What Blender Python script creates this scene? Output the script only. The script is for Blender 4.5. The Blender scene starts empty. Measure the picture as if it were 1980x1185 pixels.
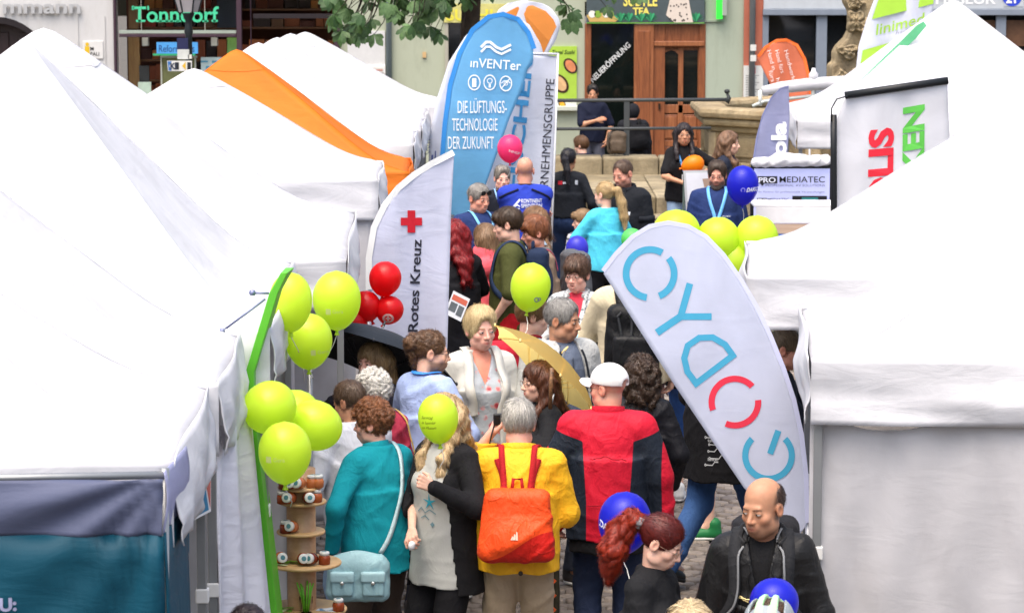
import bpy, bmesh, math, random
import numpy as np
from mathutils import Vector, Matrix, Euler
from mathutils.bvhtree import BVHTree
R = math.radians
SC = bpy.context.scene
COL = SC.collection
# ------------------------------------------------------------------ camera
FPX = 5500.0; CAM_Z = 3.9; YH = -105.0
PITCH = math.atan((592.5 - YH) / FPX)
cd = bpy.data.cameras.new('camera'); cam = bpy.data.objects.new('camera', cd); COL.objects.link(cam)
cam.location = (0, 0, CAM_Z); cam.rotation_euler = (R(90) - PITCH, 0, 0)
cd.sensor_width = 36; cd.lens = 36 * FPX / 1980; cd.clip_start = 0.1; cd.clip_end = 900
SC.camera = cam
cd.dof.use_dof = True; cd.dof.focus_distance = 16.0; cd.dof.aperture_fstop = 9.0
# ------------------------------------------------------------------ sky, sun, exposure
SUN_EL, SUN_AZ = 68, 205
wd = bpy.data.worlds.new('World'); SC.world = wd; wd.use_nodes = True
wn = wd.node_tree.nodes; wl = wd.node_tree.links
sk = wn.new('ShaderNodeTexSky'); sk.sky_type = 'NISHITA'; sk.sun_disc = False
sk.sun_elevation = R(SUN_EL); sk.sun_rotation = R(SUN_AZ); sk.air_density = 1.2; sk.dust_density = 7.0; sk.ozone_density = 1.0
wl.new(sk.outputs['Color'], wn['Background'].inputs['Color']); wn['Background'].inputs['Strength'].default_value = 0.15
sd = bpy.data.lights.new('sun', 'SUN'); sd.energy = 0.85; sd.angle = R(75); sd.color = (1, 0.96, 0.9)
so = bpy.data.objects.new('sun', sd); COL.objects.link(so)
# nishita: rotation 0 puts the sun at +Y, positive turns towards +X
sdir = Vector((math.sin(R(SUN_AZ)) * math.cos(R(SUN_EL)), math.cos(R(SUN_AZ)) * math.cos(R(SUN_EL)), math.sin(R(SUN_EL))))
so.rotation_euler = sdir.to_track_quat('Z', 'Y').to_euler(); so.location = sdir * 60
SC.view_settings.view_transform = 'Standard'; SC.view_settings.look = 'None'
SC.view_settings.gamma = 1; SC.view_settings.use_curve_mapping = False
SC.view_settings.exposure = 1.05
# ------------------------------------------------------------------ helpers
def P(px, py, Y):
    c, s = math.cos(PITCH), math.sin(PITCH); du = 592.5 - py
    t = Y / (FPX * c + du * s)
    return Vector(((px - 990) * t, Y, CAM_Z + (-FPX * s + du * c) * t))
def lin(c):
    if isinstance(c, str): c = [int(c[i:i + 2], 16) for i in (1, 3, 5)]
    return tuple(((v / 255) / 12.92 if v <= 10 else (((v / 255) + .055) / 1.055) ** 2.4) for v in c)
def link(o): COL.objects.link(o); return o
def tag(o, label=None, cat=None, group=None, kind=None):
    if label: o['label'] = label
    if cat: o['category'] = cat
    if group: o['group'] = group
    if kind: o['kind'] = kind
    return o
def empty(name, loc=(0, 0, 0), rz=0, label=None, cat=None, group=None):
    o = bpy.data.objects.new(name, None); link(o); o.location = loc; o.rotation_euler = (0, 0, rz)
    o.empty_display_size = .1
    return tag(o, label, cat, group)
def mkobj(name, v, f, mats, parent=None, smooth=False, mi=None, attrs=None):
    me = bpy.data.meshes.new(name)
    if isinstance(v, np.ndarray) and isinstance(f, np.ndarray):
        n = f.shape[1]
        me.vertices.add(len(v)); me.vertices.foreach_set('co', v.astype(np.float32).ravel())
        me.loops.add(f.size); me.loops.foreach_set('vertex_index', f.astype(np.int32).ravel())
        me.polygons.add(len(f)); me.polygons.foreach_set('loop_start', np.arange(0, f.size, n, dtype=np.int32))
        me.update(calc_edges=True)
    else:
        me.from_pydata([tuple(x) for x in v], [], [tuple(x) for x in f]); me.update()
    if not isinstance(mats, (list, tuple)): mats = [mats]
    for m in mats: me.materials.append(m)
    if mi is not None: me.polygons.foreach_set('material_index', np.asarray(mi, dtype=np.int32))
    if smooth: me.polygons.foreach_set('use_smooth', np.ones(len(me.polygons), dtype=bool))
    if attrs:
        for k, (typ, dat) in attrs.items():
            a = me.attributes.new(k, typ, 'POINT')
            a.data.foreach_set({'FLOAT': 'value', 'FLOAT_VECTOR': 'vector', 'FLOAT_COLOR': 'color'}[typ], np.asarray(dat, dtype=np.float32).ravel())
    o = bpy.data.objects.new(name, me); link(o)
    if parent: o.parent = parent
    return o
def bevel(o, w=.006, seg=2):
    m = o.modifiers.new('b', 'BEVEL'); m.width = w; m.segments = seg; m.limit_method = 'ANGLE'; return o
class G:
    def __init__(s): s.v = []; s.f = []; s.mi = []
    def add(s, v, f, mi=0):
        n = len(s.v); s.v += [tuple(x) for x in v]; s.f += [tuple(i + n for i in q) for q in f]; s.mi += [mi] * len(f); return s
    def box(s, x0, x1, y0, y1, z0, z1, mi=0, M=None):
        v = [Vector((x, y, z)) for z in (z0, z1) for y in (y0, y1) for x in (x0, x1)]
        if M is not None: v = [M @ q for q in v]
        return s.add(v, [(0, 2, 3, 1), (4, 5, 7, 6), (0, 1, 5, 4), (2, 6, 7, 3), (0, 4, 6, 2), (1, 3, 7, 5)], mi)
    def tube(s, pts, r, n=8, mi=0, cap=True):
        pts = [Vector(p) for p in pts]; k = len(pts)
        rs = r if isinstance(r, (list, tuple)) else [r] * k
        rings = []; up = None
        for i, p in enumerate(pts):
            d = (pts[min(i + 1, k - 1)] - pts[max(i - 1, 0)]).normalized()
            if up is None: up = Vector((0, 0, 1)) if abs(d.z) < .9 else Vector((1, 0, 0))
            a = d.cross(up).normalized(); b = a.cross(d).normalized(); up = b
            rings.append([p + (a * math.cos(t) + b * math.sin(t)) * rs[i] for t in [2 * math.pi * j / n for j in range(n)]])
        v = [q for rg in rings for q in rg]
        f = [(i * n + j, i * n + (j + 1) % n, (i + 1) * n + (j + 1) % n, (i + 1) * n + j) for i in range(k - 1) for j in range(n)]
        if cap: f += [tuple(range(n - 1, -1, -1)), tuple((k - 1) * n + j for j in range(n))]
        return s.add(v, f, mi)
    def lathe(s, prof, n=20, c=(0, 0, 0), mi=0, M=None):
        c = Vector(c); v = []; k = len(prof)
        for (r, z) in prof:
            for j in range(n):
                t = 2 * math.pi * j / n; q = Vector((r * math.cos(t), r * math.sin(t), z))
                v.append((M @ q if M is not None else q) + c)
        f = [(i * n + j, i * n + (j + 1) % n, (i + 1) * n + (j + 1) % n, (i + 1) * n + j) for i in range(k - 1) for j in range(n)]
        f += [tuple(range(n - 1, -1, -1)), tuple((k - 1) * n + j for j in range(n))]
        return s.add(v, f, mi)
    def prism(s, poly, fn0, fn1, mi=0):
        n = len(poly); v = [fn0(*p) for p in poly] + [fn1(*p) for p in poly]
        f = [tuple(range(n)), tuple(range(2 * n - 1, n - 1, -1))] + [(j, j + n, (j + 1) % n + n, (j + 1) % n) for j in range(n)]
        return s.add(v, f, mi)
    def grid(s, fn, nu, nv, mi=0):
        v = [fn(i / nu, j / nv) for j in range(nv + 1) for i in range(nu + 1)]
        w = nu + 1
        f = [(j * w + i, j * w + i + 1, (j + 1) * w + i + 1, (j + 1) * w + i) for j in range(nv) for i in range(nu)]
        return s.add(v, f, mi)
    def obj(s, name, mats, parent=None, smooth=False, bev=0):
        o = mkobj(name, s.v, s.f, mats, parent, smooth, s.mi if isinstance(mats, (list, tuple)) else None)
        if bev: bevel(o, bev)
        return o
def box_obj(name, x0, x1, y0, y1, z0, z1, m, parent=None, bev=0):
    return G().box(x0, x1, y0, y1, z0, z1).obj(name, m, parent, False, bev)
def fix_normals(o):
    bm = bmesh.new(); bm.from_mesh(o.data); bmesh.ops.recalc_face_normals(bm, faces=bm.faces); bm.to_mesh(o.data); bm.free(); return o
# ------------------------------------------------------------------ materials
MC = {}
class NT:
    def __init__(s, name):
        s.m = bpy.data.materials.new(name); s.m.use_nodes = True; s.n = s.m.node_tree.nodes; s.l = s.m.node_tree.links
        s.b = s.n['Principled BSDF']
    def new(s, t, **kw):
        x = s.n.new('ShaderNode' + t)
        for k, v in kw.items():
            if k in x.inputs: s.put(x.inputs[k], v)
            else: setattr(x, k, v)
        return x
    def put(s, sock, v):
        if hasattr(v, 'is_output') or isinstance(v, bpy.types.NodeSocket): s.l.new(v, sock)
        else: sock.default_value = v
    def math(s, op, a, b=0.0, clamp=False):
        x = s.n.new('ShaderNodeMath'); x.operation = op; x.use_clamp = clamp; s.put(x.inputs[0], a); s.put(x.inputs[1], b); return x.outputs[0]
    def mix(s, fac, a, b):
        x = s.n.new('ShaderNodeMix'); x.data_type = 'RGBA'; s.put(x.inputs[0], fac); s.put(x.inputs[6], a); s.put(x.inputs[7], b); return x.outputs[2]
    def coord(s, out='Object', scale=(1, 1, 1)):
        t = s.n.new('ShaderNodeTexCoord'); mp = s.n.new('ShaderNodeMapping'); mp.inputs['Scale'].default_value = scale
        s.l.new(t.outputs[out], mp.inputs['Vector']); return mp.outputs[0]
    def noise(s, vec, scale, detail=4, rough=.55, dist=0.0):
        x = s.n.new('ShaderNodeTexNoise'); s.put(x.inputs['Vector'], vec); x.inputs['Scale'].default_value = scale
        x.inputs['Detail'].default_value = detail; x.inputs['Roughness'].default_value = rough; x.inputs['Distortion'].default_value = dist
        return x.outputs['Fac']
    def ramp(s, fac, stops):
        x = s.n.new('ShaderNodeValToRGB'); s.put(x.inputs[0], fac); e = x.color_ramp.elements
        while len(e) < len(stops): e.new(.5)
        for q, (p, c) in zip(e, stops): q.position = p; q.color = (*c, 1) if len(c) == 3 else c
        return x.outputs[0]
    def bump(s, h, st, dist=.01):
        x = s.n.new('ShaderNodeBump'); x.inputs['Strength'].default_value = st; x.inputs['Distance'].default_value = dist
        s.put(x.inputs['Height'], h); s.l.new(x.outputs[0], s.b.inputs['Normal']); return x
    def transl(s, fac, col):
        t = s.n.new('ShaderNodeBsdfTranslucent'); s.put(t.inputs[0], col); mx = s.n.new('ShaderNodeMixShader'); mx.inputs[0].default_value = fac
        s.l.new(s.b.outputs[0], mx.inputs[1]); s.l.new(t.outputs[0], mx.inputs[2]); s.l.new(mx.outputs[0], s.n['Material Output'].inputs[0])
def rgba(c): return (*c[:3], 1.0)
def sc(c, k): return tuple(min(1, x * k) for x in c[:3])
def M_plain(col, rough=.6, metal=0.0, var=.12, spec=.4, emit=0):
    c = lin(col) if not isinstance(col[0], float) else col
    key = ('p', c, rough, metal, var, emit)
    if key in MC: return MC[key]
    t = NT('paint'); v = t.coord()
    n = t.noise(v, 9, 4)
    t.put(t.b.inputs['Base Color'], t.mix(n, rgba(sc(c, 1 - var)), rgba(sc(c, 1 + var))))
    t.b.inputs['Roughness'].default_value = rough; t.b.inputs['Metallic'].default_value = metal; t.b.inputs['Specular IOR Level'].default_value = spec
    if emit:
        t.b.inputs['Emission Color'].default_value = rgba(c); t.b.inputs['Emission Strength'].default_value = emit
    MC[key] = t.m; return t.m
def M_fabric(col, rough=.85, scale=1.0, bump=.36, var=.14, two=None, sheen=0.0):
    """cloth; two = second colour where the point attribute mk > 0"""
    c = lin(col) if isinstance(col, str) else col; c2 = None if two is None else (lin(two) if isinstance(two, str) else two)
    key = ('f', c, rough, scale, bump, var, c2)
    if key in MC: return MC[key]
    t = NT('cloth'); v = t.coord()
    big = t.noise(v, 7 * scale, 3, .6, .6); fine = t.noise(v, 120 * scale, 3, .6)
    base = t.mix(big, rgba(sc(c, 1 - var)), rgba(sc(c, 1 + var)))
    if c2:
        a = t.new('Attribute', attribute_name='mk'); fac = t.math('MULTIPLY', a.outputs['Fac'], 400.0, True)
        base = t.mix(fac, base, t.mix(big, rgba(sc(c2, 1 - var)), rgba(sc(c2, 1 + var))))
    t.put(t.b.inputs['Base Color'], base); t.b.inputs['Roughness'].default_value = rough; t.b.inputs['Specular IOR Level'].default_value = .25
    wr = t.noise(t.coord('Object', (1, 1, .55)), 15 * scale, 4, .5, 1.6)
    cn = t.noise(t.coord('Object', (1, 1, .7)), 7 * scale, 3, .5, 1.0); cr = t.math('POWER', t.math('SUBTRACT', 1.0, t.math('MULTIPLY', t.math('ABSOLUTE', t.math('SUBTRACT', cn, .5)), 4.0), True), 3.0)
    h = t.math('ADD', t.math('ADD', t.math('MULTIPLY', wr, .8), t.math('MULTIPLY', fine, .16)), t.math('MULTIPLY', cr, .32))
    t.bump(h, bump, .022); MC[key] = t.m; return t.m
def M_tent(col='#e2e3e8', tl=.22, wr=.3):
    c = lin(col); key = ('t', c, tl, wr)
    if key in MC: return MC[key]
    t = NT('tent_cloth'); v = t.coord()
    n = t.noise(v, 2.2, 5, .6, .8); t.put(t.b.inputs['Base Color'], t.mix(t.ramp(n, [(.35, (0, 0, 0)), (.62, (1, 1, 1))]), rgba(sc(c, .86)), rgba(c)))
    t.b.inputs['Roughness'].default_value = .6; t.b.inputs['Specular IOR Level'].default_value = .3
    h = t.math('ADD', t.noise(t.coord('Object', (.6, .6, 1.6)), 5, 4, .55, 1.5), t.math('MULTIPLY', t.noise(v, 160, 2), .05))
    t.bump(h, wr, .04); t.transl(tl, rgba(sc(c, .9))); MC[key] = t.m; return t.m
def M_stone(c1, c2, scale=6, bump=.5, rough=.85, dist=.02, stain=.5):
    key = ('s', c1, c2, scale, bump, rough)
    if key in MC: return MC[key]
    a, b = lin(c1), lin(c2); t = NT('stone'); v = t.coord()
    n = t.noise(v, scale, 8, .65, .4); base = t.ramp(n, [(.32, a), (.68, b)])
    st = t.noise(t.coord('Object', (1, 1, .35)), scale * .5, 5, .7); stc = t.ramp(st, [(.45, (1, 1, 1)), (.72, (1 - stain, 1 - stain, 1 - stain * .95))])
    mx = t.n.new('ShaderNodeMix'); mx.data_type = 'RGBA'; mx.blend_type = 'MULTIPLY'; mx.inputs[0].default_value = 1
    t.put(mx.inputs[6], base); t.put(mx.inputs[7], stc); t.put(t.b.inputs['Base Color'], mx.outputs[2])
    t.b.inputs['Roughness'].default_value = rough; t.bump(t.noise(v, scale * 7, 8, .7), bump, dist); MC[key] = t.m; return t.m
def M_wood(c1, c2, axis='Z'):
    key = ('w', c1, c2, axis)
    if key in MC: return MC[key]
    t = NT('wood'); s_ = {'Z': (14, 14, 1.1), 'X': (1.1, 14, 14)}[axis]
    n = t.noise(t.coord('Object', s_), 2.4, 6, .6, .8); t.put(t.b.inputs['Base Color'], t.ramp(n, [(.3, lin(c1)), (.7, lin(c2))]))
    t.b.inputs['Roughness'].default_value = .45; t.bump(n, .12, .01); MC[key] = t.m; return t.m
def M_glass(col='#10161a', rough=.06):
    """shop glass as seen from a bright square: dark, glossy"""
    key = ('g', col, rough)
    if key in MC: return MC[key]
    t = NT('glass'); c = lin(col); n = t.noise(t.coord('Object', (1, 1, .5)), 2.5, 5)
    t.put(t.b.inputs['Base Color'], t.mix(n, rgba(sc(c, .4)), rgba(sc(c, 2.0)))); t.b.inputs['Roughness'].default_value = rough
    t.b.inputs['Specular IOR Level'].default_value = .5; MC[key] = t.m; return t.m
def M_clear():
    if 'clear' in MC: return MC['clear']
    t = NT('clear_glass'); t.b.inputs['Transmission Weight'].default_value = 1; t.b.inputs['Roughness'].default_value = .02; t.b.inputs['IOR'].default_value = 1.02
    t.b.inputs['Base Color'].default_value = (.93, .96, .95, 1); t.b.inputs['Specular IOR Level'].default_value = .5
    MC['clear'] = t.m; return t.m
def M_balloon(col):
    key = ('b', col)
    if key in MC: return MC[key]
    c = lin(col); t = NT('latex'); lw = t.new('LayerWeight'); lw.inputs[0].default_value = .3
    n = t.noise(t.coord(), 5, 3)
    t.put(t.b.inputs['Base Color'], t.mix(n, rgba(sc(c, .94)), rgba(sc(c, 1.06))))
    t.b.inputs['Roughness'].default_value = .28; t.b.inputs['Specular IOR Level'].default_value = .45
    t.bump(t.noise(t.coord(), 60, 2), .02, .01)
    t.transl(.45, rgba(sc(c, 1.25))); MC[key] = t.m; return t.m
# ------------------------------------------------------------------ text as flat print
TXT = {}
def text2d(s, bold=0.0, shear=0.0, res=3):
    """returns (verts Nx2, faces) with cap height about 1, starting at x=0"""
    key = (s, bold, shear, res)
    if key in TXT: return TXT[key]
    cu = bpy.data.curves.new('t', 'FONT'); cu.body = s; cu.size = 1.37; cu.offset = bold; cu.shear = shear; cu.resolution_u = res
    o = bpy.data.objects.new('t', cu); COL.objects.link(o)
    dg = bpy.context.evaluated_depsgraph_get(); me = bpy.data.meshes.new_from_object(o.evaluated_get(dg))
    bm = bmesh.new(); bm.from_mesh(me); bmesh.ops.triangulate(bm, faces=bm.faces); bmesh.ops.remove_doubles(bm, verts=bm.verts, dist=1e-5)
    v = [(p.co.x, p.co.y) for p in bm.verts]; bm.verts.index_update(); f = [tuple(x.index for x in q.verts) for q in bm.faces]
    bm.free(); bpy.data.objects.remove(o); bpy.data.curves.remove(cu); bpy.data.meshes.remove(me)
    TXT[key] = (v, f); return v, f
def text_w(s, bold=0.0): v, f = text2d(s, bold); return max(p[0] for p in v)
def print_text(s, org, ux, uy, fn, mat, name='lettering', parent=None, bold=0.0, shear=0.0, fit=None, res=3):
    """org, ux, uy in the 2-D space that fn maps to 3-D; ux/uy = vectors for one cap height; fit = total length in the 2-D units"""
    v, f = text2d(s, bold, shear, res); w = max(p[0] for p in v); kx = (fit / w / math.hypot(*ux)) if fit else 1
    pts = [fn(org[0] + p[0] * kx * ux[0] + p[1] * uy[0], org[1] + p[0] * kx * ux[1] + p[1] * uy[1]) for p in v]
    return mkobj(name, pts, f, mat, parent)
def art(polys, fn, mat, name, parent):
    """filled 2-D polygons (lists of points) mapped through fn"""
    g = G()
    for p in polys: g.add([fn(*q) for q in p], [tuple(range(len(p)))])
    return g.obj(name, mat, parent)
def ring(cx, cy, r0, r1, a0=0, a1=360, n=40, asp=1):
    """list of quads"""
    out = []
    for i in range(n):
        t0, t1 = R(a0 + (a1 - a0) * i / n), R(a0 + (a1 - a0) * (i + 1) / n)
        out.append([(cx + r * math.cos(t), cy + r * asp * math.sin(t)) for r, t in ((r0, t0), (r1, t0), (r1, t1), (r0, t1))])
    return out
def disc(cx, cy, r, n=28, asp=1): return [[(cx + r * math.cos(2 * math.pi * i / n), cy + r * asp * math.sin(2 * math.pi * i / n)) for i in range(n)]]
def rect(x0, y0, x1, y1): return [(x0, y0), (x1, y0), (x1, y1), (x0, y1)]
def band(pts, w):
    out = []; n = len(pts); L, R_ = [], []
    closed = n > 3 and math.hypot(pts[0][0] - pts[-1][0], pts[0][1] - pts[-1][1]) < 1e-6
    def nrm(i):
        (x0, y0), (x1, y1) = pts[i], pts[i + 1]; l = math.hypot(x1 - x0, y1 - y0) or 1; return (-(y1 - y0) / l, (x1 - x0) / l)
    for i in range(n):
        if closed and i in (0, n - 1): a, b = nrm(n - 2), nrm(0)
        else: a, b = nrm(max(i - 1, 0)), nrm(min(i, n - 2))
        mx, my = a[0] + b[0], a[1] + b[1]; l = math.hypot(mx, my)
        if l < .3: mx, my, l = a[0], a[1], 1
        mx, my = mx / l, my / l; k = w / 2 / max(.45, mx * a[0] + my * a[1])
        L.append((pts[i][0] + mx * k, pts[i][1] + my * k)); R_.append((pts[i][0] - mx * k, pts[i][1] - my * k))
    return [[L[i], L[i + 1], R_[i + 1], R_[i]] for i in range(n - 1)]
# ------------------------------------------------------------------ the square
rnd = random.Random(7)
gm = M_stone('#4e4842', '#6e675f', 5, .5)
go = G().box(-120, 120, -20, 160, -.6, -.03).obj('ground', gm); tag(go, kind='structure')
cob_m = [M_stone('#6b635c', '#857c74', 14, .5, .75, .01, .25), M_stone('#5d5651', '#7a7069', 14, .5, .75, .01, .25), M_stone('#786e65', '#948a80', 14, .5, .75, .01, .25)]
def cobble_mesh(w, d, h, j):
    r_ = random.Random(j); v = []
    for z, k in ((-.07, 1.0), (h * .55, 1.0), (h, .78)):
        for a in range(8):
            t = R(22.5 + 45 * a); q = 1.06
            v.append((max(-1, min(1, q * 1.2 * math.cos(t))) * w / 2 * k + r_.uniform(-.004, .004), max(-1, min(1, q * 1.2 * math.sin(t))) * d / 2 * k + r_.uniform(-.004, .004), z + (r_.uniform(-.003, .003) if z > 0 else 0)))
    f = [(i * 8 + a, i * 8 + (a + 1) % 8, (i + 1) * 8 + (a + 1) % 8, (i + 1) * 8 + a) for i in (0, 1) for a in range(8)] + [tuple(16 + a for a in range(8))]
    return v, f
cm = []
for j in range(6):
    v, f = cobble_mesh(.105, .105, .012, j); o = mkobj('cobble', v, f, cob_m[j % 3], go, True); o.hide_render = False; cm.append(o)
protos = [o.data for o in cm]
for o in cm: bpy.data.objects.remove(o)
sing = 0; rest = [G(), G(), G()]
def gap_visible(x, y):
    s = FPX / y; px, py = 990 + x * s, YH + s * CAM_Z
    return (1270 < px < 1440 and 780 < py < 1190) or (880 < px < 930 and 1000 < py < 1190) or (1065 < px < 1110 and 1020 < py < 1190)
yy = 13.2; row = 0
while yy < 31:
    xx = -2.2 + (row % 2) * .057
    while xx < 2.6:
        x, y, rz = xx + rnd.uniform(-.006, .006), yy + rnd.uniform(-.006, .006) + .03 * math.sin(xx * 3), rnd.uniform(-.09, .09)
        j = rnd.randrange(6); dz = rnd.uniform(-.014, .004) - .012
        if gap_visible(x, y) and sing < 290:
            o = bpy.data.objects.new('cobble', protos[j]); link(o); o.parent = go; o.location = (x, y, dz); o.rotation_euler = (rnd.uniform(-.04, .04), rnd.uniform(-.04, .04), rz); sing += 1
        elif y < 27:
            v, f = cobble_mesh(.105, .105, .012, j); c_, s_ = math.cos(rz), math.sin(rz)
            rest[j % 3].add([(x + a * c_ - b * s_, y + a * s_ + b * c_, c + dz) for a, b, c in v], f)
        xx += .115
    yy += .115; row += 1
for q, m in zip(rest, cob_m):
    if q.v: tag(q.obj('cobbles', m, go, True), kind='stuff')
# platform: four rising courses of sandstone steps up to the fountain wall
sm = [M_stone('#7f745c', '#a3967a', 4, .7, .9, .02, .55), M_stone('#766a52', '#978a6c', 4, .7, .9, .02, .6), M_stone('#8b7f66', '#ab9e82', 4, .7, .9, .02, .5)]
steps = empty('steps', (1.2, 31.3, 0)); tag(steps, kind='structure')
def slab(x0, x1, y0, y1, z0, z1, name='stone', par=steps, m=None, bev=.018):
    cx, cy = (x0 + x1) / 2, (y0 + y1) / 2
    o = G().box(x0 - par.location.x, x1 - par.location.x, y0 - par.location.y, y1 - par.location.y, z0 - par.location.z, z1 - par.location.z).obj(name, m or rnd.choice(sm), par)
    bevel(o, bev, 3); return o
XL, XR = -.6, 2.3
for i, (y0, y1, z0, z1) in enumerate(((31.3, 31.68, -.02, .21), (31.65, 32.03, -.02, .42), (32.0, 32.38, -.02, .63), (32.35, 32.73, -.02, .83), (32.7, 35.98, -.02, 1.03))):
    x = XL + rnd.uniform(0, .3)
    while x < XR:
        w = rnd.uniform(.75, 1.3); e = min(XR, x + w)
        if i < 4: slab(x, e - .008, y0, y1, z0, z1 + rnd.uniform(-.006, .004))
        else:
            for (a, b) in ((32.7, 33.7), (33.708, 34.9), (34.908, 35.98)): slab(x, e - .008, a, b, z0, z1 + rnd.uniform(-.008, .004))
        x = e
x = XL
while x < 2.6:
    e = min(2.6, x + rnd.uniform(.7, 1.2)); slab(x, e - .008, 35.9 + rnd.uniform(0, .02), 36.45, -.02, 1.245 + rnd.uniform(-.008, .004), bev=.03); x = e
# right part of the platform, under the fountain
x = 2.3
while x < 7:
    for (a, b) in ((33.6, 35.2), (35.208, 37), (37.008, 39.6), (39.608, 41)): slab(x, x + 1.19, a, b, -.02, 1.0 + rnd.uniform(-.006, .004))
    x += 1.2
# ------------------------------------------------------------------ fountain
ft = empty('fountain', (4.6, 37.6, 1.0), 0, 'old sandstone fountain basin with a carved pillar behind the crowd', 'fountain')
fm = M_stone('#86765a', '#ac9c7a', 3.2, .8, .9, .03, .6); fm2 = M_stone('#9c8a6a', '#c0ae8c', 5, .9, .9, .03, .5)
def oct_ring(r0, r1, z0, z1, name, m, bev=.03, n=8, ph=22.5):
    g = G(); v = []; 
    for (r, z) in ((r1, z0), (r1, z1), (r0, z1), (r0, z0)):
        for j in range(n): t = R(ph + 360 / n * j); v.append((r * math.cos(t), r * math.sin(t), z))
    f = [(a * n + j, a * n + (j + 1) % n, ((a + 1) % 4) * n + (j + 1) % n, ((a + 1) % 4) * n + j) for a in range(4) for j in range(n)]
    g.add(v, f); return fix_normals(g.obj(name, m, ft, False, bev))
BR = 2.32
oct_ring(BR - .5, BR - .05, 0, .14, 'plinth', fm, .02); oct_ring(BR - .55, BR - .17, .14, .52, 'basin_wall', fm, .015)
oct_ring(BR - .55, BR - .10, .52, .60, 'moulding', fm, .03); oct_ring(BR - .42, BR + .0, .60, .70, 'rim', fm, .045); oct_ring(BR - .40, BR + .06, .70, .83, 'rim', fm2, .06)
for j in range(8):
    t = R(45 * j + 22.5); c_, s_ = math.cos(t), math.sin(t); rr = BR - .17
    g = G().box(-.1, .1, -.06, .035, .15, .51, 0, Matrix.Translation((rr * c_, rr * s_, 0)) @ Matrix.Rotation(t - math.pi / 2, 4, 'Z')); g.obj('corner_post', fm2, ft, False, .015)
for j in range(8):
    t = R(45 * j); c_, s_ = math.cos(t), math.sin(t); rr = (BR - .17) * math.cos(R(22.5))
    G().box(-.62, .62, -.03, .03, .2, .46, 0, Matrix.Translation((rr * c_, rr * s_, 0)) @ Matrix.Rotation(t - math.pi / 2, 4, 'Z')).obj('wall_panel', fm, ft, False, .02)
w_ = G(); w_.lathe([(BR - .45, .60), (0.01, .601)], 8); w_.obj('water', M_glass('#3a4238', .05), ft)
px0 = P(1648, 100, 38.6).x - 4.6
PY_ = 38.6; pol = [(1634, -150), (1632, 5), (1642, 22), (1642, 58), (1634, 74), (1620, 88), (1612, 100), (1612, 120), (1603, 126), (1603, 165), (1597, 172), (1597, 320), (1702, 320), (1702, 172), (1696, 165), (1696, 126), (1690, 118), (1690, 100), (1684, 88), (1676, 72), (1674, 40), (1682, 20), (1684, 5), (1682, -150)]
pf = lambda y: (lambda a, b: P(a, b, PY_) - ft.location + Vector((0, y, 0)))
g = G(); g.prism(pol, pf(-.32), pf(.32)); o = fix_normals(g.obj('pillar', fm2, ft)); bevel(o, .045, 3)
def sculpt(nm, cx, cy, w, h, seed):
    q = P(cx, cy, PY_) - ft.location + Vector((0, -.33, 0)); sx, sz = w / 142 / 2, h / 142 / 2; g = G(); n, m = 18, 12; rj = random.Random(seed); a1, a2, a3 = rj.uniform(0, 6), rj.uniform(0, 6), rj.randint(3, 5)
    for_ = lambda u, v: (lambda th, ph: Vector((math.cos(th) * math.sin(ph) * sx * (1 + .22 * math.sin(a3 * th + a1)), -math.cos(ph) * .13 * (1 + .3 * math.sin(2 * a3 * th + a2) * math.sin(ph)) - .02 * math.sin(9 * ph + a1), math.sin(th) * math.sin(ph) * sz * (1 + .22 * math.sin(a3 * th + a2)))))(2 * math.pi * u, math.pi * .5 * v + .001) + q
    g.grid(for_, n * 2, m); g.obj(nm, fm2, ft, True)
for i, a_ in enumerate(((1648, 40, 34, 46), (1666, 52, 24, 40), (1634, 98, 40, 30), (1668, 98, 36, 30), (1622, 146, 32, 30), (1652, 146, 34, 32), (1680, 146, 28, 30), (1650, 5, 30, 26))): sculpt('scroll', *a_, i)
# ------------------------------------------------------------------ railing on the fountain wall
rm = M_plain('#4a4e50', .5, .3)
rl = empty('railing', (1.6, 36.2, 1.24), 0, 'grey two bar steel railing on top of the stone steps', 'railing')
def rp(px, py, Y=36.2): return P(px, py, Y) - rl.location
for n_, a, b, r_ in (('top_rail', (1020, 195), (1408, 193), .024), ('middle_rail', (1020, 250), (1375, 248), .02)): G().tube([rp(*a), rp(*b)], r_, 10).obj(n_, rm, rl, True)
for px in (1030, 1212): q = rp(px, 197); G().box(q.x - .036, q.x + .036, -.012, .012, 0, q.z).obj('post', rm, rl, False, .004)
q = rp(1408, 193); g = G(); g.tube([(q.x - .03, 0, q.z - .03), (q.x + .01, 0, q.z + .02), (q.x - .015, 0, q.z + .09)], [.05, .03, .014], 10); g.lathe([(.005, .07), (.03, .085), (.036, .105), (.03, .125), (.004, .135)], 12, (q.x - .015, 0, q.z)); g.obj('finial', M_plain('#33383a', .5, .3), rl, True)
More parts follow.
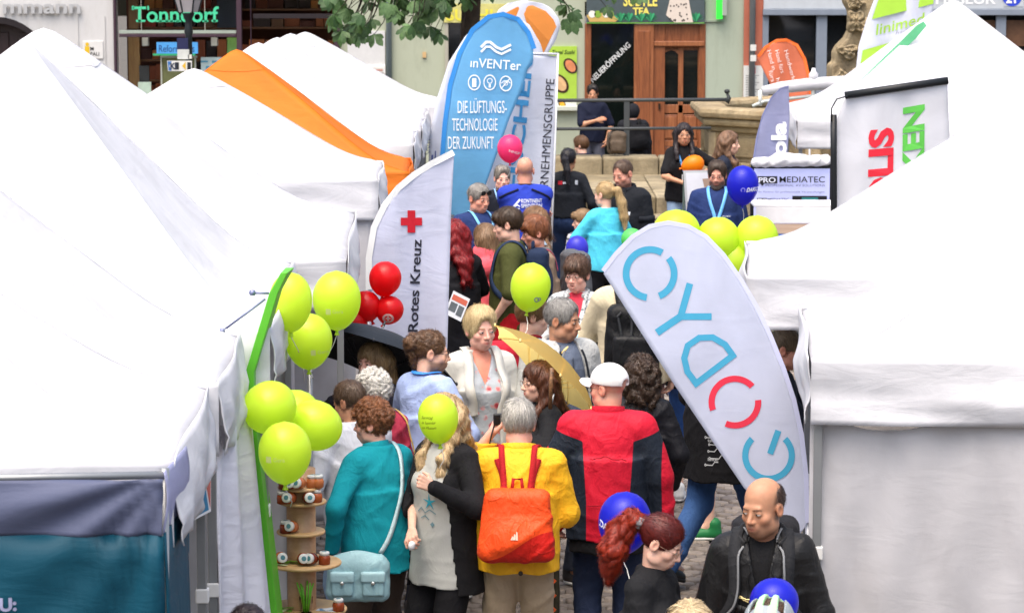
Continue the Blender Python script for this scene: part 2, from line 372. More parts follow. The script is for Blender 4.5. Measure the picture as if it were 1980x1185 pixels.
# ------------------------------------------------------------------ facades, all at Y = 45
FY = 45.0
def F_(px, py, dy=0.0): return P(px, py, FY - dy)
def fx(px): return (px - 990) / (FPX / FY) * 1.0
def fz(py): return P(990, py, FY).z
def panel(name, x0, y0, x1, y1, d0, d1, m, par, bev=0, label=None):
    """box on the facade from pixel corners, standing from d0 to d1 metres in front of it"""
    a, b = F_(x0, y0), F_(x1, y1); L = par.location
    o = G().box(a.x - L.x, b.x - L.x, FY - d1 - L.y, FY - d0 - L.y, b.z - L.z, a.z - L.z).obj(name, m, par, False, bev)
    if label: o['label'] = label
    return o
def plaster(c, v=.1):
    key = ('pl', c)
    if key in MC: return MC[key]
    t = NT('plaster'); cc = lin(c); n = t.noise(t.coord(), 1.6, 7, .65, .5); n2 = t.noise(t.coord('Object', (1, 1, .3)), 3.5, 6, .7)
    a = t.mix(n, rgba(sc(cc, 1 - v)), rgba(sc(cc, 1 + v))); st = t.ramp(n2, [(.5, (1, 1, 1)), (.8, (.8, .79, .76))])
    mx = t.n.new('ShaderNodeMix'); mx.data_type = 'RGBA'; mx.blend_type = 'MULTIPLY'; mx.inputs[0].default_value = 1; t.put(mx.inputs[6], a); t.put(mx.inputs[7], st)
    t.put(t.b.inputs['Base Color'], mx.outputs[2]); t.b.inputs['Roughness'].default_value = .9; t.bump(t.noise(t.coord(), 60, 5), .25, .01); MC[key] = t.m; return t.m
def house(px0, px1, label, m, top=9.5, z0=0.0):
    r = empty('town_house', (fx(px0), FY, z0), 0, label, 'building')
    return r
TOPY = -780  # pixel row for about z = 9.4
DARKG = M_glass('#15181a'); WARM = M_glass('#4a2a1c', .12)
def upper_windows(h, pxs, m, zs=(4.4, 7.2)):
    for px in pxs:
        for z in zs:
            x = fx(px) - h.location.x
            f_ = G(); f_.box(x - .62, x - .5, -.09, .0, z - .85, z + .85); f_.box(x + .5, x + .62, -.09, 0, z - .85, z + .85); f_.box(x - .5, x + .5, -.09, 0, z + .73, z + .85); f_.box(x - .5, x + .5, -.09, 0, z - .85, z - .73)
            f_.box(x - .03, x + .03, -.07, -.02, z - .73, z + .73); w = f_.obj('window', M_plain('#e8e6e0', .5), h)
            G().box(x - .5, x + .5, -.045, -.03, z - .73, z + .73).obj('pane', DARKG, w)
# white house with an arched gateway
wh = plaster('#c8c8c8', .04); hA = house(-420, 222, 'white plastered house front with a dark arched gateway', wh)
def arch_wall():
    """wall face with an arched hole, extruded"""
    L = hA.location; cx, r = F_(2, 33).x, None; a = F_(130, 96); cx = F_(-8, 0).x; top = fz(33); rx = F_(128, 0).x - cx; rzz = (top - .9)
    n = 24; xs = [cx - rx * math.cos(math.pi * i / n) for i in range(n + 1)]; zs = [.9 + rzz * math.sin(math.pi * i / n) ** .8 for i in range(n + 1)]
    X0, X1, Zt = fx(-420), F_(220, 0).x, 9.6; v = []; f = []
    def add(poly):
        k = len(v); m_ = len(poly); v.extend([(x - L.x, 0 - .0, z) for x, z in poly]); v.extend([(x - L.x, .45, z) for x, z in poly])
        f.append(tuple(range(k, k + m_))); f.append(tuple(range(k + 2 * m_ - 1, k + m_ - 1, -1)))
        for i in range(m_): f.append((k + i, k + m_ + i, k + m_ + (i + 1) % m_, k + (i + 1) % m_))
    add([(X0, 0), (xs[0], 0), (xs[0], .9), (xs[0], Zt), (X0, Zt)]); add([(xs[-1], 0), (X1, 0), (X1, Zt), (xs[-1], Zt), (xs[-1], .9)])
    for i in range(n): add([(xs[i], zs[i]), (xs[i + 1], zs[i + 1]), (xs[i + 1], Zt), (xs[i], Zt)])
    o = mkobj('wall', v, f, wh, hA); fix_normals(o)
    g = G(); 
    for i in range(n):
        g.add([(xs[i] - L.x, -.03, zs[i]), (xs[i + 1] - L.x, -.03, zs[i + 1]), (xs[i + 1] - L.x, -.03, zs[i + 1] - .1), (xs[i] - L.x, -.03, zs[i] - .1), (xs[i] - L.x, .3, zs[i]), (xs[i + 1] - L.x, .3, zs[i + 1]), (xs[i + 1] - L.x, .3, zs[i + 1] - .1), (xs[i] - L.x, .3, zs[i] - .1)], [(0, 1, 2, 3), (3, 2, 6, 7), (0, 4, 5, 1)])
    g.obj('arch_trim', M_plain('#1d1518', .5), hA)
    gd = G().box(xs[0] - L.x, xs[-1] - L.x, .3, .36, 0, top).obj('gate', M_wood('#2a1a1c', '#3a2527'), hA)
    for k in range(5): x = xs[0] + (xs[-1] - xs[0]) * (k + .5) / 5 - L.x; G().box(x - .14, x + .14, .275, .299, .1, top - .25).obj('gate_board', M_wood('#2a1a1c', '#3a2527'), gd, False, .01)
arch_wall(); upper_windows(hA, (-250, -60, 110), wh)
lm = M_plain('#b4b6b8', .45, .2)
mm = print_text('mmann', (4, 26), (25, 0), (0, -27), lambda a, b: F_(a, b, .05) - hA.location, lm, 'lettering', hA, .03, 0, 152)
md = mm.modifiers.new('s', 'SOLIDIFY'); md.thickness = .045; md.offset = 0
for x in (153, 205): panel('trim_strip', x - 2, 32, x + 2, 260, 0, .02, M_plain('#c4c4c4', .6), hA)
pl = panel('wall_plaque', 160, 80, 200, 114, .0, .025, M_plain('#d4d4d2', .5), hA, .004)
art([rect(164, 90, 173, 108)] + disc(168.5, 86, 3.4, 14), lambda a, b: F_(a, b, .03) - hA.location, M_plain('#d9b41e', .5), 'emblem', pl)
print_text('M', (174, 98), (7, 0), (0, -7), lambda a, b: F_(a, b, .03) - hA.location, M_plain('#333333', .5), 'lettering', pl, .03)
print_text('PALI', (174, 108), (7, 0), (0, -7), lambda a, b: F_(a, b, .03) - hA.location, M_plain('#333333', .5), 'lettering', pl, .02)
# dark shop front with warm shelves
fr = M_plain('#43303c', .45); hB = house(222, 660, 'shop house with large dark framed display windows', fr)
LB = hB.location
G().box(0, fx(660) - LB.x, .0, .4, 3.3, 9.6).obj('wall', plaster('#b9ae9c'), hB); upper_windows(hB, (300, 430, 570), fr)
G().box(0, fx(660) - LB.x, 1.6, 1.7, 0, 3.3).obj('back_wall', M_plain('#5a2f1c', .8), hB)
G().box(0, fx(660) - LB.x, .1, 1.6, -.01, .5).obj('display_floor', M_plain('#6b5644', .8), hB)
G().box(0, fx(660) - LB.x, .0, 1.6, 3.2, 3.3).obj('soffit', M_plain('#4a3a30', .8), hB)
for k, (x0, x1) in enumerate(((219, 231), (457, 472), (484, 490), (646, 660))): panel('frame_post', x0, -25, x1, 380, -.02, .08, fr, hB, .01)
panel('frame_bar', 231, 66, 457, 72, -.02, .06, fr, hB, .005); panel('sill_strip', 231, 59, 457, 65, -.03, .05, M_plain('#9ba69c', .5), hB)
panel('frame_bar', 490, 27, 646, 36, -.02, .06, M_plain('#241c20', .5), hB); panel('frame_bar', 219, -28, 660, -20, -.02, .08, fr, hB)
for x in (273, 396): panel('glazing_bar', x - 1, -20, x + 1, 59, -.03, .02, M_plain('#b9b4a8', .5), hB)
prnd = random.Random(3); warm = ['#7a3a1c', '#8f4a22', '#5c2a18', '#a0582c', '#43201a', '#6e4a30', '#9a3420', '#c07a3c', '#2a1a1a', '#3c2a24']
gg_ = G(); gmats = [M_plain(c, .6) for c in warm]
for (y0, y1) in ((-18, 20), (22, 56), (78, 120), (122, 160), (162, 200)):      # goods on the shelves behind the glass
    z1, z0 = fz(y0), fz(y1); G().box(.15, fx(650) - LB.x, .9, 1.3, z0 - .03, z0).obj('shelf', M_plain('#6b4428', .6), hB)
    x = .25
    while x < fx(648) - LB.x:
        w = prnd.uniform(.06, .3); hgt = prnd.uniform(.35, .95) * (z1 - z0)
        gg_.box(x, x + w * .92, .95 + prnd.uniform(0, .1), 1.25, z0 + .002, z0 + hgt, prnd.randrange(len(warm))); x += w
tag(gg_.obj('shelf_goods', gmats, hB), kind='stuff')
panel('display_board', 238, 74, 262, 200, -.7, -.6, M_wood('#8a6238', '#a8804c'), hB); panel('display_board', 238, -18, 258, 58, -.7, -.6, M_wood('#7a5430', '#946c3e'), hB)
dark = panel('dark_panel', 410, -18, 456, 57, -.8, -.7, M_plain('#1c2030', .4), hB)
for (a, b) in ((231, 457), (490, 646)): panel('glass', a, -20, b, 380, -.012, -.004, M_clear(), hB)
tg = M_plain('#46c896', .5)
fT = lambda a, b: F_(a, b, .025) - LB
tn = print_text('Tonndorf', (257, 43), (31, 0), (0, -31), fT, tg, 'lettering', hB, .022, 0, 166)
art([rect(263, 39, 281, 43), rect(255, 12, 259, 20), rect(285, 12, 288, 20)] + [rect(x, 40, x + 12, 43) for x in (301, 313, 325, 338, 391)] + [rect(409, 39, 421, 43)], fT, tg, 'serifs', hB)
rs = panel('shop_sign', 303, 82, 383, 104, .0, .03, M_plain('#4e9fe0', .5), hB); print_text('Reformhaus', (306, 101), (14, 0), (0, -14), lambda a, b: F_(a, b, .035) - LB, M_plain('#1c3c78', .5), 'lettering', rs, 0, 0, 70)
panel('sign_strip', 296, 104, 378, 108, .0, .028, M_plain('#2fa06c', .5), hB)
for (x0, y0, x1, y1, c, nm) in ((310, 112, 376, 190, '#77774c', 'framed_poster'), (386, 112, 432, 165, '#b4c4c8', 'notice'), (264, 160, 290, 205, '#c4d4c4', 'price_card'), (437, 74, 457, 128, '#7cab58', 'poster'), (266, 128, 286, 160, '#2a2a2c', 'display_box')):
    o = panel(nm, x0, y0, x1, y1, -.2, -.17, M_plain(c, .5, 0, .3), hB)
    if nm == 'framed_poster':
        for q in ((308, 109, 379, 113), (308, 112, 312, 195), (374, 112, 378, 195)): panel('poster_frame', q[0], q[1], q[2], q[3], -.17, -.14, M_plain('#c8c4b8', .4), hB)
art([rect(388, 118, 402, 121), rect(410, 118, 426, 122), rect(398, 128, 405, 134)], lambda a, b: F_(a, b, -.16) - LB, M_plain('#4c90b0', .5), 'notice_print', hB)
for x in (278, 412): panel('spot_lamp', x - 6, 74, x + 6, 90, -.3, -.16, M_plain('#d8d4cc', .5), hB); 
# pale green house
gp = plaster('#aeb5a0', .05); hC = house(660, 1130, 'pale green plastered house with a dark shop window', gp); LC = hC.location
def wallbox(h, x0, x1, z0, z1, m, y0=0.0, y1=.4): return G().box(fx(x0) - h.location.x, fx(x1) - h.location.x, y0, y1, z0, z1).obj('wall', m, h)
wallbox(hC, 660, 866, 0, 9.6, gp); wallbox(hC, 866, 1050, 2.85, 9.6, gp); wallbox(hC, 1050, 1130, 0, 9.6, gp); wallbox(hC, 866, 1050, 0, .5, gp); upper_windows(hC, (730, 860, 990, 1090), gp)
panel('glass', 866, 24, 1050, 320, -.2, -.19, DARKG, hC); panel('frame_post', 860, 20, 868, 330, -.02, .06, M_plain('#a9a698', .6), hC, .01)
panel('shop_sign', 858, 8, 1040, 44, .0, .08, M_plain('#c9c47a', .5, 0, .3), hC)
print_text('SUSHI', (862, 40), (26, 0), (0, -22), lambda a, b: F_(a, b, .09) - LC, M_plain('#e0d84a', .5), 'lettering', hC, .03)
panel('info_board', 672, 60, 745, 126, 0, .05, M_plain('#cfd0d0', .6), hC); nb = panel('notice_board', 676, 126, 746, 200, .0, .07, M_plain('#e4e4e2', .5), hC, .006)
panel('notice_sheet', 682, 131, 741, 200, .075, .08, M_plain('#cdc9c2', .6), hC)
print_text('Apotheken Tag', (699, 147), (6, 0), (0, -6), lambda a, b: F_(a, b, .085) - LC, M_plain('#666666', .6), 'lettering', hC, .01); print_text('im Herbst', (712, 154), (6, 0), (0, -6), lambda a, b: F_(a, b, .085) - LC, M_plain('#666666', .6), 'lettering', hC, .01)
art([rect(684, 135, 740, 137)], lambda a, b: F_(a, b, .085) - LC, M_plain('#c06a58', .6), 'notice_print', hC)
dz_ = F_(752, 0); G().tube([(dz_.x - LC.x, -.07, .2), (dz_.x - LC.x, -.07, 9.4)], .045, 12).obj('downpipe', M_plain('#7d8c92', .5, .4), hC, True)
panel('door_bell', 817, 101, 824, 112, 0, .03, M_plain('#c8a878', .5), hC)
pk = panel('menu_poster', 1062, 90, 1115, 196, 0, .03, M_plain('#a8cc48', .5), hC)
fP = lambda a, b: F_(a, b, .036) - LC
art([rect(1062, 196, 1115, 214)], fP, M_plain('#d8dcd0', .5), 'poster_base', pk)
print_text('Tegel Sushi', (1066, 105), (8, 0), (0, -8), fP, M_plain('#28401c', .5), 'lettering', pk, .02, .3, 46)
for (cx, cy, a_, c1, c2) in ((1103, 128, 13, '#3a2a24', '#d8885c'), (1083, 162, 16, '#40281c', '#e0b080'), (1087, 202, 7, '#6a3420', '#e8a030')):
    art([[(cx + a_ * 1.0 * math.cos(t) + .35 * a_ * math.sin(t), cy + a_ * 1.15 * math.sin(t)) for t in [2 * math.pi * i / 20 for i in range(20)]]], fP, M_plain(c1, .4), 'dish_print', pk)
    art([[(cx + a_ * .72 * math.cos(t) + .3 * a_ * math.sin(t), cy + a_ * .9 * math.sin(t)) for t in [2 * math.pi * i / 20 for i in range(20)]]], lambda a, b: F_(a, b, .039) - LC, M_plain(c2, .5, 0, .5), 'dish_print', pk)
panel('window_ledge', 1050, 205, 1118, 214, 0, .12, M_plain('#c6ccbe', .6), hC, .01)
# tea shop: timber door and dark window
hD = house(1130, 1362, 'tea shop front with timber door and dark window', gp); LD = hD.location
wd1, wd2 = M_wood('#6e3c22', '#9a5c36'), M_wood('#7c4628', '#a86a42')
G().box(0, fx(1362) - LD.x, .0, .4, 3.02, 9.6).obj('wall', gp, hD); upper_windows(hD, (1190, 1310), gp)
panel('pane', 1142, 46, 1226, 372, -.06, -.05, M_glass('#0e1412', .04), hD); panel('frame_post', 1131, 46, 1142, 372, -.05, .05, wd1, hD, .008)
pil = panel('timber_pilaster', 1226, 47, 1262, 372, -.05, .07, wd2, hD, .012); panel('timber_pilaster', 1233, 60, 1255, 372, .07, .085, wd1, pil.parent, .008)
panel('door_surround', 1262, 47, 1284, 372, -.1, .02, wd1, hD, .01); panel('door_surround', 1352, 47, 1362, 372, -.1, .02, wd1, hD, .01); panel('transom', 1284, 47, 1352, 92, -.1, .0, wd1, hD, .01); panel('transom_rail', 1262, 80, 1362, 90, 0, .05, wd2, hD, .012)
dr = panel('door', 1284, 92, 1352, 372, -.14, -.09, wd2, hD)
LDp = dr
for (x0, x1) in ((1281, 1312), (1320, 1351)):
    panel('pane', x0, 98, x1, 204, -.085, -.08, M_glass('#121718', .05), hD)
    panel('door_panel', x0 + 1, 222, x1 - 1, 272, -.085, -.05, wd1, hD, .015); panel('door_panel', x0 + 4, 226, x1 - 4, 268, -.05, -.035, wd2, hD, .012)
    panel('door_panel', x0 + 1, 284, x1 - 1, 340, -.085, -.05, wd1, hD, .015)
for q in ((1277, 92, 1282, 372), (1312, 92, 1320, 372), (1350, 92, 1354, 372), (1277, 203, 1354, 220), (1277, 272, 1354, 284)): panel('door_rail', *q, -.09, -.045, wd2, hD, .008)
art([[(1281, 97), (1281, 106), (1290, 100), (1300, 97)], [(1312, 97), (1312, 106), (1306, 100), (1298, 97)]], lambda a, b: F_(a, b, -.05) - LD, wd2, 'arched_head', hD)
panel('door_handle', 1273, 200, 1277, 212, -.05, .04, M_plain('#3a3028', .4, .6), hD)
tsn = panel('shop_sign', 1134, -30, 1362, 46, .0, .10, M_plain('#4a565a', .45, 0, .25), hD, .01); fS = lambda a, b: F_(a, b, .108) - LD
print_text('SUBTLE', (1205, 12), (17, 0), (0, -22), fS, M_plain('#e8dc6a', .5), 'lettering', tsn, .04, 0, 66); print_text('TEA', (1224, 29), (15, 0), (0, -14), fS, M_plain('#e8dc6a', .5), 'lettering', tsn, .05, 0, 32)
art([rect(1134, 44, 1362, 46)], fS, M_plain('#6aa83c', .5), 'sign_edge', tsn)
art([[(1134, 30), (1150, 24), (1180, 28), (1198, 36), (1190, 43), (1140, 43)]], fS, M_plain('#c8a860', .5), 'platter_print', tsn)
for (x, c) in ((1145, '#e4e4da'), (1156, '#7ea63c'), (1172, '#e4e4da'), (1180, '#86a840')): art(disc(x, 28, 7, 14), lambda a, b: F_(a, b, .112) - LD, M_plain(c, .5), 'snack_print', tsn)
for cx in (1200, 1216, 1240, 1258, 1346):
    for a in range(7): t = R(200 + a * 23); art([[(cx, 43), (cx + 13 * math.cos(t) - 3 * math.sin(t), 41 + 13 * math.sin(t)), (cx + 17 * math.cos(t), 41 + 17 * math.sin(t)), (cx + 13 * math.cos(t) + 3 * math.sin(t), 41 + 13 * math.sin(t))]], lambda p, q: F_(p, min(q, 44), .112) - LD, M_plain(('#2f8a5c', '#3ba870', '#1d6a48')[a % 3], .5), 'leaf_print', tsn)
art([[(1300, -20), (1328, -20), (1340, 44), (1304, 44), (1288, 30)]], lambda a, b: F_(a, b, .113) - LD, M_plain('#d8ccc0', .5), 'cup_print', tsn)
br_ = random.Random(5)
for _ in range(22): art(disc(br_.uniform(1296, 1330), br_.uniform(4, 42), 1.6, 8), lambda a, b: F_(a, b, .116) - LD, M_plain('#241c1a', .4), 'pearl_print', tsn)
print_text('NEUERÖFFNUNG', (1146, 161), (8.6, -8.3), (-7, -8.6), lambda a, b: F_(a, b, -.045) - LD, M_plain('#dde0e0', .5), 'lettering', hD, .03, 0, 103)
# green wall strip with neon sign, salmon pilaster, notice board
hE = house(1362, 1476, 'pale green house corner beside a salmon pilaster', gp); LE = hE.location
wallbox(hE, 1362, 1436, 0, 9.6, plaster('#a6b1a0', .05)); wallbox(hE, 1436, 1476, 0, 9.6, plaster('#b46a55', .05), -.06, .4)
dz_ = F_(1454, 0); G().tube([(dz_.x - LE.x, -.14, .2), (dz_.x - LE.x, -.14, 9.4)], .048, 12).obj('downpipe', M_plain('#84898c', .5, .4), hE, True)
for y in (92, 112): panel('pipe_sticker', 1449, y - 6, 1460, y + 6, .19, .195, M_plain('#d4d4d0', .5), hE)
ns = panel('neon_sign', 1385, -40, 1396, 37, .05, .12, M_plain('#2fd03a', .4, emit=.5), hE); panel('sign_box', 1396, -40, 1404, 30, .02, .14, M_plain('#9aa49a', .5), hE); panel('ledge', 1362, 40, 1400, 43, 0, .03, M_plain('#8e9a8c', .6), hE)
panel('notice_board', 1437, 127, 1474, 200, .062, .1, M_plain('#d4d6d4', .5), hE); fN = lambda a, b: F_(a, b, .104) - LE
art([rect(1449, 130, 1461, 143)], fN, M_plain('#c02c3c', .5), 'emblem', hE); art([rect(1442, 146 + 4.5 * i, 1468 - (i % 3) * 5, 147.2 + 4.5 * i) for i in range(11)], fN, M_plain('#8e9090', .6), 'notice_print', hE)
# grey shop front at the right
gf = M_plain('#7d8795', .5); hF = house(1476, 2300, 'grey framed shop front with dark glass and a hairdresser sign', gf); LF = hF.location
G().box(0, fx(2300) - LF.x, .0, .4, 3.35, 9.6).obj('wall', plaster('#b2937c'), hF); upper_windows(hF, (1560, 1720, 1880, 2040, 2200), gf)
panel('fascia', 1476, -40, 2300, 18, .0, .12, M_plain('#b8bfc6', .5), hF, .01); panel('frame_bar', 1474, 18, 2300, 30, -.02, .15, gf, hF, .01)
for (a, b) in ((1474, 1482), (1578, 1594), (1640, 1652), (1800, 1812), (1866, 1880), (1925, 1937), (1990, 2004), (2100, 2110)): panel('frame_post', a, 30, b, 372, -.03, .08, gf, hF, .008)
G().box(0, fx(2300) - LF.x, .1, .13, 0, 3.35).obj('glass', M_glass('#14181c', .05), hF)
panel('window_display', 1815, 40, 1990, 90, -.09, -.05, M_plain('#6a4a34', .6, 0, .5), hF)
print_text('FRISEUR', (1808, 8), (22, 0), (0, -19), lambda a, b: F_(a, b, .126) - LF, M_plain('#e8ebee', .4), 'lettering', hF, .04, 0, 118)
bd = panel('house_number', 1939, -24, 1976, 13, .122, .13, M_plain('#b8bfc6', .5), hF); art(disc(1957, -6, 19, 26), lambda a, b: F_(a, b, .135) - LF, M_plain('#2a46c8', .4), 'number_disc', hF); print_text('21', (1945, 6), (17, 0), (0, -20), lambda a, b: F_(a, b, .14) - LF, M_plain('#eeeeee', .4), 'lettering', hF, .05)
# ------------------------------------------------------------------ market tents
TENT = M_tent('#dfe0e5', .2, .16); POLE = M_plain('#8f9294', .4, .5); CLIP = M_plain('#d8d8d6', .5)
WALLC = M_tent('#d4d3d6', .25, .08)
def tent(cx, cy, w, d, yaw, ze, zp, label, vh=.29, m=None, wallm=None, group='white market tents along both sides of the aisle', walls=(), tip=.05, sag=1.55, crumple=(), seed=0, legs=True):
    """ridge-less pop-up tent; local x along the width, local -y towards the camera"""
    m = m or TENT; t = empty('market_tent', (cx, cy, 0), R(yaw), label, 'tent', group); hw, hd = w / 2, d / 2
    def zr(x, y):
        e = max(abs(x) / hw, abs(y) / hd); q = 1 - e; fl = .16; w_ = .07
        soft = lambda t: w_ * math.log(1 + math.exp(min(30, t / w_)))
        g_ = (soft(q - fl) - soft(-fl)) / (soft(1 - fl) - soft(-fl)); g_ = g_ if q < .96 else g_ - (q - .96) * .55
        e2 = min(abs(x) / hw, abs(y) / hd); rid = .03 * math.exp(-((e - e2) / .07) ** 2) * q * (1 - q) * 4
        return ze + (zp - ze) * g_ + rid - .02 * math.exp(-(q / .012) ** 2)
    g = G(); n = 40
    g.grid(lambda u, v: (-hw + w * u, -hd + d * v, zr(-hw + w * u, -hd + d * v) + .006 * math.sin(9 * u + 5 * v * (1 + u) + seed) * (1 - max(abs(2 * u - 1), abs(2 * v - 1))) ), n, n)
    g.f = [t_ for k_, q4 in enumerate(g.f) for t_ in (((q4[0], q4[1], q4[2]), (q4[0], q4[2], q4[3])) if ((k_ % n < n // 2) == (k_ // n < n // 2)) else ((q4[0], q4[1], q4[3]), (q4[1], q4[2], q4[3])))]; g.mi = [0] * len(g.f)
    ro = g.obj('roof', m, t, True); sm_ = ro.modifiers.new('t', 'SOLIDIFY'); sm_.thickness = .006; sm_.offset = -1
    for sx in (-1, 1):
        for sy in (-1, 1):
            G().tube([(sx * hw * (1 - k_), sy * hd * (1 - k_), zr(sx * hw * (1 - k_), sy * hd * (1 - k_)) + .002) for k_ in [i / 16 for i in range(17)]], .0016, 5).obj('seam', m, t, True)
    cp = G(); cp.grid(lambda u, v: (lambda x, y: (x, y, zr(x, y) + .0025))((u - .5) * w * .17, (v - .5) * d * .17), 10, 10); cp.obj('peak_cap', m, t, True)
    sides = {'front': lambda u: (-hw + w * u, -hd), 'back': lambda u: (hw - w * u, hd), 'right': lambda u: (hw, -hd + d * u), 'left': lambda u: (-hw, hd - d * u)}
    nrm = {'front': (0, -1), 'back': (0, 1), 'right': (1, 0), 'left': (-1, 0)}
    for k, fn in sides.items():
        nx, ny = nrm[k]; cr = .009 if k in crumple else .0
        def pt(u, v):
            x, y = fn(u); e = math.sin(math.pi * u)
            b = .010 * math.sin(7 * u + 5 * v + seed) + .008 * math.sin(19 * u - 9 * v + 2 * seed) * v + .016 * v + .004
            dr_ = .0
            if cr: b += cr * (math.sin(23 * u + 3 * math.sin(9 * v)) * .5 + math.sin(41 * u + 6 * v + seed) * .4) * v; dr_ = -.07 * v * math.sin(math.pi * u) ** 2 
            b += .03 * math.sin(3.2 * v) * math.sin(math.pi * u) + .02 * math.exp(-((v - .75 + .1 * math.sin(6 * u)) / .07) ** 2) * .35
            return (x + nx * b, y + ny * b, ze + .004 - vh * v + dr_)
        q = G(); q.grid(pt, 44 if not cr else 70, 12); o = q.obj('valance', m, t, True); s_ = o.modifiers.new('t', 'SOLIDIFY'); s_.thickness = .005; s_.offset = 0
    if legs:
        for sx in (-1, 1):
            for sy in (-1, 1):
                x, y = sx * (hw - .035), sy * (hd - .035); l_ = G(); l_.box(x - .019, x + .019, y - .019, y + .019, .0, ze - .02); lo_ = l_.obj('leg', POLE, t, False, .004)
                G().box(x - .027, x + .027, y - .027, y + .027, 1.24, 1.30).obj('clip', CLIP, lo_, False, .006); G().box(x - .06, x + .06, y - .06, y + .06, 0, .008).obj('foot_plate', POLE, lo_)
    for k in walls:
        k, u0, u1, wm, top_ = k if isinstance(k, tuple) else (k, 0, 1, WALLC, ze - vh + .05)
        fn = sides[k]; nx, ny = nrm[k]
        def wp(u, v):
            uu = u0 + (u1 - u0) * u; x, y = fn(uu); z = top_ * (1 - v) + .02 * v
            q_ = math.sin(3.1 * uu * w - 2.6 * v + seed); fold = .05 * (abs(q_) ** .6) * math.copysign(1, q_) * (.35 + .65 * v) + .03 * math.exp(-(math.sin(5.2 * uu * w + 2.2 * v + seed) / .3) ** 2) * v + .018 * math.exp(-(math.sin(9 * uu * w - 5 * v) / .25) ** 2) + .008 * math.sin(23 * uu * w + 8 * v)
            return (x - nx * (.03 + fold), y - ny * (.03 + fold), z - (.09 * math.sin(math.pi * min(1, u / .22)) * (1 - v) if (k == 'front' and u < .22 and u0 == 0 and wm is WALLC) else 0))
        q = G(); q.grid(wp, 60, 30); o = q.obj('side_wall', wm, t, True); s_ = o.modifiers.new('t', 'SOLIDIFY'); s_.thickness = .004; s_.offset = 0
    t['_ze'] = ze; return t
GR = 'white market tents along both sides of the aisle'
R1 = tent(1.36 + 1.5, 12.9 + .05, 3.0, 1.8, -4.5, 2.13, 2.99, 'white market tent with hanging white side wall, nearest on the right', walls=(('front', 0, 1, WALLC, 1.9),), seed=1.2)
R2 = tent(1.33 + 1.5, 15.95, 3.0, 1.8, -4.5, 2.14, 3.05, 'white market tent behind the nearest right one, tucked below the word banner', seed=2.3)
R3 = tent(P(1843, 10, 29.4).x, 29.4, 3.3, 3.0, -3, 2.2, P(1843, 8, 29.4).z + .06, 'white pointed market tent behind the red and green lettered banner', seed=.7)
L1 = tent(-1.2 - 1.5, 10.5, 3.0, 1.72, 2.0, 2.13, 3.1, 'white market tent with the purple and teal printed wall, nearest on the left', seed=3.1, crumple=('right',), vh=.30)
L2 = tent(-1.22 - 1.5, 12.15, 3.0, 1.5, 2.0, 2.13, 3.25, 'white market tent with a hanging corner curtain beside the green sign board', seed=4.6, crumple=('right',), vh=.30)
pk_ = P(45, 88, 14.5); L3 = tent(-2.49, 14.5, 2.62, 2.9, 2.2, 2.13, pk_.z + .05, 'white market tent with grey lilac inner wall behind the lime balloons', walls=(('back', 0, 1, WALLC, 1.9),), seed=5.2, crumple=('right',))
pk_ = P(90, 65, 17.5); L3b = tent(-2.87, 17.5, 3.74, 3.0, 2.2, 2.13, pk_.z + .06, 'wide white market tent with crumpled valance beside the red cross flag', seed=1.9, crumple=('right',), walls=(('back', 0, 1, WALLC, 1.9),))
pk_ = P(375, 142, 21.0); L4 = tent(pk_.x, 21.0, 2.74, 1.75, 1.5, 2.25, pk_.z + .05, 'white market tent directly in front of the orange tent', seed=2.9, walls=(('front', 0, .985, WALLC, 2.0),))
ORANGE = M_tent('#ee8626', .35, .2)
pk_ = P(458, 103, 23.6); L5 = tent(pk_.x, 23.6, 2.86, 1.5, 1.5, 2.09, pk_.z + .05, 'orange market tent, the only coloured roof in the left row', m=ORANGE, group=None, seed=3.7)
for i, (px, py, Y, lab) in enumerate(((500, 90, 26.6, 'white tent peak right behind the orange tent roof'), (536, 79, 28.6, 'white tent peak, second behind the orange tent'), (562, 71, 30.6, 'white tent peak, third behind the orange tent'), (590, 68, 32.7, 'white tent farthest back, its long slope running to the blue flag'))):
    q = P(px, py, Y); tent(q.x, Y, 2.9 if i < 3 else 3.1, 1.9, 1, 2.12, q.z + .05, lab, seed=i * 1.3, vh=.28)
q = P(-30, 92, 21); tent(q.x - .1, 21.2, 2.8, 2.6, 0, 2.2, q.z, 'white tent tip at the left picture edge, behind the front tents', seed=.3)
# printed wall of the nearest left tent: lilac band over teal, folded round the corner
bw = empty('banner_wall', (-1.2, 9.55, 0), 0, 'printed fabric wall, lilac band above teal, on the nearest left tent', 'banner wall')
BWY = 9.5
def bwp(px, py, dy=0.0):
    q = P(px, py, BWY); a_ = math.exp(-max(0, -1.2 - q.x) * 1.1); b_ = math.atan2(max(.02, 2.15 - q.z), max(.02, -1.2 - q.x + .05)); r_ = math.hypot(2.15 - q.z, -1.2 - q.x); q.y += a_ * .03 * math.sin(b_ * 17) * min(1, r_ * 3) + .016 * math.sin(q.x * 4 + q.z * 5) - dy; return q - bw.location
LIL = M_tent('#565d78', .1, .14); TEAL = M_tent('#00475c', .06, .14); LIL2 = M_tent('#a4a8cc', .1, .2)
def sheet(name, x0, x1, y0, y1, m, n=40, k=14, par=bw, fn=bwp):
    g = G(); g.grid(lambda u, v: fn(x0 + (x1 - x0) * u, (y0[0] + (y0[1] - y0[0]) * u) * (1 - v) + (y1[0] + (y1[1] - y1[0]) * u) * v), n, k); o = g.obj(name, m, par, True); s_ = o.modifiers.new('t', 'SOLIDIFY'); s_.thickness = .004; return o
sheet('lilac_panel', -330, 316, (935, 925), (1041, 1032), LIL); sheet('teal_panel', -330, 318, (1041, 1032), (1760, 1760), TEAL)
